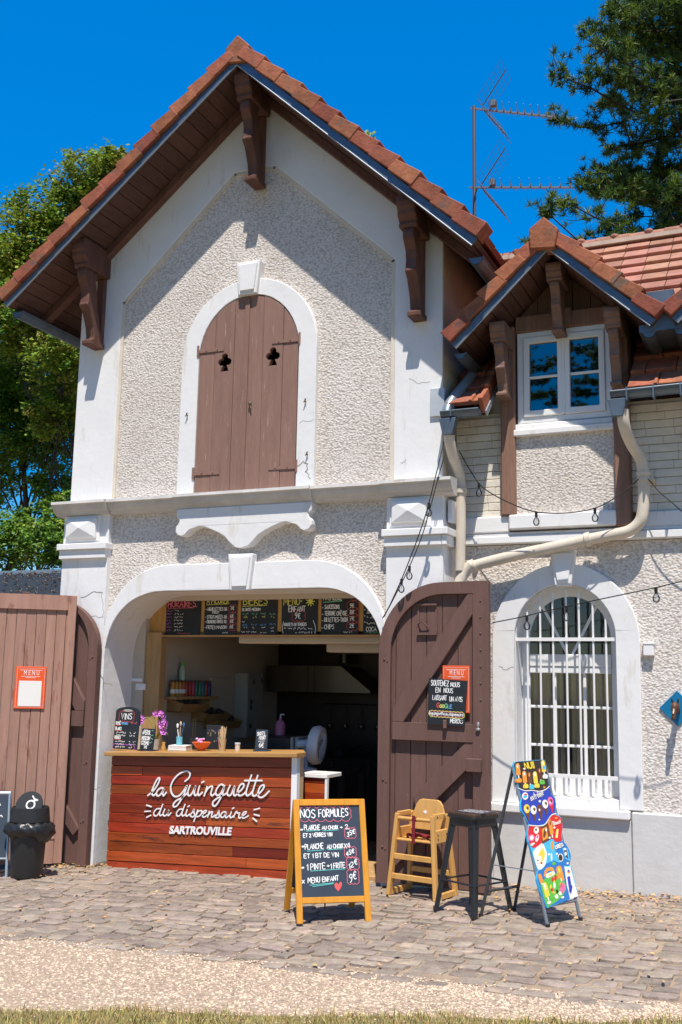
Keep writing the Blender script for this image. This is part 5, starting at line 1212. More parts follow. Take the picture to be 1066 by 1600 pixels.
# napkins, tumbler with cutlery, bowl, stirrers, candle
t = thing('napkin_stack', 'stack of white paper napkins on the counter under the blue tumbler', 'napkins', (-.66, .16, ctz(-.66)), R(12))
m = MB(); rg = random.Random(1)
for k in range(8): j = rg.uniform(-.004, .004); m.box(-.085+j, .085+j, -.08-j, .08-j, k*.0062, k*.0062+.0055)
m.build('napkin', PAPER, t)
t = thing('tumbler', 'pale blue tumbler of spoons standing on the white napkins', 'tumbler', (-.665, .15, ctz(-.665)+.05))
m = MB(); m.lathe([(0, 0), (.027, 0), (.03, .075), (.027, .075), (.024, .006), (0, .006)], n=16); m.build('cup', M('blue_plastic', (.16, .48, .58), r=.25), t, smooth=True)
for k, (dx, dz, mt) in enumerate(((-.03, .17, LETTER), (.0, .19, M('beige_handle', (.55, .42, .25), r=.5)), (.03, .18, M('blue_handle', (.05, .13, .35), r=.4)))):
    m = MB(); m.tube([(0, 0, .01), (dx, .01, dz-.03)], .004, 6); m.ball((dx*1.1, .01, dz), .012, .006, .024, 8); m.build('spoon', mt, t, smooth=True)
t = thing('salt_mill', 'small amber glass shaker beside the napkins', 'shaker', (-.80, .10, ctz(-.8)))
m = MB(); m.lathe([(0, 0), (.02, 0), (.022, .03), (.014, .055), (.016, .075), (0, .085)], n=12); m.build('body', M('amber_glass', (.52, .27, .07), r=.2), t, smooth=True); m = MB(); m.lathe([(.012, .084), (.010, .10), (0, .102)], n=10); m.build('cap', STEEL, t, smooth=True)
t = thing('bowl', 'orange bowl holding pink wrapped sweets on the counter', 'bowl', (-.435, .16, ctz(-.435)))
m = MB(); m.lathe([(0, 0), (.035, 0), (.038, .012), (.062, .04), (.088, .075), (.083, .076), (.055, .042), (.03, .02), (0, .018)], n=24); m.build('dish', ORGB, t, smooth=True)
m = MB(); rg = random.Random(5)
for k in range(10): m.ball((-.015+rg.uniform(-.035, .03), rg.uniform(-.03, .03), .07+rg.uniform(0, .035)), .016, .011, .011, 6)
m.build('sweet', M('pink_wrap', (.75, .38, .60), r=.35, isl=.3), t)
t = thing('stirrer_cup', 'clear cup packed with tall wooden stirrers on the counter', 'cup', (-.225, .17, ctz(-.225)))
m = MB(); m.lathe([(0, 0), (.027, 0), (.039, .105), (.037, .105), (.025, .004), (0, .004)], n=18); m.build('cup', M('kraft_cup', (.52, .36, .20), r=.4), t, smooth=True)
m = MB(); rg = random.Random(8)
for k in range(34):
    a = rg.uniform(0, 2*PI); r0 = rg.uniform(0, .018); r1 = r0*1.5+rg.uniform(.0, .022); z1 = rg.uniform(.16, .215)
    m.bar((r0*math.cos(a), r0*math.sin(a), .01), (r1*math.cos(a), r1*math.sin(a), z1), .009, .0025, up=(math.cos(a), math.sin(a), 0))
m.build('stirrer', M('birch_stick', (.66, .48, .29), r=.7, isl=.15), t)
m = MB(); m.strip([(-.02, .04), (-.005, .07), (.01, .04), (0, .06), (-.012, .085)], .004, .0, mp=lambda u, v, w_: (u, -.036, v)); m.build('printed_mark', M('mark_red', (.45, .08, .08), r=.6), t, recalc=False)
t = thing('candle_jar', 'small pale candle jar standing alone on the counter', 'candle', (-.055, .15, ctz(-.055)))
m = MB(); m.lathe([(0, 0), (.022, 0), (.023, .06), (0, .06)], n=14); m.build('jar', M('cream_candle', (.68, .56, .44), r=.4), t, smooth=True); m = MB(); m.lathe([(.026, .058), (.026, .072), (0, .073)], n=14); m.build('lid', PLAST, t, smooth=True)
t = thing('bottle_display', 'dark framed picture of drinks standing behind the orange bowl', 'display', (-.42, .36, ctz(-.4))); m = MB(); m.box(-.09, .09, 0, .014, 0, .22); m.build('panel', CHALK, t, bevel=.002)
m = MB(); rg = random.Random(6); mm = [MB(), MB(), MB()]
for k in range(18): x, z = rg.uniform(-.075, .07), rg.uniform(.02, .2); mm[k % 3].box(x, x+.012, -.0015-.0001*k, 0, z, z+.014)
for q, c in zip(mm, ((.10, .12, .30), (.30, .20, .08), (.30, .08, .10))): q.build('picture', M('pic%d' % int(c[0]*100), c, r=.5), t)
t = thing('payment_terminal', 'dark tall stand with two thin rods behind the tumbler', 'stand', (-.60, .33, ctz(-.6))); m = MB(); m.box(-.06, .06, -.02, .03, 0, .10); m.build('case', BLACK, t, bevel=.006); m = MB(); m.tube([(-.035, 0, .1), (-.035, .0, .28)], .004, 6); m.tube([(-.012, 0, .1), (-.008, .0, .285)], .004, 6); m.build('rod', STEEL, t)

# ================================================================== THINGS ON THE PAVEMENT
# A-board with the set menus
FL, FR = V((1.45, -1.60, 0)), V((1.84, -1.32, 0))
BL = V((1.215, -1.385, 0)); uu = (FR-FL).normalized(); vv = V((-uu.y, uu.x, 0)); wA = (FR-FL).length*1.07; FL = FL-uu*.034
ca = (FL+FR)/2+vv*.23
t = thing('menu_a_board', 'tall orange wooden A-board headed NOS FORMULES on the cobbles', 'a-board', (ca.x, ca.y, gz(ca.x)+.02), math.atan2(uu.y, uu.x)+R(2))
AH = .775; AL = math.hypot(AH, .23)
def aframe(y0, sgn, name):
    mp = frame3((-wA/2, y0, 0), (1, 0, 0), (0, -y0, AH)) if sgn < 0 else frame3((wA/2, y0, 0), (-1, 0, 0), (0, -y0, AH))
    m = MB(); bw = .042
    m.prism([[(0, 0), (bw, 0), (bw, AL), (0, AL)]], -.012, .012, mp=mp); m.prism([[(wA-bw, 0), (wA, 0), (wA, AL), (wA-bw, AL)]], -.012, .012, mp=mp)
    m.prism([[(bw, AL-.042), (wA-bw, AL-.042), (wA-bw, AL), (bw, AL)]], -.011, .0125, mp=mp); m.prism([[(bw, .125), (wA-bw, .125), (wA-bw, .165), (bw, .165)]], -.011, .0125, mp=mp)
    f_ = m.build('frame', OAK, t, bevel=.003)
    m = MB(); m.prism([[(bw-.004, .16), (wA-bw+.004, .16), (wA-bw+.004, AL-.04), (bw-.004, AL-.04)]], -.006, .002, mp=mp); m.build('chalk_panel', CHALKB, t)
    return mp
mp0 = aframe(-.23, -1, 'front'); aframe(.23, 1, 'back')
X0, Z0 = .042, .165; PW, PH = wA-.084, AL-.042-.165
def ax_(x, y):        # from the enlarged photograph of the board to panel coordinates
    tt = (y-150)/(1040-150); xl = 232+tt*65; xr = 795+tt*80
    return X0+(x-xl)/(xr-xl)*PW, Z0+(1-tt)*PH
mp = lambda u, v, w_: mp0(u, v, w_+.002)
L_ = {}
def W(q): return L_.setdefault(q, MB())
def wr(txt, x0, y0, x1, y1, hpx, mat=WCH, wd=.0050):
    u0, v0 = ax_(x0, y0); u1, v1 = ax_(x1, y1); write(W(mat), txt, u0, v0, hpx/890*PH, mp, wd, width=u1-u0, rise=(v1-v0)/(u1-u0))
def ln(pts, mat, wd=.0045):
    _wc[0] += 1; W(mat).strip([ax_(*p) for p in pts], wd, .0015+(_wc[0] % 8)*.00006, mp=mp)
def cl(x0, y0, x1, y1, n, k, mat=PCH, wd=.0034):
    u0, v0 = ax_(x0, y1); u1, v1 = ax_(x1, y0); cloud(W(mat), u0, v0, u1, v1, mp, wd, n, k)
wr('NOS', 250, 270, 385, 268, 82, wd=.0066); wr('FORMULES', 420, 262, 695, 255, 74, wd=.0064)
cl(250, 185, 705, 280, 6, 2)
wr('PLANCHE', 290, 392, 435, 388, 48); wr('AU CHOIX', 455, 388, 605, 384, 34); wr('+ 2,', 625, 388, 712, 386, 42); wr('*', 255, 398, 275, 398, 30)
ln([(305, 402), (425, 397)], TCH); ln([(462, 402), (605, 394)], TCH)
wr('ET 2 VERRES VIN', 285, 462, 552, 455, 36); wr('35\u20ac', 695, 462, 765, 420, 42); cl(680, 385, 765, 470, 3, 3)
wr('*', 275, 565, 295, 565, 34); wr('PLANCHE', 305, 580, 475, 572, 50); wr('AU CHOIX', 510, 578, 660, 572, 40); wr('X4', 672, 575, 728, 572, 46); ln([(325, 598), (480, 588)], TCH); ln([(520, 588), (655, 582)], TCH)
wr('ET 1 BT DE VIN', 300, 665, 620, 658, 42); wr('45\u20ac', 695, 652, 765, 612, 42); cl(685, 575, 775, 655, 3, 3)
wr('*', 282, 770, 302, 770, 34); wr('1 PINTE', 330, 780, 500, 772, 56); wr('+', 515, 765, 540, 765, 42); wr('1 FRITE', 552, 772, 685, 762, 50); ln([(365, 790), (685, 778)], TCH)
wr('12\u20ac', 722, 775, 800, 720, 52); cl(712, 680, 805, 775, 3, 3)
wr('X', 292, 905, 312, 905, 28); wr('MENU', 345, 905, 455, 900, 50); wr('ENFANT', 480, 895, 630, 885, 44); ln([(362, 925), (585, 908)], TCH); ln([(390, 938), (580, 916)], TCH)
wr('9\u20ac', 735, 905, 795, 855, 75); cl(722, 800, 808, 915, 3, 4)
hp = [(630, 990), (600, 955), (592, 925), (605, 908), (622, 915), (630, 928), (640, 905), (655, 902), (662, 920), (655, 955)]
W(RCH).prism([[ax_(*p) for p in hp]], .0008, .0018, mp=mp)
for q, mm in L_.items(): mm.build('lettering', q, t, recalc=False)
m = MB(); m.tube(cat([(-.05, -.17, .12), (-.03, -.06, .055), (.0, .06, .055), (.02, .17, .12)], 5), .004, 6); m.build('stay_cord', BLACK, t, smooth=True)

# wooden high chair
hc = thing('high_chair', 'pale wooden baby high chair with a dark red strap by the brown door', 'high chair', (1.862, -.335, gz(1.86)+.018), R(-11.5))
HX, HY = .205, .165
TX, TYf, TYb, TZ = .155, -.115, .085, .60
def leg(x, y, xt, yt, zt): m = MB(); m.bar((x, y, 0), (xt, yt, zt), .046, .03, up=(1, 0, 0), w2=.040); m.build('leg', PINEW, hc, bevel=.004)
for sx in (-1, 1): leg(sx*HX, -HY+.015, sx*TX, TYf, TZ); leg(sx*HX, HY-.015, sx*TX, TYb, TZ)
def lerp(a, b, z): return a+(b-a)*z/TZ
for sx in (-1, 1):
    m = MB(); x = sx*(HX-.004); m.bar((x, -HY+.03, .022), (x, HY-.03, .022), .026, .044); m.build('base_rail', PINEW, hc, bevel=.004)
    m = MB(); X = lambda z: sx*(lerp(HX, TX, z)); yf_ = lambda z: lerp(-HY+.015, TYf, z)+.018; yb_ = lambda z: lerp(HY-.015, TYb, z)-.018
    for z0, z1 in ((.40, .495), (.575, .612)):
        m.hexa([(X(z0)-.012, yf_(z0), z0), (X(z0)+.012, yf_(z0), z0), (X(z0)+.012, yb_(z0), z0), (X(z0)-.012, yb_(z0), z0), (X(z1)-.012, yf_(z1)-.02*(z1 > .6), z1), (X(z1)+.012, yf_(z1)-.02*(z1 > .6), z1), (X(z1)+.012, yb_(z1), z1), (X(z1)-.012, yb_(z1), z1)])
    m.build('side_panel', PINEW, hc, bevel=.005)
    m = MB()
    for z in (.43, .46, .59): m.ball((X(z)+sx*.013, yb_(z)-.03, z), .006, n=6); m.ball((X(z)+sx*.013, yf_(z)+.03, z), .006, n=6)
    m.build('screw', IRON, hc)
m = MB()
for z in (.14, .285): m.bar((-lerp(HX, TX, z), lerp(-HY+.015, TYf, z)+.0, z), (lerp(HX, TX, z), lerp(-HY+.015, TYf, z)+.0, z), .022, .04)
m.build('front_rung', PINEW, hc, bevel=.003)
m = MB()
for z in (.16,): m.bar((-lerp(HX, TX, z), lerp(HY-.015, TYb, z), z), (lerp(HX, TX, z), lerp(HY-.015, TYb, z), z), .022, .04)
m.build('rear_rung', PINEW, hc, bevel=.003)
m = MB(); m.tube([(-TX, TYf-.0, .565), (TX, TYf, .565)], .015, 10); m.build('front_bar', PINEW, hc, smooth=True)
m = MB(); m.box(-.16, .16, -.125, .10, .40, .415); m.build('seat', PINEW, hc, bevel=.004)
m = MB(); m.prism([[(-.155, .47), (.155, .47), (.15, .56), (.118, .655), (.095, .685), (.07, .695), (-.07, .695), (-.095, .685), (-.118, .655), (-.15, .56)]], 0, .02, mp=lambda u, v, w_: (u, TYb-.01+w_+(v-.47)*.12, v)); m.build('backrest', PINEW, hc, bevel=.004)
m = MB(); m.prism([[(-.05, .60), (-.03, .615), (-.012, .60), (-.03, .585)]], -.001, .0, mp=lambda u, v, w_: (u, TYb-.011+w_+(v-.47)*.12, v)); m.build('sticker', PAPER, hc)
REDS = M('dark_red_webbing', (.20, .015, .022), r=.7)
m = MB(); m.strip([(0, .585), (0, .40)], .026, 0, .004, mp=lambda u, v, w_: (u, TYf-.017-w_, v)); m.tube([(-.018, TYf, .565), (.018, TYf, .565)], .018, 10)
rg = random.Random(3); m.tube(cat([(-.12, -.02, .425), (-.09, -.06, .44), (-.04, -.03, .43), (.0, -.06, .445), (.05, -.02, .43), (.09, -.05, .44), (.13, -.02, .425)], 4), .013, 6); m.tube(cat([(-.10, .0, .43), (-.03, -.05, .45), (.03, .0, .435), (.10, -.04, .44)], 4), .012, 6); m.build('strap', REDS, hc, smooth=True)

# black metal bar stool
st = thing('bar_stool', 'tall black metal bar stool with splayed legs and papers on its seat', 'bar stool', (2.39, -.755, gz(2.39)+.018), R(-27))
SH = .665; m = MB()
sq = lambda h, r: [(x*h+(r if x < 0 else -r)+r*math.cos(a), y*h+(r if y < 0 else -r)+r*math.sin(a)) for x, y, a0 in ((1, 1, 0), (-1, 1, PI/2), (-1, -1, PI), (1, -1, 1.5*PI)) for a in [a0+PI/2*k/4 for k in range(5)]]
m.prism([sq(.138, .028)], SH-.03, SH-.012, mp=lambda u, v, w_: (u, v, w_)); m.prism([sq(.125, .028)], SH-.085, SH-.03, mp=lambda u, v, w_: (u, v, w_)); m.build('seat_apron', BLACK, st, bevel=.004)
m = MB(); m.prism([sq(.135, .03)], SH-.012, SH+.006, mp=lambda u, v, w_: (u, v, w_)); m.build('seat', M('dark_wood_seat', (.085, .05, .03), r=.35, var=.3, vs=5), st, bevel=.004)
for sx in (-1, 1):
    for sy in (-1, 1):
        m = MB(); a = V((sx*.19, sy*.19, 0)); b = V((sx*.107, sy*.107, SH-.03))
        m.bar(a+V((-sx*.016, 0, 0)), b+V((-sx*.024, 0, 0)), .030, .006, up=(0, 1, 0), w2=.050); m.bar(a+V((0, -sy*.016, 0)), b+V((0, -sy*.024, 0)), .030, .006, up=(1, 0, 0), w2=.050)
        m.tube([a, b], [.009, .012], 8); m.build('leg', BLACK, st, smooth=True)
        m = MB(); m.tube([a+V((-sx*.004, -sy*.004, -.004)), a+V((-sx*.004, -sy*.004, .02))], .02, 8); m.build('rubber_foot', BLACK, st)
m = MB()
for z, k in ((.205, .165), (.585, .117)):
    for a, b in (((-k, -k), (k, -k)), ((k, -k), (k, k)), ((k, k), (-k, k)), ((-k, k), (-k, -k))): m.tube([(*a, z), (*b, z)], .007, 6)
m.build('stretcher', BLACK, st)
lf = thing('leaflet', 'dark printed leaflet with white figures lying on the bar stool', 'leaflet', (2.40, -.755, gz(2.39)+.018+SH+.0065), R(-15))
m = MB(); m.box(-.11, .12, -.09, .09, 0, .004); m.build('paper', M('leaflet_blue', (.035, .04, .07), r=.4), lf)
m = MB(); [scrib(m, -.095, -.075+.023*k, .19, .014, lambda u, v, w_: (u, v, .0042+w_*.3), t=.005) for k in range(7)]; m.build('lettering', PAPER, lf, recalc=False)

# ice cream pavement sign
o0 = V((2.99, -1.09, gz(2.99)+.018)); u0 = V((.15, .31, 0)); v0 = V((-.265, .115, 1.015)); IW = .345; IH = 1.055
ic = thing('ice_cream_sign', 'colourful wavy edged ice cream price board on grey metal legs', 'pavement sign', (2.82, -.86, gz(2.82)))
IM = Matrix.Translation(-V((2.82, -.86, gz(2.82))))
fw = frame3(o0, u0, v0); fI = lambda a, b, c=0.: IM @ fw(a, b, c)
STEELG = M('grey_tube', (.22, .245, .27), r=.4, metal=.4)
m = MB(); pts = [fI(.0, 0), fI(.0, IH-.03), fI(.02, IH), fI(IW-.02, IH), fI(IW, IH-.03), fI(IW, 0)]; m.tube(pts, .0115, 8); m.tube([fI(0, .125), fI(IW, .125)], .010, 8); m.build('front_frame', STEELG, ic, smooth=True)
tl, tr = fI(.03, IH-.03, -.03), fI(IW-.03, IH-.03, -.03)
b1 = IM @ V((2.495, -.935, gz(2.49)+.018)); b2 = IM @ V((2.655, -.655, gz(2.65)+.018))
m = MB(); m.tube([b1, tl], .0115, 8); m.tube([b2, tr], .0115, 8); k = .3; m.tube([b1.lerp(tl, .17), b2.lerp(tr, .17)], .010, 8); m.build('rear_frame', M('dark_tube', (.07, .075, .085), r=.4, metal=.4), ic, smooth=True)
m = MB(); m.tube([fI(.0, .35, -.01), b1.lerp(tl, .35)], .004, 6); m.tube([tl, fI(.02, IH-.03)], .016, 8); m.tube([tr, fI(IW-.02, IH-.03)], .016, 8); m.build('hinge', STEELG, ic)
m = MB(); [m.tube([p+V((0, 0, -.004)), p+V((0, 0, .02))], .016, 8) for p in (fI(0, 0), fI(IW, 0), b1, b2)]; m.build('rubber_foot', BLACK, ic)
PB, PT = .125, IH+.012
def ip(x, y):
    tt = (y-97)/(1310-97); xl = 167+tt*268; xr = 470+tt*240
    return ((x-xl)/(xr-xl))*IW, PT+(PB-PT)*tt
def ireg(pts, col, lay, name='print', k=3, sm=True):
    q = [ip(*p) for p in pts]
    if sm: q = cat(q+[q[0]], k)[:-1]
    m_ = imb.setdefault(col, MB()); m_.prism([q], .0005, .016+lay*.0006, mp=fI)
imb = {}
def C_(n, c): return M('print_'+n, c, r=.28, spec=.5, coat=.2)
Kk, Bl, Rd, Br, Wh, Lb, Gn, Ye, Og, Pk, Mb, Db, Tq = [C_(n, c) for n, c in (('black', (.02, .013, .012)), ('blue', (.012, .045, .40)), ('red', (.62, .012, .015)), ('brown', (.13, .04, .012)), ('cream', (.80, .76, .66)), ('sky', (.05, .44, .75)), ('green', (.10, .45, .05)), ('yellow', (.80, .58, .05)), ('orange', (.75, .28, .03)), ('pink', (.75, .13, .33)), ('midblue', (.01, .16, .48)), ('dark_choc', (.10, .02, .012)), ('turquoise', (.06, .50, .60)))]
outline = [(168, 130), (172, 108), (190, 98), (445, 93), (468, 104), (476, 140), (492, 330), (505, 395), (545, 440), (553, 495), (540, 560), (590, 610), (606, 685), (592, 760), (600, 820), (650, 880), (668, 945), (650, 1020), (668, 1040), (716, 1280), (450, 1325), (395, 1190), (366, 1090), (372, 1020), (330, 880), (296, 780), (290, 690), (298, 640), (262, 560), (234, 520), (228, 460), (238, 410), (212, 325)]
ireg(outline, Lb, 0, sm=False)
ireg([(170, 130), (175, 110), (192, 101), (443, 96), (466, 107), (474, 140), (490, 330), (455, 355), (400, 366), (330, 352), (265, 350), (214, 325)], Kk, 1, sm=False)
ireg([(214, 331), (265, 357), (330, 359), (400, 373), (455, 362), (492, 337), (505, 400), (543, 443), (550, 496), (537, 560), (545, 575), (500, 582), (440, 650), (380, 656), (300, 640), (266, 560), (238, 518), (232, 462), (241, 412)], Bl, 1, sm=False)
ireg([(300, 650), (380, 664), (410, 700), (408, 800), (350, 835), (320, 820), (298, 775), (293, 695)], Rd, 2)
ireg([(385, 668), (450, 655), (478, 640), (500, 780), (455, 800), (412, 815), (408, 700)], Br, 1, sm=False)
ireg([(470, 625), (520, 580), (585, 612), (602, 685), (588, 760), (592, 805), (540, 812), (500, 775), (475, 690)], Rd, 2)
ireg([(332, 870), (375, 825), (420, 812), (452, 880), (440, 980), (392, 1018), (365, 985)], Wh, 2)
ireg([(430, 826), (512, 786), (528, 880), (565, 985), (500, 955), (450, 975), (455, 900)], Lb, 3)
ireg([(524, 828), (596, 812), (646, 880), (663, 945), (646, 1018), (600, 1010), (560, 985), (530, 900)], Mb, 2)
ireg([(374, 1030), (440, 978), (530, 962), (600, 1012), (618, 1100), (640, 1292), (452, 1320), (398, 1190), (370, 1090)], Mb, 1, sm=False)
ireg([(392, 1120), (440, 1090), (520, 1060), (585, 1110), (610, 1200), (560, 1270), (470, 1312), (455, 1318), (420, 1230)], Gn, 2)
ireg([(604, 1024), (655, 1030), (712, 1278), (646, 1290), (620, 1180)], Wh, 2, sm=False)
for pts in ([(208, 328), (265, 354), (330, 356), (400, 370), (455, 358), (494, 332)], [(298, 646), (380, 660), (440, 654), (500, 584), (545, 574)]):
    imb.setdefault(Wh, MB()).strip(cat([ip(*p) for p in pts], 5), .006, .0186, mp=fI)
def el(x, y, rx, ry, col, lay=4, rot=0., n=14):
    c, s_ = math.cos(rot), math.sin(rot)
    ireg([(x+rx*math.cos(a)*c-ry*math.sin(a)*s_, y+rx*math.cos(a)*s_+ry*math.sin(a)*c) for a in [2*PI*k/n for k in range(n)]], col, lay, sm=False)
def bar_(x, y, rx, ry, col, rot=-.1, stick=True):
    c, s_ = math.cos(rot), math.sin(rot)
    T_ = lambda a, b: (x+a*c-b*s_, y+a*s_+b*c)
    ireg([T_(-rx, ry), T_(-rx, -ry*.5), T_(-rx*.7, -ry*.9), T_(0, -ry), T_(rx*.7, -ry*.9), T_(rx, -ry*.5), T_(rx, ry)], col, 4, sm=False)
    if stick: ireg([T_(-rx*.25, ry), T_(rx*.25, ry), T_(rx*.25, ry*1.5), T_(-rx*.25, ry*1.5)], Wh, 3, sm=False)
def cone_(x, y, rx, ry, col, top, rot=-.15):
    c, s_ = math.cos(rot), math.sin(rot); T_ = lambda a, b: (x+a*c-b*s_, y+a*s_+b*c)
    ireg([T_(-rx*.8, 0), T_(rx*.8, 0), T_(rx*.12, ry*1.25), T_(-rx*.12, ry*1.25)], col, 4, sm=False)
    el(x+.35*ry*s_, y-.35*ry, rx, ry*.62, top, 5, rot); el(x+.35*ry*s_+rx*.2, y-.42*ry, rx*.4, ry*.25, Br, 6, rot); el(x-rx*.3, y-.2*ry, rx*.3, ry*.18, Wh, 6, rot)
for x, y, c in ((205, 165, Og), (265, 235, Og), (312, 245, Br), (365, 245, Ye), (410, 215, Db), (445, 150, Ye)): bar_(x, y, 19, 52, c); el(x-4, y-25, 7, 18, Wh if c in (Ye, Og) else Og, 5)
for x, y, c in ((215, 262, Og), (275, 315, Ye), (330, 325, Tq), (378, 318, Ye), (428, 292, Gn), (458, 243, Wh)): el(x, y, 24, 20, c, 5); el(x+12, y+12, 10, 9, c, 6); el(x-14, y+10, 9, 9, c, 6)
el(448, 165, 13, 18, Lb, 6); el(445, 338, 9, 9, Og, 5); el(265, 165, 12, 8, Wh, 5)
el(268, 400, 27, 32, Wh, 4, -.2); el(268, 405, 18, 12, Lb, 5, -.2); el(270, 388, 16, 6, Rd, 5)
for x, y, t_ in ((285, 530, Ye), (345, 545, Wh), (402, 540, Br), (452, 505, Wh), (502, 485, Pk)): cone_(x, y, 26, 62, Br if t_ is not Pk else Rd, t_)
for x, y, r_ in ((400, 455, 10), (325, 806, 12), (340, 800, 8), (525, 690, 9), (480, 770, 9), (470, 905, 9), (540, 910, 9), (632, 1000, 9), (392, 610, 7)): el(x, y, r_, r_, Wh, 5)
el(322, 752, 26, 30, Pk, 4); el(322, 752, 16, 19, Wh, 5); el(364, 695, 22, 30, Wh, 4); el(360, 690, 8, 10, Kk, 5); el(370, 760, 14, 30, Wh, 4, .3); el(372, 750, 9, 14, Pk, 5, .3)
ireg([(412, 690), (455, 675), (468, 770), (420, 788)], Og, 3, sm=False); el(438, 725, 12, 40, Br, 4, .2); el(450, 700, 8, 15, Wh, 5)
bar_(493, 680, 16, 62, Og, -.15); el(488, 650, 6, 20, Br, 5); ireg([(545, 705), (562, 705), (552, 780), (530, 778)], Ye, 4, sm=False); ireg([(552, 712), (560, 712), (548, 776), (541, 776)], Wh, 5, sm=False); el(545, 612, 14, 8, Og, 4)
el(405, 910, 28, 52, Ye, 4, .25); el(385, 935, 20, 30, Wh, 5, .25); el(372, 940, 7, 6, Br, 6); el(404, 965, 8, 7, Rd, 6); el(410, 870, 10, 26, Ye, 5)
bar_(500, 835, 11, 34, Og, .0); el(470, 850, 16, 12, Tq, 4); el(492, 930, 7, 34, Wh, 4)
el(572, 945, 24, 34, Wh, 3, -.2); el(572, 945, 17, 27, Kk, 4, -.2); ireg([(592, 870), (640, 880), (655, 985), (612, 960)], Lb, 3, sm=False); ireg([(602, 885), (628, 890), (640, 965), (616, 945)], Db, 4, sm=False); el(612, 880, 12, 10, Wh, 5); el(618, 920, 9, 16, Wh, 5)
ireg([(425, 1075), (432, 1030), (460, 1010), (500, 1015), (515, 1050), (495, 1045), (470, 1035), (448, 1050), (446, 1085)], Og, 3); ireg([(440, 1060), (505, 1045), (512, 1075), (450, 1092)], Wh, 4); ireg([(462, 1068), (470, 1056), (476, 1064), (494, 1052), (492, 1072), (466, 1080)], Ye, 5)
el(512, 985, 18, 12, Gn, 3); bar_(395, 1085, 14, 38, Og, -.3); bar_(440, 1180, 18, 60, Ye, -.25); el(432, 1160, 7, 30, Wh, 5, -.25); bar_(560, 1060, 24, 52, Og, -.2); el(555, 1045, 10, 24, Ye, 5, -.2)
for x, y, rx, ry, c in ((470, 1135, 9, 16, Gn), (497, 1110, 10, 18, Rd), (522, 1100, 12, 22, Rd), (545, 1150, 11, 34, Gn), (512, 1160, 9, 26, Wh), (490, 1190, 10, 14, Rd), (535, 1210, 9, 16, Kk), (580, 1190, 22, 42, Pk), (560, 1230, 14, 16, Wh), (490, 1240, 20, 30, Gn), (528, 1250, 14, 18, Wh), (466, 1285, 16, 12, Wh), (580, 1265, 12, 9, Wh), (510, 1130, 6, 12, Ye), (585, 1120, 12, 16, Og), (566, 1165, 8, 20, Og), (480, 1165, 7, 18, Ye), (500, 1215, 14, 10, Ye)): el(x, y, rx, ry, c, 5, random.uniform(-.3, .3))
ireg([(624, 1110), (648, 1105), (662, 1220), (650, 1255), (638, 1225)], Bl, 4, sm=False); el(640, 1072, 14, 12, Og, 4); el(636, 1062, 8, 9, Bl, 5); el(662, 1195, 4, 16, Bl, 4)
tm = lambda u, v, w_: fI(u, v, w_+.0188)
def iw(mat, txt, x0, y0, x1, y1, hpx, wd):
    a, b = ip(x0, y0), ip(x1, y1); write(imb.setdefault(mat, MB()), txt, a[0], a[1], hpx/1213*(PT-PB), tm, wd, width=b[0]-a[0], rise=(b[1]-a[1])/(b[0]-a[0]))
iw(Ye, 'NUII', 272, 168, 355, 162, 52, .010); iw(Wh, 'extr\u00eame', 316, 445, 432, 400, 58, .006); iw(Wh, 'OREO', 527, 868, 596, 850, 26, .007); iw(Wh, 'Biscuit', 514, 668, 584, 656, 30, .006); iw(Bl, 'smarties', 634, 1225, 652, 1215, 9, .003)
for q, mm in imb.items(): mm.build('printed_panel', q, ic)

# rubbish bin with bag
bn = thing('rubbish_bin', 'round black plastic rubbish bin with a crumpled black bag under its collar', 'bin', (-1.575, -.74, gz(-1.57)+.02), R(20))
BINM = M('black_plastic', (.022, .023, .024), r=.45, bump=.05, bs=60)
m = MB(); m.lathe([(0, 0), (.128, 0), (.134, .015), (.150, .46), (.145, .46), (.13, .02), (0, .02)], n=32); m.build('bin_body', BINM, bn, smooth=True)
m = MB(); m.lathe([(.160, .455), (.168, .46), (.168, .47), (.155, .575), (.150, .578), (.147, .57), (.152, .47)], n=32); m.build('collar', BINM, bn, smooth=True)
BAG = M('bin_bag', (.015, .016, .018), r=.36, spec=.5, bump=.5, bs=22, bd=.02)
m = MB(); rg = random.Random(4); nn_ = 44; rings = []
for j in range(9):
    v = j/8; ring = []
    for k in range(nn_):
        a = 2*PI*k/nn_; bul = .035+.035*max(0, math.cos(a-.15))+.02*max(0, math.cos(a+2.6)); r = .150+bul*math.sin(PI*min(1, v*1.05))**.7+.012*math.sin(a*7+v*5)*v+.010*math.sin(a*13-v*9)+rg.uniform(-.006, .006)
        drop = .11+.075*max(0, math.cos(a-.2))+.03*max(0, math.cos(a+2.7)); ring.append((r*math.cos(a), r*math.sin(a), .462-drop*v+.008*math.sin(a*9)*v))
    rings += ring
m.add(rings, [(j*nn_+k, j*nn_+(k+1) % nn_, (j+1)*nn_+(k+1) % nn_, (j+1)*nn_+k) for j in range(8) for k in range(nn_)]); m.build('bin_bag', BAG, bn, smooth='all', recalc=False)
lidM = Matrix.Rotation(R(-20), 3, 'Z') @ Matrix.Rotation(R(34), 3, 'Y') @ Matrix.Rotation(R(60), 3, 'X')
m = MB(); lc = V((-.02, .02, .585)); m.lathe([(0, 0), (.120, 0), (.122, .006), (.120, .012), (0, .012)], lc, 32, ax=lidM); ld = m.build('flap_lid', BINM, bn, smooth=True)
m = MB(); lp = lambda u, v, w_: lidM @ V((u, v, .0125+w_))+lc
m.strip([(.036*math.cos(2*PI*k/20)+.01, .036*math.sin(2*PI*k/20)+.01) for k in range(21)], .013, .0005, mp=lp); m.strip(cat([(-.035, .072), (.0, .066), (.03, .078), (.0, .05)], 4), .011, .0008, mp=lp); m.build('white_mark', LETTER, ld, recalc=False)

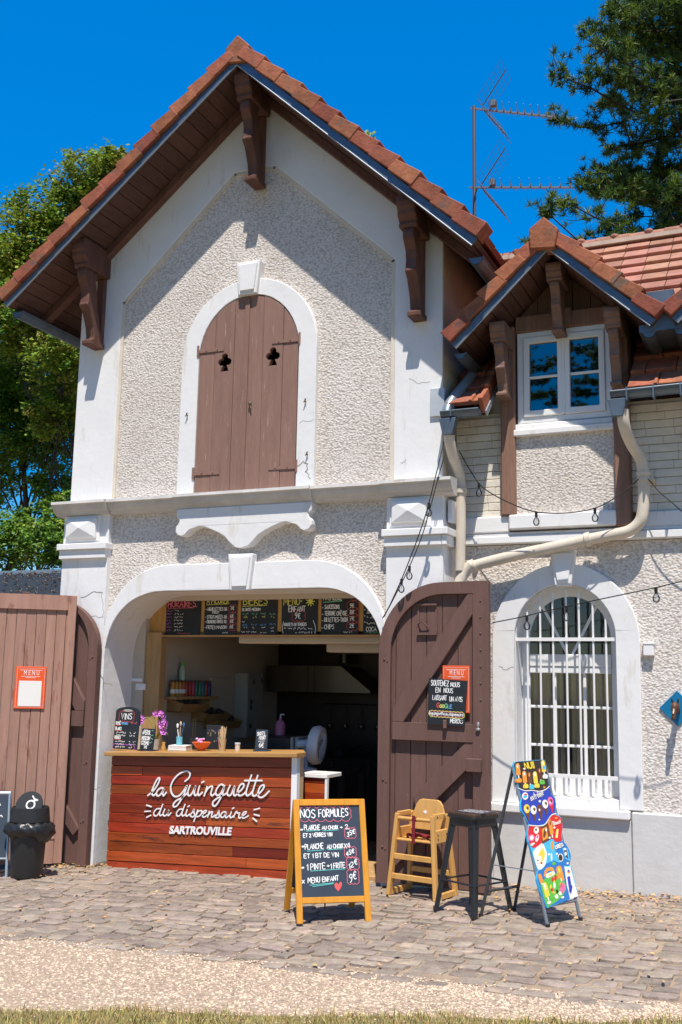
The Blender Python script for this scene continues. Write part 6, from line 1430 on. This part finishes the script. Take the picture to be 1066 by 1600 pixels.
# chalkboard cut by the left edge of the view
cb = thing('pavement_chalkboard', 'blue-black chalkboard on a pale metal frame at the left edge by the bin', 'chalkboard', (-1.98, -.86, gz(-1.98)+.018), R(33))
mpq = frame3((-.24, -.12, 0), (1, 0, 0), (0, .17, .72)); mpq2 = frame3((-.24, .16, 0), (1, 0, 0), (0, -.10, .72))
m = MB()
for q in (mpq, mpq2): m.tube([q(.48, 0), q(.44, .70), q(.04, .70), q(.0, 0)], .012, 8)
m.tube([mpq(.015, .16), mpq(.465, .16)], .010, 8); m.build('metal_frame', M('pale_blue_metal', (.42, .50, .56), r=.35, metal=.5), cb)
m = MB(); m.prism([[(.02, .165), (.462, .165), (.437, .69), (.043, .69)]], -.006, .006, mp=mpq); m.build('board', CHALKB, cb)
m = MB(); [scrib(m, .07, v, .33, .03, mpq, off=.0075, t=.007) for v in (.27, .38, .49, .60)]; m.build('lettering', WCH, cb, recalc=False)

# faded plank gate swung out beside the house
g0 = P(121, 932, -.16); gdir = V((-.80, -.60, 0)).normalized(); GW = 1.25
gt = thing('plank_gate', 'faded pinkish brown plank gate standing open at the left of the house', 'gate', (g0.x, -.16, gz(g0.x)), math.atan2(-gdir.y, -gdir.x))
f = lambda u, v, w_: (-u, -w_, v)
GT = 2.43-gz(g0.x); m = MB(); n = 14
for i in range(n):
    a, b = GW*i/n+.002+.055*(i == 0), GW*(i+1)/n-.002; j = .002*(i % 2); m.prism([[(a, .05), (b, .05), (b, GT-.0), (a, GT-.0)]], -.02, .004+j, mp=f)
m.build('plank', GATEP, gt, bevel=.003)
m = MB(); m.prism([[(0, .04), (.075, .04), (.075, GT), (0, GT)]], -.022, .024, mp=f); m.prism([[(.0755, GT-.14), (GW, GT-.14), (GW, GT), (.0755, GT)]], .0075, .026, mp=f); m.prism([[(.0755, .04), (GW, .04), (GW, .25), (.0755, .25)]], .0075, .028, mp=f); m.prism([[(.0755, .25), (GW, .25), (GW, .262), (.0755, .275)]], .0076, .034, mp=f)
m.build('gate_frame', GATEP, gt, bevel=.005)
gm = gt.matrix_basis
def onplane(px, py, o, nrm):
    d = ray(px, py); return CPOS+d*((o-CPOS).dot(nrm)/d.dot(nrm))
gn = V((math.sin(gt.rotation_euler.z), -math.cos(gt.rotation_euler.z), 0)); go = V((g0.x, -.16, 0))+gn*.008
GU = -gdir
def menu_sign(c0, c1, c2, o_, nrm, u, label):
    p00, p10, p01 = [onplane(*q, o_, nrm) for q in (c0, c1, c2)]
    wd = (p10-p00).dot(u); ht = (p01-p00).z
    t = thing('menu_sign', label, 'sign', tuple(p00+nrm*.003), math.atan2(u.y, u.x))
    mp = lambda a, b, w_: (a, -w_, b)
    m = MB(); m.box(0, wd, -.008, 0, 0, ht); m.build('panel', ORNG, t, bevel=.002)
    k = MB(); q = lambda a, b, w_: mp(a, b, w_+.0085)
    font_mesh(k, 'M E N U', .06*ht/.4, q, wd*.27, ht*.80, width=wd*.50)
    for a, b, c in ((.14, .915, .72), (.2, .765, .6), (.34, .735, .32)): k.strip([(wd*a, ht*b), (wd*(a+c), ht*b)], .0035, .0, mp=q)
    for a in ((.05, .04, .95, .04), (.95, .04, .95, .96), (.95, .96, .05, .96), (.05, .96, .05, .04)): k.strip([(wd*a[0], ht*a[1]), (wd*a[2], ht*a[3])], .0016, .0002, mp=q)
    k.build('lettering', LETTER, t, recalc=False)
    return t, wd, ht, q
t, wd, ht, q = menu_sign((21, 1107), (69, 1109), (24, 1041), go, gn, GU, 'orange MENU sign with a blank white square, on the faded plank gate')
m = MB(); m.prism([[(wd*.13, ht*.06), (wd*.87, ht*.06), (wd*.87, ht*.66), (wd*.13, ht*.66)]], .0, .0015, mp=q); m.build('white_square', PAPER, t)
dy = V((1.9, -.135, 0)); dn = V((0, -1, 0))
menu_sign((692, 1113), (735, 1114), (692, 1040), V((0, -.102, 0)), dn, V((1, 0, 0)), 'orange MENU sign on the dark brown door, half covered by a chalkboard')
# tilted review board on the door
o_ = onplane(668, 1131, V((0, -.150, 0)), dn); e_ = onplane(726, 1135, V((0, -.150, 0)), dn); tp = onplane(674, 1060, V((0, -.15, 0)), dn)
t = thing('review_chalkboard', 'black hand lettered board pinned askew over the orange sign on the door', 'chalkboard', tuple(o_), 0)
mr_ = frame3((0, 0, 0), e_-o_, tp-o_); wd = (e_-o_).length; ht = (tp-o_).length
m = MB(); m.prism([[(0, 0), (wd, 0), (wd+.012, ht-.005), (.0, ht)]], -.01, 0, mp=mr_); m.build('board', CHALK, t)
m = MB(); m.box(wd*.44, wd*.53, -.02, .04, -.03, .035); m.build('clip', DOORP, t, bevel=.003)
by = {}
def W(mat_): return by.setdefault(mat_, MB())
write(W(WCH), 'SOUTENEZ', .02, ht*.85, .04, mr_, .0055, width=wd*.48); write(W(WCH), 'NOUS', wd*.60, ht*.84, .034, mr_, .0055, width=wd*.24)
write(W(WCH), 'EN', wd*.20, ht*.70, .036, mr_, .005, width=wd*.12); write(W(WCH), 'NOUS', wd*.42, ht*.70, .036, mr_, .005, width=wd*.24)
write(W(WCH), 'LAISSANT', wd*.12, ht*.535, .036, mr_, .005, width=wd*.38); write(W(WCH), 'UN AVIS', wd*.58, ht*.525, .036, mr_, .005, width=wd*.34)
x = wd*.24
for ch, mt in zip('GOOGLE', (RCH, YCH, YCH, GCH, TCH, BCH)): write(W(mt), ch, x, ht*.37, .034 if ch == 'G' else .026, mr_, .0055, width=wd*(.07 if ch == 'G' else .045)); x += wd*(.088 if ch == 'G' else .062)
cloud(W(YCH), .02, ht*.19, wd*.96, ht*.275, mr_, .004, 9, 1); cloud(W(PCH), .03, ht*.205, wd*.94, ht*.265, mr_, .003, 9, 1)
write(W(WCH), 'laguinguette.du.dispensaire', .012, ht*.215, .026, mr_, .0045, width=wd*.92)
write(W(WCH), 'MERCI', wd*.62, ht*.06, .032, mr_, .0055, width=wd*.24); W(WCH).strip([(wd*.89, ht*.12), (wd*.89, ht*.125)], .006, .0017, mp=mr_); W(WCH).strip(cat([(wd*.885, ht*.09), (wd*.90, ht*.06), (wd*.935, ht*.06), (wd*.95, ht*.09)], 4), .005, .0018, mp=mr_); W(WCH).strip([(wd*.94, ht*.12), (wd*.94, ht*.125)], .006, .0019, mp=mr_)
for q, mm in by.items(): mm.build('lettering', q, t, recalc=False)

# horse head plaque
hq = P(1059, 1107, WY); t = thing('horse_plaque', 'blue diamond plaque with a small brown horse head on the right wall', 'plaque', (hq.x, WY-.003, hq.z))
m = MB(); m.prism([[(0, -.135), (.135, 0), (0, .135), (-.135, 0)]], -.012, 0); m.build('diamond', M('plaque_blue', (.005, .17, .36), r=.4, var=.1, vs=6), t, bevel=.002)
HB = M('horse_brown', (.13, .055, .03), r=.5, var=.4, vs=30); m = MB()
m.tube(cat([(0, -.01, -.02), (0, -.06, -.005), (0, -.105, .02), (0, -.13, .022)], 4), [.022]*9+[.026, .028, .028, .022], 10)
m.tube(cat([(-.004, -.118, .035), (-.006, -.14, .022), (-.010, -.155, -.015), (-.014, -.165, -.055), (-.016, -.167, -.072)], 3), [.015, .021, .026, .028, .027, .025, .021, .018, .017, .0165, .017, .0165, .012], 10)
m.build('horse_head', HB, t, smooth=True)
m = MB(); [m.tube([(s_*.018-.003, -.125, .045), (s_*.024-.003, -.128, .062), (s_*.022-.003, -.13, .078)], [.008, .008, .002], 6) for s_ in (-1, 1)]; m.build('ear', M('horse_dark', (.02, .015, .012), r=.5), t, smooth=True)
m = MB(); m.tube([(-.008, -.1755, .0), (-.013, -.1835, -.035)], [.005, .006], 6); m.build('blaze', M('horse_white', (.7, .62, .55), r=.6), t); m = MB(); [m.ball((s_*.023-.008, -.155, -.004), .006, n=6) for s_ in (-1, 1)]; m.ball((-.016, -.167, -.074), .018, .017, .011, 8); m.build('eye_and_muzzle', MATS['horse_dark'], t)

# festoon lights
CAB = M('black_cable', (.012, .012, .012), r=.6); BULB = glassmat('bulb_glass', (.93, .93, .93), .2)
def festoon(pts, bulbs, label, r=.0045):
    c = cat(pts, 8); o = c[0]; t = thing('string_light', label, 'string light', tuple(o), 0, 'festoon light strings on the facade')
    m = MB(); m.tube([p-o for p in c], r, 6); m.build('cable', CAB, t, smooth=True)
    for i in bulbs:
        p = c[min(len(c)-1, int(i*(len(c)-1)))]-o
        m = MB(); m.lathe([(0, .004), (.012, .004), (.012, -.03), (.010, -.045), (0, -.045)], p, 10); m.build('socket', CAB, t, smooth=True)
        m = MB(); m.lathe([(.012, -.045), (.018, -.055), (.027, -.075), (.024, -.098), (.012, -.11), (0, -.112)], p, 14); m.build('bulb', BULB, t, smooth=True)
        m = MB(); m.tube([p+V((0, 0, -.045)), p+V((0, 0, -.075))], .004, 5); m.build('filament_stem', PLAST, t)
def q3(px, py, y): return P(px, py, y)
festoon([q3(694, 690, -.10), q3(683, 735, -.20), q3(665, 805, -.22), q3(638, 880, -.20), q3(612, 940, -.12), q3(598, 966, -.07)], (.36, .68), 'festoon light string running steeply from the gutter to the arch')
festoon([q3(695, 712, -.1), q3(686, 742, -.18), q3(662, 830, -.20), q3(640, 885, -.18), q3(618, 930, -.12), q3(600, 964, -.075)], (.62,), 'second, slacker festoon string hanging just behind the steep one')
festoon([q3(718, 705, .20), q3(735, 735, .10), q3(755, 762, .06), q3(795, 785, .02), q3(838, 800, .02), q3(890, 801, .02), q3(935, 792, .04), q3(975, 768, .10), q3(1003, 744, .16)], (.22, .5, .74), 'festoon light string sagging across the wall under the dormer window')
festoon([q3(1010, 745, .16), q3(1030, 768, .12), q3(1050, 785, .10), q3(1075, 805, .10), q3(1110, 815, .10)], (.9,), 'festoon light string leaving the right downpipe at the edge of the view')
festoon([q3(770, 973, -.13), q3(815, 964, -.2), q3(849, 956, -.22), q3(930, 938, -.25), q3(1025, 918, -.3), q3(1085, 903, -.3)], (.255, .51, .82), 'festoon light string stretched from the door across the barred window')
festoon([q3(152, 994, -.05), q3(170, 985, .1), q3(187, 979, .2), q3(222, 968, .42)], (.5,), 'short festoon light string inside the left side of the arch')

# television aerial
an = thing('tv_aerial', 'metal television mast with two long aerials above the roof', 'aerial', (1.58, 2.0, 5.6)); AO = V((1.58, 2.0, 5.6))
aq = lambda px, py, y=2.0: P(px, py, y)-AO
m = MB(); tp_ = aq(741, 166); m.tube([(tp_.x, 0, 0), tp_], .021, 8); m.build('mast', M('mast_steel', (.13, .11, .11), r=.5, metal=.4), an, smooth=True)
ALU = M('aerial_metal', (.20, .20, .20), r=.45, metal=.4)
def yagi(a, b, n, lo):
    a, b = V(a), V(b); m = MB(); d = (b-a).normalized(); m.bar(a-d*.04, b, .018, .018); 
    for i in range(n):
        p = a.lerp(b, .20+.78*i/(n-1)); m.tube([p+V((.02, -.15, .035)), p, p+V((.02, .15, .035))], .003, 5); m.box(p.x-.008, p.x+.008, p.y-.014, p.y+.014, p.z, p.z+.04)
    m.box(a.x+.19, a.x+.25, a.y-.03, a.y+.03, a.z-.02, a.z+.045)
    y_ = m.build('yagi', ALU, an)
    m = MB()
    for s_ in (-1, 1):
        for k in range(7):
            q = k/6; c0 = a+V((.10, 0, 0)); m.tube([c0+V((.26*q, -.20, s_*(.03+.42*q)*.85)), c0+V((.26*q, .20, s_*(.03+.42*q)*.85))], .0018, 4)
        for yy in (-.20, -.1, 0, .1, .20): m.tube([a+V((.10, yy, s_*.02)), a+V((.36, yy, s_*.385))], .002 if yy else .008, 4)
    m.build('reflector', M('aerial_dark', (.16, .16, .18), r=.4, metal=.6), y_)
yagi(aq(741, 170), aq(868, 183), 10, 0); yagi(aq(739, 293), aq(895, 293), 9, 0)
m = MB(); m.tube(cat([aq(746, 294, 1.97), aq(741, 312, 1.97), aq(740, 335, 1.97), aq(738, 365, 1.97)], 4), .008, 5); m.build('coaxial_cable', BLACK, an, smooth=True)

# weed on the gable roof
p = P(577, 228, -.25); t = thing('roof_weed', 'tiny green weed sprouting from the gable roof tiles', 'plant', (p.x, -.25, p.z-.06)); m = MB(); rg = random.Random(2)
for k in range(26):
    a = rg.uniform(0, 6.28); h_ = rg.uniform(.04, .16); b = V((math.cos(a)*.05, math.sin(a)*.05, h_)); m.add([b, b+V((.02, .01, .02)), b+V((.0, .02, .045)), b+V((-.02, .0, .02))], [(0, 1, 2, 3)])
m.build('leaf', leafmat('weed_leaf', (.16, .26, .04), .3, .02), t, recalc=False)
m = MB(); m.tube([(0, 0, -.05), (0, 0, .12)], .004, 5); m.build('stem', M('orchid_stem', (.2, .3, .05)), t)

# shed roof behind on the left
sd = thing('shed', 'low shed with a dark corrugated roof strewn with dry leaves, left of the house', 'shed', (-5.4, 3.6, gz(-5.4)))
so_ = V((-5.4, 3.6, gz(-5.4))); m = MB(); n = 60; a = []; b = []
RB = [P(-80, 899, 3.6), P(118, 893, 3.6)]; zt = RB[0].z
vs = []; x0, x1 = -9.0, -2.5; ns = 9
for j in range(ns*6+1):
    v = j/(ns*6); y = 3.6-1.5*v; z = zt-.02-.62*v+.032*math.cos(2*PI*j/6)
    vs += [(x0-so_.x, y-so_.y, z-so_.z), (x1-so_.x, y-so_.y, z-so_.z)]
m.add(vs, [(2*j, 2*j+1, 2*j+3, 2*j+2) for j in range(ns*6)]); m.build('corrugated_roof', M('slate_sheet', (.028, .036, .048), r=.75, spec=.2, var=.2, vs=3), sd, smooth='all', recalc=False)
m = MB(); m.box(x0-so_.x, x1-so_.x, -.03, .12, zt-so_.z-.02, zt-so_.z+.035); m.build('ridge_strip', M('ridge_zinc', (.22, .28, .34), r=.4, metal=.3), sd)
m = MB(); m.box(x0-so_.x+.1, x1-so_.x-.1, -1.38, 1.3, 0, zt-so_.z-.70); m.build('wall', M('shed_wall', (.25, .22, .2), r=.9), sd)
m = MB(); m.hexa([(x0-so_.x, .05, zt-so_.z-.05), (x1-so_.x, .05, zt-so_.z-.05), (x1-so_.x, 1.5, zt-so_.z-.7), (x0-so_.x, 1.5, zt-so_.z-.7), (x0-so_.x, .05, zt-so_.z-.02), (x1-so_.x, .05, zt-so_.z-.02), (x1-so_.x, 1.5, zt-so_.z-.67), (x0-so_.x, 1.5, zt-so_.z-.67)]); m.build('back_slope', MATS['slate_sheet'], sd)
m = MB(); rg = random.Random(14)
for k in range(800):
    v = rg.random()**2.2; x = rg.uniform(-7, -3.6)-so_.x; y = -1.5*v; z = zt-.62*v+.01-so_.z; s_ = rg.uniform(.012, .03); a = rg.uniform(0, 6.28); m.add([(x-s_, y, z), (x, y-s_*.6, z+.012), (x+s_*math.cos(a), y+.01, z+.02), (x, y+s_*.6, z+.005)], [(0, 1, 2, 3)])
o = m.build('fallen_leaves', M('dry_leaf_pale', (.48, .34, .2), r=.8, isl=.4), sd, recalc=False); o['kind'] = 'stuff'

# ================================================================== TREES
def limb(m, a, b, r0, r1, rg, n=6, wob=.12, droop=0.):
    a, b = V(a), V(b); L_ = (b-a).length; pts = []
    for i in range(n+1):
        q = i/n; p = a.lerp(b, q)+V((rg.uniform(-1, 1), rg.uniform(-1, 1), rg.uniform(-1, 1)))*wob*L_*.15*math.sin(PI*q)+V((0, 0, droop*math.sin(PI*q)*L_)); pts.append(p)
    m.tube(pts, [r0+(r1-r0)*i/n for i in range(n+1)], 6, cap=False); return pts
def broadleaf(name, label, base, top, lobes, nl, mats, seed, leaf=.10):
    rg = random.Random(seed); b = V(base); t = thing(name, label, 'tree', tuple(b)); m = MB()
    c = V(top)-b
    tr = limb(m, (0, 0, -.2), c, .15, .025, rg, 8, .3)
    ends = []
    for lx, ly, lz, lr in lobes:
        e = V((lx, ly, lz))-b; s_ = tr[min(7, max(2, int(8*(e.z*.62)/max(c.z, 1))))]
        pt = limb(m, s_, e, .028, .008, rg, 6, .5, .05)
        for k in range(7):
            d = V((rg.gauss(0, 1), rg.gauss(0, 1), rg.gauss(0, .8))).normalized()*lr*rg.uniform(.6, .95); limb(m, pt[rg.randint(3, 6)], e+d, .014, .004, rg, 4, .5)
    m.build('trunk', BARK, t, smooth='all')
    vs = []; fs = []; tot = sum(l[3]**2 for l in lobes); mats_l = [MB() for _ in mats]
    for lx, ly, lz, lr in lobes:
        ctr = V((lx, ly, lz))-b; n = int(nl*lr*lr/tot); ncl = max(6, int(n/55)); k = 0
        for q in range(ncl):
            d = V((rg.gauss(0, 1), rg.gauss(0, 1), rg.gauss(0, 1))).normalized(); rr = lr*(rg.random()**.45)
            cc = ctr+V((d.x*rr, d.y*rr, d.z*rr*.82)); cr = lr*rg.uniform(.14, .30); mi = 0 if rg.random() < .5 else rg.randrange(len(mats)); mm = mats_l[mi]
            for _ in range(int(n/ncl)):
                e = V((rg.gauss(0, .5), rg.gauss(0, .5), rg.gauss(0, .36)))*cr; p = cc+e; s_ = leaf*rg.uniform(.55, 1.2)
                nr = (V((rg.gauss(0, .6), rg.gauss(-.35, .6), 1))).normalized(); u = nr.cross(V((rg.gauss(0, 1), rg.gauss(0, 1), .2))).normalized(); w_ = nr.cross(u)
                mm.v += [tuple(p-u*s_*.5), tuple(p-w_*s_*.36-nr*s_*.06), tuple(p+u*s_*.55-nr*s_*.12), tuple(p+w_*s_*.36-nr*s_*.06)]
                o = len(mm.v)-4; mm.fc.append((o, o+1, o+2, o+3)); mm.mi.append(0)
    for mm, mt in zip(mats_l, mats):
        if mm.v: mm.build('crown', mt, t, recalc=False)
    return t
LG1 = leafmat('leaf_yellow_green', (.23, .31, .032), .35, .025); LG2 = leafmat('leaf_mid_green', (.13, .24, .026), .35, .02); LG3 = leafmat('leaf_deep_green', (.08, .17, .022), .35, .02); LG4 = leafmat('leaf_bronze', (.26, .26, .04), .3, .02)
def tp(px, py, y): p = P(px, py, y); return (p.x, p.y, p.z)
Y1 = 9.0
broadleaf('broadleaf_tree', 'tall yellow green broadleaf tree rising behind the left of the gable', (P(150, 700, Y1).x, Y1, 0), tp(140, 330, Y1),
  [(*tp(155, 290, Y1), 1.0), (*tp(85, 350, Y1), 1.1), (*tp(20, 400, Y1-.5), 1.15), (*tp(110, 430, Y1+.5), 1.4), (*tp(-60, 450, Y1), 1.5), (*tp(40, 470, Y1+1), 1.2), (*tp(180, 262, Y1), .55), (*tp(200, 330, Y1+1), 1.2), (*tp(75, 480, Y1-1.2), 1.0), (*tp(110, 560, Y1-1.3), .85), (*tp(20, 520, Y1-1.3), .7), (*tp(90, 640, Y1-1.0), .7)], 98000, [LG1, LG2, LG4], 31)
broadleaf('broadleaf_tree', 'mid green broadleaf tree filling the gap left of the house wall', (P(60, 700, 11).x-1, 11.0, 0), tp(60, 620, 11),
  [(*tp(70, 610, 11), 1.35), (*tp(5, 690, 10.5), 1.25), (*tp(95, 690, 11), .9), (*tp(-60, 600, 11), 1.5), (*tp(110, 560, 11), .9), (*tp(30, 560, 11.5), 1.0), (*tp(-30, 760, 11), .9), (*tp(95, 770, 10.8), .8), (*tp(120, 640, 10.5), 1.0), (*tp(40, 640, 11), 1.1), (*tp(100, 530, 11), 1.0), (*tp(20, 610, 10.6), .8)], 84000, [LG2, LG3, LG2], 47)
broadleaf('hedge_tree', 'low bright green leafy tree just above the shed roof', (P(60, 860, 7.5).x, 7.5, 0), tp(60, 850, 7.5),
  [(*tp(10, 845, 7.5), .75), (*tp(75, 850, 7.3), .7), (*tp(-60, 850, 7.5), .9), (*tp(100, 800, 7.8), .5), (*tp(40, 820, 8), .5), (*tp(130, 850, 7.8), .7)], 26000, [LG2, LG1, LG3], 52, .08)

def pine(name, label, base, H, seed, r0=3.4, zmin=.45, nb=30, aim=None):
    rg = random.Random(seed); t = thing(name, label, 'tree', base); m = MB(); tr = limb(m, (0, 0, -.2), (.2, 0, H), .30, .05, rg, 12, .12); tufts = []
    for i in range(nb):
        q = zmin+(1-zmin)*(i+.5)/nb; z = H*q; a = i*2.39996+rg.uniform(-.4, .4) if not aim or i % 2 else aim+rg.uniform(-.7, .7)
        l = r0*(1.05-.55*((q-zmin)/(1-zmin))**1.3)*rg.uniform(.75, 1.1); s_ = tr[min(12, int(12*q))].copy(); s_.z = z
        e = s_+V((math.cos(a)*l, math.sin(a)*l, l*rg.uniform(-.08, .30))); pts = limb(m, s_, e, .04, .010, rg, 8, .5, -.07)
        for k in range(1, 9):
            for _ in range(4 if k > 1 else 2):
                d = V((math.cos(a), math.sin(a), 0))*rg.uniform(-.1, .8)+V((rg.gauss(0, .6), rg.gauss(0, .6), rg.uniform(-.15, .6))); d.normalize(); ln_ = rg.uniform(.22, .62)*(1 if k < 8 else .7)
                p2 = limb(m, pts[k], pts[k]+d*ln_, .010, .004, rg, 3, .4)
                for c in range(6): tufts.append((p2[3].lerp(p2[1], c*.26)+V((rg.gauss(0, .05), rg.gauss(0, .05), rg.gauss(0, .04))), (d+V((0, 0, .5))).normalized()))
    m.build('trunk', BARK, t, smooth='all')
    mm = [MB(), MB(), MB()]
    for c, d in tufts:
        g_ = mm[rg.choice((0, 0, 1, 1, 2))]
        for _ in range(23):
            e = (d*.55+V((rg.gauss(0, .6), rg.gauss(0, .6), rg.gauss(0, .6)))).normalized(); ln_ = rg.uniform(.075, .135); sd_ = e.cross(V((rg.gauss(0, 1), rg.gauss(0, 1), rg.gauss(0, 1)))).normalized()*.0082; q0 = c+e*.01
            g_.v += [tuple(q0-sd_), tuple(q0+sd_), tuple(q0+e*ln_+sd_*.3), tuple(q0+e*ln_-sd_*.3)]; o = len(g_.v)-4; g_.fc.append((o, o+1, o+2, o+3)); g_.mi.append(0)
    for g_, mt in zip(mm, (leafmat('pine_needle', (.075, .14, .025), .3, .015), leafmat('pine_needle_light', (.16, .23, .03), .3, .015), leafmat('pine_needle_dark', (.022, .058, .022), .3, .01))): g_.build('crown', mt, t, recalc=False)
    return t
pb = P(1228, 300, 9.5)
pn = pine('pine_tree', 'tall dark green pine behind the tiled roof at the right', (pb.x, 9.5, 0), 15.2, 77, 4.1, .40, 100, PI*1.02)
TREES = [o for o in COL.objects if o.name.startswith('broadleaf_tree') and not o.parent]
for i, (x, y, k, rz) in enumerate(((-19, -15, 1.5, 1.0), (-12, -20, 1.6, 2.4), (-4.5, -22, 1.1, .3), (1.0, -22, 1.1, 4.0), (8, -20, 1.55, 5.1), (15, -21, 1.6, 2.0), (21, -16, 1.55, 3.3), (-24, -8, 1.45, 0.4), (26, -8, 1.5, 1.7), (-9, -27, 1.9, 2.9), (13, -28, 1.9, 0.9))):  # unseen trees added to block low skylight; the pines also mirror in panes
    src = pn if i in (2, 3) else TREES[i % 2]
    c = copy_tree(src); c.location = (x, y, 0); c.rotation_euler = (0, 0, rz); c.scale = (k, k, k*(.70 if src is pn else 1.0))
    tag(c, 'tree across the lawn, seen only as a dark mirror image in the window panes', 'tree', 'trees across the lawn mirrored in the panes')

split_tree(list(COL.objects))
